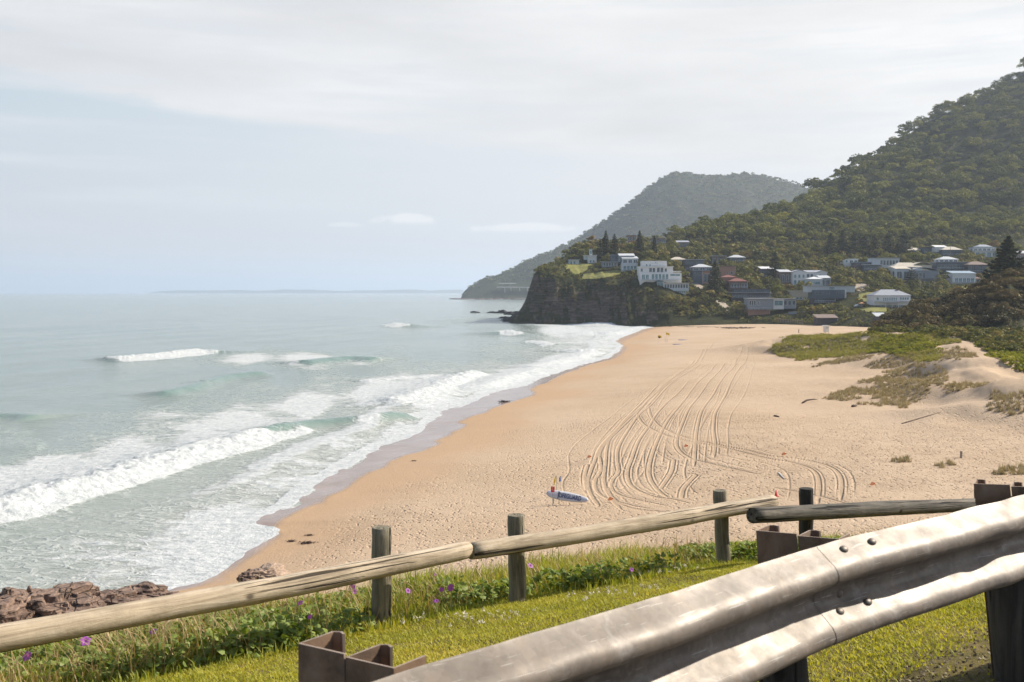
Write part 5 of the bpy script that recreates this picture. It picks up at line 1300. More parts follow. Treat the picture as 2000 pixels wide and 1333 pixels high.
# world-space scatter tested against regions measured in the photograph
def dune_scatter(polys, step, y0=105, y1=300):
    pts = scatter(1490, 2080, y0, y1, step, ds_); z = sandz(pts[:, 0], pts[:, 1]); u, v = proj(pts[:, 0], pts[:, 1], z)
    un_ = u + 46 * (fbm(pts[:, 0] / 7, pts[:, 1] / 7, 4, 3) - .5); vn_ = v + 16 * (fbm(pts[:, 0] / 6, pts[:, 1] / 6, 4, 5) - .5)
    k = np.array([any(inpoly(p, a, b) for p in polys) for a, b in zip(un_, vn_)]); return pts[k], z[k], u[k], v[k]
def tuft(r_, n, h, spread, wdt=.02, lean=(.25, -.1)):
    base = r_.normal(size=(n, 3)) * spread * .35; base[:, 2] = 0
    a = r_.random(n) * 6.28; out = np.stack([np.cos(a), np.sin(a), np.zeros(n)], 1) * (r_.random((n, 1)) * spread) + np.array([lean[0], lean[1], 0]) * h
    tip = base + out * .9; tip[:, 2] = h * (.55 + .5 * r_.random(n))
    w_ = np.stack([-np.sin(a), np.cos(a), np.zeros(n)], 1) * wdt
    return np.stack([base + w_, base - w_, tip], 1).reshape(-1, 3)
tg_ = [tuft(ds_, 26, .62, .42, .045) for _ in range(8)]
GR = [[(1600, 782), (1680, 752), (1740, 725), (1800, 705), (1860, 712), (1850, 748), (1965, 752), (1900, 760), (1830, 778), (1760, 796), (1680, 792)],
      [(1585, 716), (1690, 690), (1700, 700), (1640, 716)], [(1500, 690), (1530, 668), (1570, 690), (1540, 700)], [(1680, 720), (1740, 690), (1800, 686), (1790, 700), (1720, 724)], [(1830, 690), (1880, 680), (1910, 700), (1850, 712)],
      [(1925, 800), (1950, 770), (1995, 765), (2030, 790), (1985, 812)], [(1740, 905), (1760, 893), (1785, 898), (1770, 906)], [(1820, 912), (1850, 898), (1870, 902), (1840, 914)], [(1930, 925), (1960, 910), (1998, 912), (1990, 928), (1950, 930)]]
def dune_grass(name, polys, step, mat, label, protos_, sm, thr=.42, y0=76, y1=300):
    pts, z, u, v = dune_scatter(polys, step, y0, y1); k = fbm(pts[:, 0] / 4, pts[:, 1] / 4, 3, 2) > thr
    pts, z = pts[k], z[k]
    Vv = place_many(protos_, pts[:, 0], pts[:, 1], z - .05, ds_.uniform(sm * .6, sm * 1.4, len(z)), ds_); print(name, len(z))
    return tag(mesh_np(name, Vv, tri_faces(len(Vv)), M[mat], attrs=dict(tint=TINT)), label, 'grass', kind='stuff')
dune_grass('dune_grass', GR, .62, 'dgrass', 'pale dry grass tufts on the sandy dune faces', tg_, .8, .34)
GG = [[(1500, 690), (1525, 662), (1570, 650), (1700, 648), (1760, 655), (1830, 688), (1790, 694), (1700, 690), (1620, 700), (1560, 706)], [(1745, 655), (1800, 648), (1860, 655), (1880, 668), (1840, 672), (1780, 668)], [(1720, 690), (1800, 670), (1830, 690), (1850, 705), (1780, 705)]]
dune_grass('green_dune_grass', GG, .62, 'dgreen', 'short green grass on the rounded dune tops', tg_, 1.0, .2, 150, 300)
sc_ = [crown(ds_, .75, .5, 6, 34, .12, .95) for _ in range(5)]
SG = [[(1690, 690), (1720, 668), (1760, 655), (1800, 662), (1835, 684), (1800, 690), (1740, 692)], [(1760, 652), (1800, 644), (1850, 648), (1900, 664), (1930, 690), (2000, 720), (2070, 735), (2070, 700), (1960, 668), (1900, 655)], [(1940, 700), (2070, 715), (2070, 745), (1990, 728)], [(1690, 655), (1760, 648), (1740, 662), (1680, 672)]]
dune_grass('dune_creeper', SG, 1.0, 'succ', 'bright yellow green creeper blanketing the dune tops', sc_, 1.35, .36, 110, 330)
BG = [[(1900, 668), (1960, 655), (2080, 650), (2080, 700), (2000, 700), (1940, 690)], [(1700, 655), (1730, 642), (1800, 640), (1900, 645), (1960, 652), (1900, 662), (1780, 650)]]
sb = [crown(ds_, 1.5, 1.5, 7, 30, .12, .95) for _ in range(5)]
dune_grass('dune_bushes', BG, 2.0, 'bush', 'low grey green bushes behind the dune crest', sb, 1.1, .3, 150, 380)
# =============== verge plants ===============
vr = np.random.default_rng(9)
def vpts(n, s0, s1, t0, t1):
    s = vr.uniform(s0, s1, n); t = vr.uniform(t0, t1, n)
    x = s * RN[0] + t * RD[0]; y = 2.0 + s * RN[1] + t * RD[1]
    z = vz(x, y); u, v = proj(x, np.maximum(y, .3), z)
    k = (y > .8) & (u > -260) & (u < 2700) & (v < 1560)
    return x[k], y[k], z[k], s[k], t[k]
def blades(x, y, z, h, w_, lean, r_):
    n = len(x); a = r_.random(n) * 6.28
    b = np.stack([x, y, z - .01], 1); wv = np.stack([-np.sin(a), np.cos(a), np.zeros(n)], 1) * (w_ * (.6 + .8 * r_.random(n)))[:, None]
    ln = np.stack([np.cos(a), np.sin(a), np.zeros(n)], 1) * (h * lean * r_.random(n))[:, None]
    mid = b + ln * .35 + np.stack([0 * x, 0 * x, h * .6], 1); tip = b + ln + np.stack([0 * x, 0 * x, h * (.85 + .2 * r_.random(n))], 1)
    V = np.stack([b + wv, b - wv, mid - wv * .8, mid + wv * .8, tip], 1).reshape(-1, 3)
    i = np.arange(n)[:, None] * 5
    return V, i + np.array([[0, 1, 2, 3]]), i + np.array([[3, 2, 4]])
edge_s = lambda t: 4.35 + .35 * (fbm(t * .8 + 30, 5., 3, 2) - .5) * 2      # where the mown grass meets the weeds
x, y, z, s, t = vpts(760000, .0, 5.2, -4, 14)
k = (s < edge_s(t) + .3 * vr.random(len(s))) & (vr.random(len(s)) < .45 + .55 * sst(.3, .55, fbm(x * 2.2, y * 2.2, 3, 3))) & (s > .36 + .16 * (fbm(t * 3, 7., 3, 2) - .3) + .1 * vr.random(len(s))) | ((s > .02) & (vr.random(len(s)) < .035))
x, y, z, s, t = x[k], y[k], z[k], s[k], t[k]
h = vr.uniform(.014, .034, len(x)) * (.7 + .7 * fbm(x * 1.5, y * 1.5, 3, 4))
V, q4, q3 = blades(x, y, z, h, .0032, 1.3, vr)
tag(mesh_np('lawn_grass', V, [q4, q3], M['lawn']), 'short mown yellow green grass between the guard rail and the log fence', 'grass', kind='stuff'); print('lawn', len(x))
def weedtop(t, s): return sst(0, .5, s - edge_s(t)) * (.45 + .55 * sst(6.9, 4.6, s))
tmax = 10.6
x, y, z, s, t = vpts(95000, 4.1, 7.6, -5, 13)
k = (s > edge_s(t) - .15) & (vr.random(len(s)) < (.35 + .65 * sst(.35, .6, fbm(x * 1.6, y * 1.6, 3, 1))) * sst(tmax + .8, tmax - .6, t))
x, y, z, s, t = x[k], y[k], z[k], s[k], t[k]
h = (.06 + .30 * fbm(x * 1.1, y * 1.1, 3, 6) * vr.uniform(.5, 1.3, len(x))) * (.35 + .65 * sst(0, .9, s - edge_s(t)))
V, q4, q3 = blades(x, y, z, h, .0045, .75, vr)
tag(mesh_np('tall_weeds', V, [q4, q3], M['weed']), 'tall sunlit grassy weeds behind the log fence', 'weeds', kind='stuff'); print('weeds', len(x))
# dry brown stems, mostly at the left
x, y, z, s, t = vpts(80000, 4.2, 7.4, -5, 12)
k = (s > edge_s(t)) & (vr.random(len(s)) < .10 + .30 * sst(4.5, 1.5, t) * sst(.35, .6, fbm(x * 1.3, y * 1.3, 3, 7)))
x, y, z, s, t = x[k], y[k], z[k], s[k], t[k]
V, q4, q3 = blades(x, y, z, .12 + .30 * vr.random(len(x)) * fbm(x, y, 2, 2) * 1.4, .003, 1.3, vr)
tag(mesh_np('dry_stems', V, [q4, q3], M['dry']), 'tangled dry brown stems among the weeds', 'weeds', kind='stuff')
# broad leaved creeper clumps
def leafclump(r_, n, rad, hgt, ls):
    a = r_.random(n) * 6.28; q = np.sqrt(r_.random(n)) * rad
    c = np.stack([np.cos(a) * q, np.sin(a) * q, hgt * (.35 + .65 * r_.random(n)) * (1 - .6 * (q / rad) ** 2)], 1)
    nrm = np.array([.15, .1, 1.]) + .55 * r_.normal(size=(n, 3)); nrm /= np.linalg.norm(nrm, axis=1)[:, None]
    e1 = np.cross(nrm, r_.normal(size=(n, 3))); e1 /= np.linalg.norm(e1, axis=1)[:, None]; e2 = np.cross(nrm, e1)
    s_ = (ls * (.6 + .8 * r_.random(n)))[:, None]; V = []
    ang = np.linspace(0, 2 * math.pi, 7)[:-1]
    for i_, g in enumerate(ang): V.append(c + e1 * math.cos(g) * s_ * (1.15 if i_ == 0 else .9) + e2 * math.sin(g) * s_ * .85 + nrm * (-.18 * s_ if i_ % 3 else .06 * s_))
    V = np.stack([c + nrm * s_ * .12] + V, 1).reshape(-1, 3)
    i = np.arange(n)[:, None] * 7
    return V, np.concatenate([i + np.array([[0, 1 + j, 1 + (j + 1) % 6]]) for j in range(6)])
x, y, z, s, t = vpts(3600, 4.3, 7.2, -5, tmax)
k = (s > edge_s(t) + .05) & (fbm(x * 1.0 + 9, y * 1.0, 3, 5) > .43)
Vs, Fs, n0 = [], [], 0
for a, b_, c_ in zip(x[k], y[k], z[k]):
    V, f_ = leafclump(vr, 26, .18, .20, vr.uniform(.014, .030)); Vs.append(V + np.array([a, b_, c_])); Fs.append(f_ + n0); n0 += len(V)
tag(mesh_np('leafy_creeper', np.concatenate(Vs), np.concatenate(Fs), M['broad']), 'round leaved green creeper clumps among the weeds', 'creeper', kind='stuff')
# chips of stone, dirt and dead grass along the bare strip under the rail
x, y, z, s, t = vpts(60000, -1.2, .75, -3, 8)
k = vr.random(len(s)) < .55 * sst(.75, .35, s) + .05
c = np.stack([x[k], y[k], z[k] + .003 + np.where(s[k] < -.18, .05, 0)], 1)
V = tris(c, .007, np.array([0, 0, 1.]) * np.ones((len(c), 1)), vr, .8)
tag(mesh_np('gravel', V, tri_faces(len(V)), leafmat('grit', [(.05, .04, .03), (.16, .12, .08), (.34, .28, .21)], .0, 4.)), 'loose grit and dead leaves on the bare strip beneath the guard rail', 'gravel', kind='stuff')
# white clover heads in the grass near the second post
x, y, z, s, t = vpts(9000, 3.3, 4.6, 2.5, 9)
k = (fbm(x * 1.5, y * 1.5, 2, 3) > .52) & (vr.random(len(x)) < .06); c = np.stack([x[k], y[k], z[k] + .05], 1)
cc = np.repeat(c, 10, axis=0) + vr.normal(size=(len(c) * 10, 3)) * .006
V = tris(cc, .007, vr.normal(size=cc.shape), vr, .5)
tag(mesh_np('clover_flowers', V, tri_faces(len(V)), M['clover']), 'scattered small white clover heads in the mown grass', 'clover', kind='stuff')
# purple morning glory flowers
def vhit(u, v, lift=0.0):
    a = (u - 1000) / F; b = (666.5 - v) / F
    Y = np.arange(1.2, 14, .01); t = Y / (CT + b * ST); z = CZ + t * (b * CT - ST); g = vz(a * t, Y) + lift
    m = g >= z
    i = int(np.argmax(m)) if m.any() else len(Y) - 1
    return np.array([a * t[i], Y[i], z[i]])
def flower(u, v, r, where, seed):
    r_ = np.random.default_rng(seed); p = vhit(u, v, .20); r *= .72
    root = empty('purple_flower', p, 'purple trumpet flower ' + where, 'flower', 'purple flowers in the weeds')
    mb = MB(); n = 10; tilt = Matrix.Rotation(r_.uniform(.5, 1.1), 3, 'X') @ Matrix.Rotation(r_.uniform(-.6, .6), 3, 'Y')
    rings = [(0, -.5), (.25, -.15), (.7, 0), (1.0, -.06)]
    vs = []
    for rr, zz in rings:
        for j in range(n): w_ = 1 + (.20 if j % 2 else -.10) * (rr > .6); vs.append(tuple(tilt @ Vector((rr * w_ * r * math.cos(6.283 * j / n), rr * w_ * r * math.sin(6.283 * j / n), zz * r)) + Vector((0, 0, 0))))
    fs = [(i * n + j, i * n + (j + 1) % n, (i + 1) * n + (j + 1) % n, (i + 1) * n + j) for i in range(3) for j in range(n)]
    mb.add(vs, fs); o = mb.build('petals', M['petal'], root, smooth=True)
    sm = MB(); sm.tube([(0, 0, -.22), (.01, 0, -.1), tuple(tilt @ Vector((0, 0, -.5 * r)))], [.003, .003, .004], 4); sm.build('stem', M['broad'], root)
for i, (u, v, r, wh) in enumerate([(52, 1282, .040, 'lowest at the left edge'), (167, 1252, .045, 'just under the near end of the log rail'), (299, 1234, .034, 'under the log rail right of the two leftmost flowers'), (586, 1178, .032, 'left of the first fence post'),
     (688, 1147, .040, 'upper of the pair just left of the first post'), (692, 1156, .032, 'lower of the pair just left of the first post'), (605, 1205, .022, 'half hidden in leaves below the log rail'), (850, 1122, .022, 'highest between the first two posts'), (797, 1154, .03, 'right of the first fence post'), (862, 1152, .024, 'left one of the two midway between the posts'),
     (880, 1148, .038, 'right one of the two midway between the posts'), (852, 1174, .022, 'low among round leaves between the posts'), (1036, 1105, .036, 'just right of the second fence post'), (1234, 1113, .022, 'in the tall weeds between the second and third post')]): flower(u, v, r, wh, i)

# =============== log fence ===============
fence = empty('log_fence', tuple(P(745, 1235, 6.92)), 'weathered round log fence along the grassy edge above the beach', 'fence')
FO = np.array(fence.location)
def log(u0, v0, y0, u1, v1, y1, r0, r1, mat, seed, name='rail'):
    a = P(u0, v0, y0); b = P(u1, v1, y1); L_ = np.linalg.norm(b - a); r_ = np.random.default_rng(seed); n = 40; k = 30
    mb = MB(); pts = []; rads = []
    for i in range(n + 1):
        q = i / n; e = 1 - .10 * (math.exp(-i / .8) + math.exp(-(n - i) / .8))
        pts.append((.012 * math.sin(q * 5 + seed) + .006 * math.sin(q * 17), .010 * math.sin(q * 4 + 2 * seed), q * L_)); rads.append((r0 + (r1 - r0) * q) * e * (1 + .03 * math.sin(q * 11 + seed) + .012 * r_.normal()))
    mb.tube(pts, rads, k, wob=.018, seed=seed)
    o = mb.build(name, M[mat], fence, smooth=True); o.data.polygons.foreach_set('use_smooth', [len(p.vertices) < 6 for p in o.data.polygons])
    d = Vector(b - a); o.matrix_local = Matrix.Translation(Vector(a - FO)) @ d.to_track_quat('Z', 'Y').to_matrix().to_4x4()
    return o
log(-420, 1330, 4.45, 913, 1073, 7.32, .0745, .069, 'log', 1)
log(921, 1076, 7.30, 1510, 983, 9.45, .066, .072, 'log', 2)
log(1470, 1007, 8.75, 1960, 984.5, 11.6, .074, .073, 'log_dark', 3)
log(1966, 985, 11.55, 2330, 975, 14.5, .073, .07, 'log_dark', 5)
def fpost(u, vt, vb, y, r, mat, seed, du=0):
    a = P(u + du, vb, y) - np.array([0, 0, .45]); b = P(u, vt, y); L_ = np.linalg.norm(b - a); r_ = np.random.default_rng(seed)
    mb = MB(); n = 18
    mb.tube([(.003 * math.sin(i), .003 * math.cos(i * 1.3), L_ * i / n) for i in range(n)] + [(0, 0, L_ - .006), (0, 0, L_)], [r * (1.04 - .04 * i / n + .008 * r_.normal()) for i in range(n)] + [r * .99, r * .93], 26, wob=.02, seed=seed)
    o = mb.build('post', M[mat], fence, smooth=True); o.data.polygons.foreach_set('use_smooth', [len(p.vertices) < 6 for p in o.data.polygons])
    o.matrix_local = Matrix.Translation(Vector(a - FO)) @ Vector(b - a).to_track_quat('Z', 'Y').to_matrix().to_4x4()
    # bolt through the rail
fpost(745, 1030, 1236, 7.08, .069, 'post', 11, -1)
fpost(1008, 1006, 1186, 7.80, .067, 'post', 12, 5)
fpost(1406, 958, 1124, 9.22, .064, 'post', 13, 14)
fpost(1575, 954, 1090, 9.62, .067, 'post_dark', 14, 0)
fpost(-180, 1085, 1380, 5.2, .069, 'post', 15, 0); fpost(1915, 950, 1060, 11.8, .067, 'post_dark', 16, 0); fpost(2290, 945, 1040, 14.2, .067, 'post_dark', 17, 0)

# =============== guard rail ===============
gr_pts = [(420, 1454), (560, 1396), (721, 1333), (840, 1294.5), (980, 1257), (1120, 1216.5), (1260, 1175.5), (1400, 1132), (1552, 1081), (1636, 1055), (1720, 1034), (1833, 1008), (1900, 991), (1940, 984), (2000, 967), (2080, 950), (2200, 925)]
def dtop(v): return .70
W3 = []
for u, v in gr_pts:
    b = (666.5 - v) / F; t = -.70 / (b * CT - ST); W3.append(np.array([(u - 1000) / F * t, t * (CT + b * ST), CZ - .70]))
W3 = [W3[0] + (W3[0] - W3[2]) * 5] + W3 + [W3[-1] + (W3[-1] - W3[-3]) * 2, W3[-1] + (W3[-1] - W3[-3]) * 6]
W3 = smooth_line(W3, 10)
# plan line smoothed; what the photo shows beyond it becomes small dents
Ln = np.concatenate([[0], np.cumsum(np.linalg.norm(np.diff(W3, axis=0), axis=1))])
Sg = np.arange(0, Ln[-1], .02); Cx = np.interp(Sg, Ln, W3[:, 0]); Cy = np.interp(Sg, Ln, W3[:, 1])
dxy = np.stack([np.gradient(blur(Cx[None], 41, 1)[0]), np.gradient(blur(Cy[None], 41, 1)[0])], 1); dxy /= np.linalg.norm(dxy, axis=1)[:, None]
out_ = np.stack([dxy[:, 1], -dxy[:, 0]], 1)              # towards the road
PR = [(0, 0), (.006, -.006), (.026, -.020), (.045, -.034), (.058, -.043), (.067, -.054), (.072, -.067), (.072, -.080), (.066, -.091), (.050, -.102), (.020, -.115), (.005, -.125), (0, -.140),
      (0, -.156), (.004, -.168), (.012, -.177), (.029, -.192), (.045, -.205), (.058, -.215), (.067, -.227), (.072, -.240), (.070, -.252), (.060, -.262), (.030, -.275), (.008, -.284)]
gu = empty('guard_rail', (0, 3.0, CZ - 1.4), 'galvanised corrugated steel guard rail with dents crossing the foreground', 'guard rail'); GO = np.array(gu.location)
def wbeam(s0, s1, off, seed):
    idx = np.where((Sg >= s0) & (Sg <= s1))[0]; V = []; n = len(PR)
    for i in idx:
        s = Sg[i]
        for j, (o, zz) in enumerate(PR):
            dn = 0.0
            tro = math.exp(-((zz + .145) / .030) ** 2)
            dn += tro * (.014 * (float(vnoise(s * 5., 3., 2)) - .5) + .012 * (float(vnoise(s * 14., 7. + j * .4, 3)) - .5))
            up = math.exp(-((zz + .108) / .018) ** 2)
            dn += up * .012 * (float(vnoise(s * 8. - j * .8, 9., 4)) - .5)
            dn += .006 * (float(vnoise(s * 3., j * .15, 5)) - .5) + .004 * (float(vnoise(s * 11., j * .3, 6)) - .5)
            dz = .006 * (float(vnoise(s * 2.5, 11., 1)) - .5)
            V.append((Cx[i] + out_[i, 0] * (o + off + dn) - GO[0], Cy[i] + out_[i, 1] * (o + off + dn) - GO[1], CZ - .70 + zz + dz - GO[2]))
    f = gridfaces(len(idx), n)
    o = mesh_np('rail_panel', np.array(V), f, M['galv'], parent=gu, smooth=True)
    so_ = o.modifiers.new('thick', 'SOLIDIFY'); so_.thickness = .0012; so_.offset = 1; so_.use_rim = False
    return o
def s_at(u):
    i = int(np.argmin(abs(1000 + F * Cx / Cy - u))); return Sg[i], i
sA, _ = s_at(1700); sB, _ = s_at(1598)
pa = wbeam(1.0, sA, -.0016, 1); pb = wbeam(sB, Sg[-1], 0, 2)
def bolt(u, j0, drop_u=0, par=pb):
    s, i = s_at(u); o, zz = PR[j0]; o2, z2 = PR[j0 + 1]; o3, z3 = PR[j0 - 1]
    tz = np.array([out_[i, 0] * (o2 - o3), out_[i, 1] * (o2 - o3), z2 - z3]); tz /= np.linalg.norm(tz); al = np.array([dxy[i, 0], dxy[i, 1], 0]); nr = np.cross(al, tz); 
    if nr[0] * out_[i, 0] + nr[1] * out_[i, 1] < 0: nr = -nr
    c = np.array([Cx[i] + out_[i, 0] * o - GO[0], Cy[i] + out_[i, 1] * o - GO[1], CZ - .70 + zz - GO[2]])
    mb = MB(); vs = []; n = 16
    for rr, hh in [(1.0, -.05), (1.0, .12), (.9, .3), (.6, .5), (.25, .58)]:
        for k in range(n): a = 6.283 * k / n; vs.append(c + (al * math.cos(a) * .016 + tz * math.sin(a) * .0115) * rr + nr * hh * .014)
    mb.add(vs, [(r * n + k, r * n + (k + 1) % n, (r + 1) * n + (k + 1) % n, (r + 1) * n + k) for r in range(4) for k in range(n)] + [tuple(4 * n + k for k in range(n))])
    mb.build('bolt', M['galv'], par, smooth=True)
for u_, j_ in [(1638, 2), (1696, 2), (1628, 16), (1688, 16), (1648, 13)]: bolt(u_, j_)
def support(pa_, pb_, drop, tdir, lean, seed, us, rot=0.0):
    """two lipped steel channels set square to the rail; pa_ = far corner, pb_ = near corner of their tops"""
    def gp(u, v): b = (666.5 - v) / F; t = -drop / (b * CT - ST); return np.array([(u - 1000) / F * t, t * (CT + b * ST)])
    A_, C_ = gp(*pa_), gp(*pb_); e_ = (C_ - A_) / np.linalg.norm(C_ - A_); t_ = np.array(tdir) / np.linalg.norm(tdir); th = .0055; root = gu
    def W(nn_, tt, z): p = A_ + e_ * (.325 - nn_) + t_ * tt; return (p[0] + lean * z - GO[0], p[1] - GO[1], z + CZ - drop - GO[2])
    def chan(name, n0, n1, ztop, zbot, near_flange):
        path = [(n1 - .026, .088), (n1 - .012, .096), (n1, .090), (n1, 0), (n0, 0)] + ([(n0, .085)] if near_flange else [])
        mb = MB(); vs = []; k = len(path); off = []
        for q in range(k):
            a = np.array(path[max(q - 1, 0)]); b = np.array(path[min(q + 1, k - 1)]); d = b - a; d /= np.linalg.norm(d); off.append(np.array([-d[1], d[0]]) * th)
        for z in (zbot, ztop):
            for sgn in (0, 1):
                for q in range(k): p = np.array(path[q]) + off[q] * sgn; vs.append(W(p[0], p[1], z))
        id_ = lambda zi, sg, q: zi * 2 * k + sg * k + q
        fs = []; ms = []
        for q in range(k - 1):
            for sg in (0, 1): fs.append((id_(0, sg, q), id_(0, sg, q + 1), id_(1, sg, q + 1), id_(1, sg, q))); ms.append(0)
            for zi in (0, 1): fs.append((id_(zi, 0, q), id_(zi, 0, q + 1), id_(zi, 1, q + 1), id_(zi, 1, q))); ms.append(1)
        for q in (0, k - 1): fs.append((id_(0, 0, q), id_(0, 1, q), id_(1, 1, q), id_(1, 0, q))); ms.append(1)
        mb.add(vs, fs); mb.m = ms
        return mb.build(name, [M['rust'], M['rust_edge']], root)
    post = chan('support_post', .205, .325, .006, -1.0, False)
    blk = chan('spacer_block', .084, .198, 0, -.30, True)
    # bolt head on the block's web
    m = MB(); c = [W(.125, -.004, -.062), W(.125, -.014, -.062)]; m.tube(c, [.008, .006], 10); m.build('bolt', M['rust_edge'], blk)
    mb = MB(); pts = [W(.235, -.085, z) for z in (-1.05, -.9, -.7, -.5, -.32, -.25)]
    mb.tube(pts, [.078, .077, .076, .074, .074, .070], 22, wob=.06, seed=seed); mb.build('timber_post', M['post_dark'], root, smooth=True)
support((588, 1262), (775, 1305), .74, (.62, .78), 0.0, 1, 829); support((1480, 1040), (1636, 1052.5), .757, (.60, .75), -.07, 2, 1668); support((1904, 948), (2042, 952), .70, (.5, .85), -.12, 3, 2052)

# =============== things on the beach ===============
def at(u, v): return hits(u, v)
def pole_flag(u, vb, vt, name, label, mat, shape, pw, ph, group=None, pm='steel', ybase=None, droop=.6):
    p = at(u, vb); s = p[1] / F; h = (vb - vt) * s / math.cos(math.atan((vb - 571) / F)); root = empty(name, p, label, 'flag' if shape != 'sign' else 'sign', group)
    m = MB(); m.tube([(0, 0, -.2), (0, 0, h)], [.022, .018], 6); m.build('pole', M[pm], root)
    m = MB(); n = 8; vs = []
    w_, hh = pw * s, ph * s
    for i in range(n + 1):
        for j in (0, 1, 2):
            q = i / n
            x = -w_ * q * (1 if shape != 'sign' else 1); z = h - hh * (.5 * j) - droop * hh * q * q * (shape != 'sign'); yy = .06 * math.sin(q * 7 + j)
            vs.append((x + (w_ * .5 if shape == 'sign' else 0), yy if shape != 'sign' else -.03, z))
    m.add(vs, [(i * 3 + j, i * 3 + j + 1, (i + 1) * 3 + j + 1, (i + 1) * 3 + j) for i in range(n) for j in (0, 1)])
    c = m.build('cloth' if shape != 'sign' else 'panel', M[mat], root); so_ = c.modifiers.new('t', 'SOLIDIFY'); so_.thickness = .012
    return root, h, s
# rescue board on its rack with the word painted on the deck
def text_mesh(body, size, mat, name, parent, M4, ext=.004, sx=1.0, bold=0.0, fit=None):
    cu = bpy.data.curves.new(name, 'FONT'); cu.body = body; cu.size = size; cu.extrude = ext; cu.align_x = 'CENTER'; cu.align_y = 'CENTER'; cu.offset = bold
    o = bpy.data.objects.new(name, cu); C.objects.link(o); dg = bpy.context.evaluated_depsgraph_get()
    me = bpy.data.meshes.new_from_object(o.evaluated_get(dg)); bpy.data.objects.remove(o); me.name = name
    me.materials.clear(); me.materials.append(M[mat]); _x = [v.co.x for v in me.vertices]; sx = fit / (max(_x) - min(_x)) if fit else sx; o = bpy.data.objects.new(name, me); C.objects.link(o); o.parent = parent; o.matrix_local = M4 @ Matrix.Diagonal((sx, 1, 1, 1)); return o
pL = at(1068, 992); pR = at(1142, 983)
sB_ = pR[1] / F
a = P(1067.5, 963.5, pR[1]); b = P(1149, 977.5, pR[1] - .5)
board = empty('rescue_board', tuple((a + b) / 2 - np.array([0, 0, 0])), 'pale grey rescue board lettered for lifeguards, propped slanting on the sand', 'board'); BO = (a + b) / 2
d = b - a; Lb = np.linalg.norm(d); ex = Vector(d / Lb); nrm = Vector((-.05, -.86, .50)); nrm = (nrm - ex * nrm.dot(ex)).normalized(); ey = nrm.cross(ex)
MBd = Matrix((ex, ey, nrm)).transposed().to_4x4()
mb = MB(); n = 28; vs = []
def bw(q): return .40 * (math.sin(math.pi * min(1, max(0, q)) ** .85)) ** .36 * (1 - .10 * q)
for q in [i / n for i in range(n + 1)]:
    q_ = q * .996 + .002; w_ = bw(q_); xx = (q - .5) * Lb; rk = .10 * (abs(q - .5) * 2) ** 3
    for (yy, zz) in [(-1, 0), (-.7, .05), (0, .065), (.7, .05), (1, 0), (.7, -.05), (0, -.065), (-.7, -.05)]: vs.append((xx, yy * w_, zz + rk * .3))
fs = [(i * 8 + j, (i + 1) * 8 + j, (i + 1) * 8 + (j + 1) % 8, i * 8 + (j + 1) % 8) for i in range(n) for j in range(8)] + [tuple(range(8)), tuple(n * 8 + j for j in range(8))[::-1]]
mb.add(vs, fs); o = mb.build('hull', M['board'], board, smooth=True); o.matrix_local = MBd
tx = text_mesh('LIFEGUARD', .52, 'navytext', 'lettering', board, MBd @ Matrix.Translation((.22, -.02, .080)), .006, 1, .012, fit=1.75)
m = MB(); m.add([(-.72, -.30, .05), (-.66, -.30, .05), (-.66, .0, .075), (-.66, .31, .05), (-.72, .31, .05), (-.72, 0, .075)], [(0, 1, 2, 5), (5, 2, 3, 4)]); o = m.build('stripe', M['black'], board); o.matrix_local = MBd @ Matrix.Translation((-.02, 0, .006)); so_ = o.modifiers.new('t', 'SOLIDIFY'); so_.thickness = .006
m = MB(); m.add([(-.66, .27, .075), (-.5, .05, .075), (-.53, .03, .075), (-.68, .2, .075)], [(0, 3, 2, 1)]); o = m.build('stripe', M['black'], board); o.matrix_local = MBd @ Matrix.Translation((.02, 0, .002)); so_ = o.modifiers.new('t', 'SOLIDIFY'); so_.thickness = .006
# rack legs under the board
m = MB(); zg = sz1(a[0] + .6, pR[1] + .3)
for xx in (a[0] + .55, a[0] + 1.0):
    m.tube([(xx - BO[0], pR[1] + .22 - BO[1], zg - .2 - BO[2]), (xx - BO[0], pR[1] + .22 - BO[1], BO[2] * 0 + (a[2] - .12 - BO[2]))], [.03, .03], 6)
m.tube([(b[0] - .5 - BO[0], pR[1] + .1 - BO[1], zg - .2 - BO[2]), (b[0] - .5 - BO[0], pR[1] + .1 - BO[1], b[2] - BO[2] + .02)], [.03, .03], 6)
m.build('rack', M['drift'], board)
root, h, s = pole_flag(1079.5, 988, 951, 'warning_sign', 'small red sign with white symbols on a thin pole in front of the rescue board', 'red', 'sign', 7.2, 11)
m4 = Matrix.Translation((-.0, -.05, h - .10)) @ Matrix.Rotation(math.pi / 2, 4, 'X')
# white panel figures: a ringed swimmer mark and bars, too small to read
mm_ = MB()
for k in range(16):
    a0 = 6.283 * k / 16; a1 = 6.283 * (k + 1) / 16
    mm_.add([(.05 * math.cos(a0), -.048, .05 * math.sin(a0)), (.05 * math.cos(a1), -.048, .05 * math.sin(a1)), (.036 * math.cos(a1), -.048, .036 * math.sin(a1)), (.036 * math.cos(a0), -.048, .036 * math.sin(a0))], [(0, 1, 2, 3)])
mm_.box(-.05, .05, -.05, -.046, -.16, -.145); mm_.box(-.05, .05, -.05, -.046, -.20, -.185)
o = mm_.build('symbols', M['white'], root, loc=(0, 0, h - .09))
pole_flag(1086.5, 975, 930, 'yellow_flag', 'limp yellow flag on a thin pole behind the rescue board', 'yellow', 'flag', 4.5, 11, droop=.9)
root, h, s = pole_flag(1095.5, 972, 933, 'blue_flag', 'small blue and white flag on a thin pole behind the rescue board', 'blue', 'flag', 3.6, 9.5, droop=.3)
m = MB(); m.box(-.12, -.02, -.09, -.075, h - .12, h - .06); m.box(-.1, -.04, -.092, -.073, h - .26, h - .2); m.build('white_mark', M['white'], root)
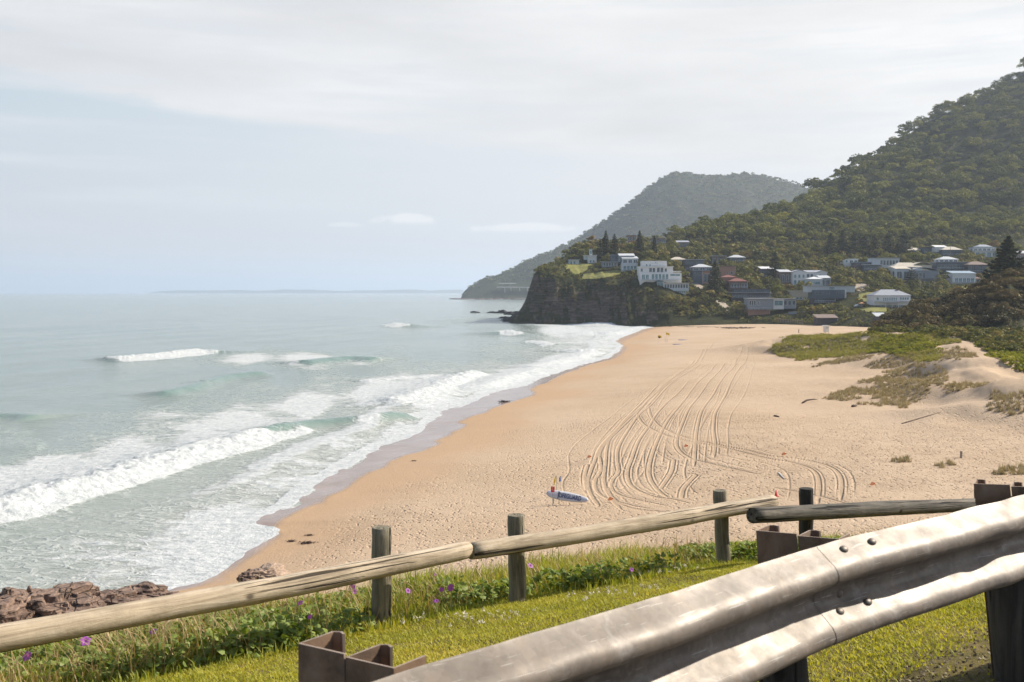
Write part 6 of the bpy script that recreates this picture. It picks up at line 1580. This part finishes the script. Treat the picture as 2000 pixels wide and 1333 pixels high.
# cone and marker flags
p = at(1516, 970); root = empty('traffic_cone', p, 'red cone standing on the trampled sand near the fence', 'cone'); m = MB(); n = 14; hc = .52
m.add([(.13 * math.cos(6.283 * k / n), .13 * math.sin(6.283 * k / n), 0.03) for k in range(n)] + [(.02 * math.cos(6.283 * k / n), .02 * math.sin(6.283 * k / n), hc) for k in range(n)], [(k, (k + 1) % n, n + (k + 1) % n, n + k) for k in range(n)] + [tuple(range(n, 2 * n))]); m.build('cone_body', M['red'], root, smooth=True)
m = MB(); m.box(-.18, .18, -.18, .18, 0, .035); m.build('base', M['red'], root)
for u, v, wh in [(1190, 981, 'right of the rescue board'), (1149, 898, 'left of all the wheel tracks'), (1338, 876, 'between the wheel tracks'), (1529, 892, 'beside the curved tracks at the right'), (1702, 952, 'in the trampled sand right of the dark fence post')]:
    p = at(u, v); root = empty('marker_flag', p, 'small orange marker flag ' + wh, 'marker flag', 'orange marker flags on the sand'); m = MB(); m.tube([(0, 0, -.1), (0.05, 0, .42)], [.012, .012], 5); m.build('stick', M['white'], root)
    m = MB(); m.add([(.03, 0, .42), (.03, 0, .10), (.32, .05, .20), (.30, -.05, .30), (-.12, .05, .16)], [(0, 1, 2), (0, 2, 3), (0, 4, 1)]); o = m.build('cloth', M['orange'], root); so_ = o.modifiers.new('t', 'SOLIDIFY'); so_.thickness = .012
for u, vb, vt, lab in [(1285, 675, 655, 'patrol flag nearest the water with yellow and black cloth'), (1300.5, 670, 650, 'yellow patrol flag behind the other one')]:
    pole_flag(u, vb, vt, 'patrol_flag', lab, 'yellow', 'flag', -7, 4.2, 'patrol flags near the water', droop=.4)
    if u == 1285:
        root = [o for o in C.objects if o.name.startswith('patrol_flag')][-1]; s = root.location[1] / F; h = 20 * s; m = MB(); m.box(.1, .75, -.09, -.07, h - .95, h - .45); m.build('black_patch', M['black'], root)
p = at(1301, 668); s = p[1] / F; root = empty('folding_table', p, 'tiny folding table standing by the patrol flags', 'table'); m = MB(); m.box(-.45, .45, -.25, .25, .66, .70); m.build('tabletop', M['steel'], root)
for xx in (-.4, .4):
    for yy in (-.2, .2): m = MB(); m.box(xx - .02, xx + .02, yy - .02, yy + .02, 0, .66); m.build('leg', M['steel'], root)
for u, v, lab in [(1323, 673, 'nearer of two round dark blue mats on the far sand'), (1334, 664.5, 'farther of two round dark blue mats on the far sand')]:
    p = at(u, v); r = 9.3 * p[1] / F; m = MB(); n = 28; m.prism([(r * math.cos(6.283 * k / n), r * .85 * math.sin(6.283 * k / n)) for k in range(n)], -.02, .09); o = m.build('round_disc', M['mat'], loc=(p[0], p[1], p[2])); tag(o, lab, 'mat', 'round blue mats')  # thin dark blue disc lying flat on the sand
def stick(u0, v0, u1, v1, r, label, name='driftwood', mat='drift', h=.0, kink=0):
    a, b = at(u0, v0), at(u1, v1); m = MB(); c = (a + b) / 2
    pts = [a - c + [0, 0, r * .7], (a - c) * .3 + [0, kink, r + h * .6], (b - c) * .4 + [0, -kink, r * .9 + h], b - c + [0, 0, r * .7 + h * .5]]; m.tube(pts, [r, r * 1.1, r * .8, r * .45], 9, wob=.2, seed=int(u0)); o = m.build(name, M[mat], loc=tuple(c), smooth=True); tag(o, label, 'driftwood' if name == 'driftwood' else 'post'); return o
stick(1567, 789, 1596, 784, .12, 'crooked dark branch lying on the sand at the dune foot', kink=.4, h=.3)
stick(1664, 796, 1674, 795, .16, 'short dark log on the sand below the dry dune grass'); stick(1512, 814, 1522, 816, .10, 'small flat piece of driftwood on the open sand'); stick(1761, 829, 1838, 806, .05, 'long thin half buried pole on the sand')
stick(1520, 925, 1532, 937, .06, 'pale whitish plank lying on the trampled sand', mat='concrete')
p = at(1877, 896); m = MB(); m.box(-.08, .08, -.08, .08, -.3, .62); m.box(-.095, .095, -.095, .095, .62, .66); tag(m.build('marker_post', M['polewood'], loc=tuple(p)), 'short square timber post in the sand near the grass hummocks', 'post')
p = at(1560, 651); m = MB(); m.box(-.12, .12, -.12, .12, -.3, 1.4); m.box(-.14, .14, -.14, .14, 1.4, 1.46); tag(m.build('marker_post', M['drift'], loc=tuple(p)), 'dark stump of a post on the leftmost dune top', 'post')
# dark heap of branches far down the beach
r_ = np.random.default_rng(4); p = at(1437, 642); m = MB()
for i in range(60):
    a0 = r_.random() * 6.28; c0 = np.array([r_.normal() * 4.5, r_.normal() * 2.0, .1 + .25 * r_.random()]); dd = np.array([math.cos(a0), math.sin(a0) * .5, .15 * r_.normal()]) * r_.uniform(.6, 2.2); m.tube([c0 - dd, c0 + [0, 0, .1], c0 + dd], [.09, .1, .05], 5)
tag(m.build('branch_heap', M['drift'], loc=tuple(p)), 'heap of dark dead branches on the far end of the beach', 'driftwood')
p = at(1385, 639); m = MB()
for i in range(40):
    c0 = np.array([r_.normal() * 7., r_.normal() * 1.6, .05]); m.tube([c0 - [.9, .1, 0], c0 + [.9, .2, .05]], [.08, .05], 5)
tag(m.build('branch_heap', M['drift'], loc=tuple(p)), 'thin line of dark twigs at the back of the beach left of the heap', 'driftwood')
# seaweed
def wrack(u, v, w_, label, seed):
    r_ = np.random.default_rng(seed); p = at(u, v); rad = w_ * p[1] / F / 2; c = np.stack([r_.normal(size=240) * rad * .5, r_.normal(size=240) * rad * .22, np.abs(r_.normal(size=240)) * rad * .11 + .02], 1); V = tris(c, rad * .14, np.array([0, 0, 1.]) * np.ones((240, 1)), r_, .8, .5); o = mesh_np('seaweed', V, tri_faces(len(V)), M['weedwrack']); o.location = p; tag(o, label, 'seaweed', 'clumps of washed up seaweed')
wrack(570, 1061, 20, 'biggest dark seaweed lump on the smooth sand above the log fence', 1); wrack(600, 1063, 30, 'flat brown seaweed strip right of the biggest lump', 2); wrack(604, 1047, 18, 'small flat seaweed strip farther up the sand', 3); wrack(808, 902, 10, 'lone seaweed lump by the wet sand', 4); wrack(985, 786, 22, 'thin line of seaweed on the wet sand', 5)
# =============== rocks ===============
def rock(u, v, Y, wx, wy, hh, label, seed, mat='rock', name='rock', group=None, lay=1.0, z0=None, det=3):
    r_ = np.random.default_rng(seed); p = P(u, v, Y) if z0 is None else np.array([P(u, v, Y)[0], Y, z0]); n, m_ = (96, 60) if det > 2 else (28, 16); V = []
    th = np.linspace(0, 2 * math.pi, n, endpoint=False); ph = np.linspace(.02, math.pi * .62, m_)
    TH_, PH_ = np.meshgrid(th, ph, indexing='ij'); nx_ = np.cos(TH_) * np.sin(PH_); ny_ = np.sin(TH_) * np.sin(PH_); nz_ = np.cos(PH_)
    fq = 1.25; o_ = seed * 13.
    a_ = fbm(nx_ * fq + o_, ny_ * fq + nz_ * fq * 1.3, 6, 1); b_ = np.abs(fbm(nx_ * fq * 1.7 + o_, nz_ * fq * 3.2 + ny_ * 2, 5, 3) - .5) * 2
    r = 1 + 1.15 * (a_ - .5) - .28 * b_; sq = (np.abs(nx_) ** 3 + np.abs(ny_) ** 3 + 1e-6) ** (-1 / 3.) * np.hypot(nx_, ny_); sq = np.where(np.hypot(nx_, ny_) > .2, sq, 1); r = r * (.7 + .3 * np.clip(sq, .8, 1.3))
    zz = nz_ * r * hh; q = hh * .22; zz = zz + .6 * lay * (np.round(zz / q) * q - zz)
    V = np.stack([nx_ * r * wx, ny_ * r * wy, zz], -1).reshape(-1, 3)
    i, j = np.meshgrid(np.arange(n), np.arange(m_ - 1), indexing='ij'); f = np.stack([i * m_ + j, i * m_ + j + 1, ((i + 1) % n) * m_ + j + 1, ((i + 1) % n) * m_ + j], -1).reshape(-1, 4)
    o = mesh_np(name, V, f, M[mat], smooth=False); o.location = p; tag(o, label, 'rock', group); return o
rock(75, 1215, 52.5, 2.9, 3.2, 2.0, 'largest brown rock mass at the left edge above the log rail', 1); rock(10, 1225, 50.5, 1.7, 2.4, 1.4, 'dark shadowed rock at the far left edge', 2); rock(205, 1190, 54, 1.9, 2.2, 1.25, 'middle brown rock with a dark knob on top', 3); rock(150, 1215, 52, 2.2, 2.2, 1.1, 'low hollowed brown rock in front of the largest one', 5); rock(285, 1172, 56, 1.9, 1.6, .75, 'low flat layered rock right of the middle rock', 4); rock(240, 1192, 53.5, 1.8, 1.5, .8, 'small pale brown rock against the log rail', 6)
rock(520, 1128, 56, 1.2, 1.3, .55, 'smooth pale brown boulder on the sand above the log rail', 7, 'rockpale', lay=.3); rock(487, 1132, 55.5, .55, .8, .5, 'dark narrow rock left of the smooth boulder', 8)
for i, (u, v, Y, w_, h_, lab) in enumerate([(928, 611, 880, 4, 1.6, 'small flat rock farthest out from the headland'), (960, 610, 870, 6, 1.5, 'long flat wet rock in the line off the headland'), (980, 609, 860, 7, 2.6, 'humped dark wet rock in the line off the headland'), (1000, 606, 800, 8, 3.2, 'dark wet rock where the line meets the headland toe'), (985, 617, 690, 4, 1.8, 'dark rock nearer shore off the headland toe'),
     (1002, 625, 610, 6.5, 2.6, 'big dark boulder at the seaward foot of the headland'), (1014, 618, 625, 8, 5, 'tall jagged boulder leaning on the headland foot'), (992, 622, 640, 5, 2.4, 'rounded dark boulder left of the big one'), (1012, 630, 585, 5, 1.6, 'low wave washed rock in front of the headland foot'), (1030, 632, 572, 5, 1.4, 'low rock in the surf under the cliff'), (1098, 633, 568, 4, 1.2, 'small rock in the surf under the cliff')]):
    rock(u, v, Y, w_, w_ * .8, h_, lab, 40 + i, 'rockdark', 'sea_rock', 'dark rocks off the headland', z0=-.3, det=2)
r_ = np.random.default_rng(8)
sh = MB()
for i in range(60):
    u = r_.uniform(890, 1046); Y = r_.uniform(2480, 2700); p = G(u, 580, 0); x = (u - 1000) / F * Y; w_ = r_.uniform(8, 30); n = 9; sh.prism([(x + w_ * math.cos(6.283 * k / n) * r_.uniform(.7, 1.2), Y + w_ * 1.2 * math.sin(6.283 * k / n)) for k in range(n)], -2, r_.uniform(.8, 2.2))
tag(sh.build('rock_shelf', simple('reef', (.16, .11, .09), .9, 0, .3, .05)), kind='structure')
# =============== bridge on the far mountain ===============
def bridge():
    Y = 2725; Pp = lambda u, v, dy=0: P(u, v, Y + dy)
    o0 = Pp(1010, 583); root = empty('coastal_road_bridge', o0, 'long pale concrete road bridge at the foot of the far mountain', 'bridge')
    m = MB(); z1 = Pp(1000, 561.5)[2] - o0[2]; x = lambda u: Pp(u, 562)[0] - o0[0]
    pts = [(x(970), 25), (x(985), 5), (x(1010), -4), (x(1050), -6), (x(1100), 2)]
    for a, b in zip(pts[:-1], pts[1:]): m.add([(a[0], a[1], z1 - 1.2), (b[0], b[1], z1 - 2), (b[0], b[1] + 10, z1 - 2), (a[0], a[1] + 10, z1 - 1.2), (a[0], a[1], z1 + 1.2), (b[0], b[1], z1 + .4), (b[0], b[1] + 10, z1 + .4), (a[0], a[1] + 10, z1 + 1.2)], [(0, 3, 2, 1), (4, 5, 6, 7), (0, 1, 5, 4), (1, 2, 6, 5), (2, 3, 7, 6), (3, 0, 4, 7)])
    m.build('deck', M['concrete'], root)
    for u in (986, 998, 1015, 1030, 1046, 1064): m = MB(); m.box(x(u) - .9, x(u) + .9, 1, 5, -20, z1 - 1.4); m.build('pillar', M['concrete'], root)
    p = P(990, 562, 2690); m = MB(); m.box(-27, 27, -7, 26, -1.5, .6); q = m.build('approach_slab', M['concrete'], root); q.location = p - o0 + np.array([0, 0, 1.5])
    p = P(991, 554, 2745); m = MB(); m.box(-24, 24, -2, 2, -1.0, 1.2); q = m.build('upper_wall', M['concrete'], root); q.location = p - o0
bridge()
# =============== lifeguard tower, poles, cars, person, fences ===============
p = at(1615, 651); s = p[1] / F
root = empty('lifeguard_tower', p, 'white flared lifeguard lookout box standing on the far sand', 'lookout tower')
m = MB(); w_, h_, dd = 3.6 * s, 14 * s, 1.5
m.add([(-w_, 0, .35), (w_, 0, .35), (w_, dd * 1.3, .35), (-w_, dd * 1.3, .35), (-w_ * 1.5, -.35, h_), (w_ * 1.25, -.35, h_), (w_ * 1.25, dd * 1.5, h_), (-w_ * 1.5, dd * 1.5, h_)], [(0, 3, 2, 1), (4, 5, 6, 7), (0, 1, 5, 4), (1, 2, 6, 5), (2, 3, 7, 6), (3, 0, 4, 7)]); m.build('cabin', M['white'], root)
m = MB(); m.box(-w_ * 1.75, w_ * 1.4, -.5, dd * 1.6, h_ + .003, h_ + .16); m.build('roof', M['white'], root)
m = MB(); m.box(-w_ * .7, w_ * .5, -.33, -.22, h_ * .62, h_ * .85); m.build('window', M['w_pale'], root)
for xx in (-w_ * .9, w_ * .8):
    m = MB(); m.box(xx, xx + .14, .1, .24, -.5, .35); m.build('leg', M['steel'], root)
def upole(u, vb, vt, label, arms=True, r=.16, mat='polewood', group='power poles on the hillside', y=None):
    h_ = hit(u, vb) if y is None else P(u, vb, y); s = h_[1] / F; H_ = (vb - vt) * s; root = empty('power_pole', h_, label, 'power pole', group)
    m = MB(); m.tube([(0, 0, -2), (0, 0, H_)], [r, r * .7], 7); m.build('pole', M[mat], root)
    if arms:
        m = MB(); m.box(-1.2, 1.2, -.06, .06, H_ - .5, H_ - .36); m.build('cross_arm', M[mat], root)
        for xx in (-1.1, 0.0, 1.1): m = MB(); m.tube([(xx, 0, H_ - .36), (xx, 0, H_ - .12)], [.05, .05], 5); m.build('insulator', M['steel'], root)
    return h_ + np.array([0, 0, H_ - .1])
tops = [upole(1549, 492, 465, 'pale pole against the dark trees above the gabled house'), upole(1826, 482, 459, 'pole rising behind the tan roofed upper street'), upole(1637, 536, 511, 'pole between the gabled house and the white cube house'),
 upole(1668, 558, 519, 'tall pole left of the road with the walker'), upole(1722, 568, 540, 'pole behind the verandah cottage'), upole(1797, 580, 541, 'tall pole right of the verandah cottage'), upole(1815, 578, 553, 'middle one of the three poles right of the cottage'), upole(1825, 572, 546, 'rightmost of the three poles right of the cottage'),
 upole(1372, 556, 529, 'thin white mast in front of the brick and blue house', False, .1, 'frame', None), upole(1856, 503, 480, 'pole in front of the tan roofed house'), upole(1575, 530, 503, 'pole in the shrubs above the white gabled house'), upole(1343, 468, 422, 'pole on the skyline left of the bright gums'), upole(1258, 470, 443, 'pole on the headland ridge right of the broad pine')]
def wire(a, b, sag=1.5):
    m = MB(); pts = [a + (b - a) * q + np.array([0, 0, -sag * 4 * q * (1 - q)]) for q in np.linspace(0, 1, 9)]; m.tube([p - a for p in pts], [.03] * 9, 3, cap=False); o = m.build('power_line', M['black'], loc=tuple(a)); return tag(o, 'thin sagging power line between two hillside poles', 'power line', 'power lines over the town')
for i, j in [(0, 10), (2, 3), (3, 4), (4, 5), (5, 6), (6, 7), (1, 9)]: wire(tops[i], tops[j])
def car(u, v, label, mat, rz, g):
    p = hit(u, v); root = empty('parked_car', p, label, 'car', g, rz); b = MB(); prof = [(-2.1, .35), (-2.1, .85), (-1.3, .95), (-.8, 1.42), (.8, 1.45), (1.5, .98), (2.1, .85), (2.15, .35)]
    n = len(prof); vs = [(x, -.85, z + .1) for x, z in prof] + [(x, .85, z + .1) for x, z in prof]; b.add(vs, [tuple(range(n)), tuple(range(n, 2 * n))[::-1]] + [(i, n + i, n + (i + 1) % n, (i + 1) % n) for i in range(n)]); b.build('body', M[mat], root)
    for yy in (-.86, .85): w_ = MB(); w_.add([(-1.15, yy, 1.06), (-.75, yy, 1.45), (.72, yy, 1.47), (1.25, yy, 1.08)], [(0, 1, 2, 3)]); o = w_.build('window', M['glass'], root); so_ = o.modifiers.new('t', 'SOLIDIFY'); so_.thickness = .02
    for xx in (-1.35, 1.35):
        for yy in (-.8, .62): w_ = MB(); w_.tube([(xx, yy - .06, .33), (xx, yy + .24, .33)], [.33, .33], 12); w_.build('wheel', M['black'], root)
car(1350, 539, 'silver white car parked on the driveway beside the big white house', 'w_white', .15, 'cars parked by the houses'); car(1354, 543, 'second pale car just right of the silver white one', 'w_pale', -.3, 'cars parked by the houses'); car(1676, 601, 'small pale blue car on the lawn beside the orange umbrella', 'w_pale', .5, None)
# garden umbrella
p = hit(1683, 602); s = p[1] / F; root = empty('garden_umbrella', p, 'open orange garden umbrella on the lawn left of the verandah cottage', 'umbrella'); m = MB(); m.tube([(0, 0, 0), (0, 0, 2.5)], [.04, .04], 6); m.build('pole', M['frame'], root)
m = MB(); n = 8; m.add([(1.8 * math.cos(6.283 * k / n), 1.8 * math.sin(6.283 * k / n), 2.0) for k in range(n)] + [(0, 0, 2.7)], [(k, (k + 1) % n, n) for k in range(n)]); o = m.build('canopy', simple('orange_canopy', (.60, .30, .16), .8), root); so_ = o.modifiers.new('t', 'SOLIDIFY'); so_.thickness = .03
# walker on the road: one body with a skin modifier
p = hit(1687, 568); me = bpy.data.meshes.new('person'); J = [(0, 0, .95), (0, 0, 1.2), (0, 0, 1.45), (0, 0, 1.55), (0, 0, 1.68), (.1, 0, .9), (.12, .1, .5), (.12, .22, .08), (.12, .1, .03), (-.1, 0, .9), (-.12, -.14, .5), (-.12, -.12, .08), (-.12, -.26, .03), (.2, 0, 1.42), (.25, .08, 1.14), (.24, -.08, .92), (-.2, 0, 1.42), (-.25, -.06, 1.14), (-.24, -.22, .94)]
E = [(0, 1), (1, 2), (2, 3), (3, 4), (0, 5), (5, 6), (6, 7), (7, 8), (0, 9), (9, 10), (10, 11), (11, 12), (2, 13), (13, 14), (14, 15), (2, 16), (16, 17), (17, 18)]
me.from_pydata(J, E, []); o = bpy.data.objects.new('person', me); C.objects.link(o); o.location = p + np.array([0, 0, .3]); md = o.modifiers.new('skin', 'SKIN')
for i, sv_ in enumerate(me.skin_vertices[0].data): r = [.14, .15, .15, .06, .11, .09, .065, .045, .045, .09, .065, .045, .045, .06, .045, .035, .06, .045, .035][i]; sv_.radius = (r, r)
me.skin_vertices[0].data[0].use_root = True; o.modifiers.new('s', 'SUBSURF').levels = 1; me.materials.append(simple('dark_clothes', (.05, .05, .07), .9)); tag(o, 'tiny person in dark clothes walking on the road between the houses', 'person')
def picket(pts, n, hgt, label, name, mat):
    hs = [hit(u, v) for u, v in pts]; root = empty(name, hs[0], label, 'fence'); o0 = hs[0]; posts = []
    for k in range(n):
        q = k / (n - 1) * (len(hs) - 1); i = min(int(q), len(hs) - 2); p_ = hs[i] + (hs[i + 1] - hs[i]) * (q - i) - o0; posts.append(p_); m = MB(); m.box(p_[0] - .12, p_[0] + .12, p_[1] - .12, p_[1] + .12, p_[2] - .8, p_[2] + hgt); m.build('post', M[mat], root)
    for zz in (.4, .8):
        m = MB()
        for a, b in zip(posts[:-1], posts[1:]): m.tube([a + [0, 0, hgt * zz], b + [0, 0, hgt * zz]], [.07, .07], 4)
        m.build('rail', M[mat], root)
picket([(1632, 586), (1655, 580), (1684, 574)], 12, 1.6, 'brown timber rail fence climbing from the dark modern house', 'timber_fence', 'polewood')
picket([(1518, 631), (1542, 632), (1568, 634)], 16, 2.0, 'row of grey timber posts at the back of the beach', 'timber_fence', 'polewood')
# retaining wall below the houses
hs = [hit(u, v) for u, v in [(1540, 615), (1565, 614), (1588, 614)]]; m = MB()
for a, b in zip(hs[:-1], hs[1:]): dlt = b - a; m.add([tuple(a - hs[0] + [0, 0, -1]), tuple(b - hs[0] + [0, 0, -1]), tuple(b - hs[0] + [0, 0, 1.3]), tuple(a - hs[0] + [0, 0, 1.3]), tuple(a - hs[0] + [0, .4, -1]), tuple(b - hs[0] + [0, .4, -1]), tuple(b - hs[0] + [0, .4, 1.3]), tuple(a - hs[0] + [0, .4, 1.3])], [(0, 1, 2, 3), (5, 4, 7, 6), (3, 2, 6, 7), (0, 4, 5, 1), (0, 3, 7, 4), (1, 5, 6, 2)])
tag(m.build('retaining_wall', M['w_grey'], loc=tuple(hs[0])), 'low grey retaining wall under the cream pavilion', 'wall')

# =============== haze ===============
m = MB(); m.box(-30000, 30000, -300, 60000, -8, 430)
hzb = m.build('haze', []) if False else None
me = bpy.data.meshes.new('haze'); me.from_pydata([list(map(float, p)) for p in m.v], [], m.f); hb = bpy.data.objects.new('haze', me); C.objects.link(hb)
hm = bpy.data.materials.new('haze'); hm.use_nodes = True; hn = hm.node_tree; hn.nodes.clear(); ou = hn.nodes.new('ShaderNodeOutputMaterial'); pv = hn.nodes.new('ShaderNodeVolumePrincipled')
pv.inputs['Color'].default_value = (.72, .83, 1.0, 1); pv.inputs['Density'].default_value = HAZE = .000095; pv.inputs['Anisotropy'].default_value = .3
L(hn, pv.outputs[0], ou.inputs['Volume']); me.materials.append(hm); hb['kind'] = 'stuff'; hb['label'] = 'thin sea haze over the whole bay'
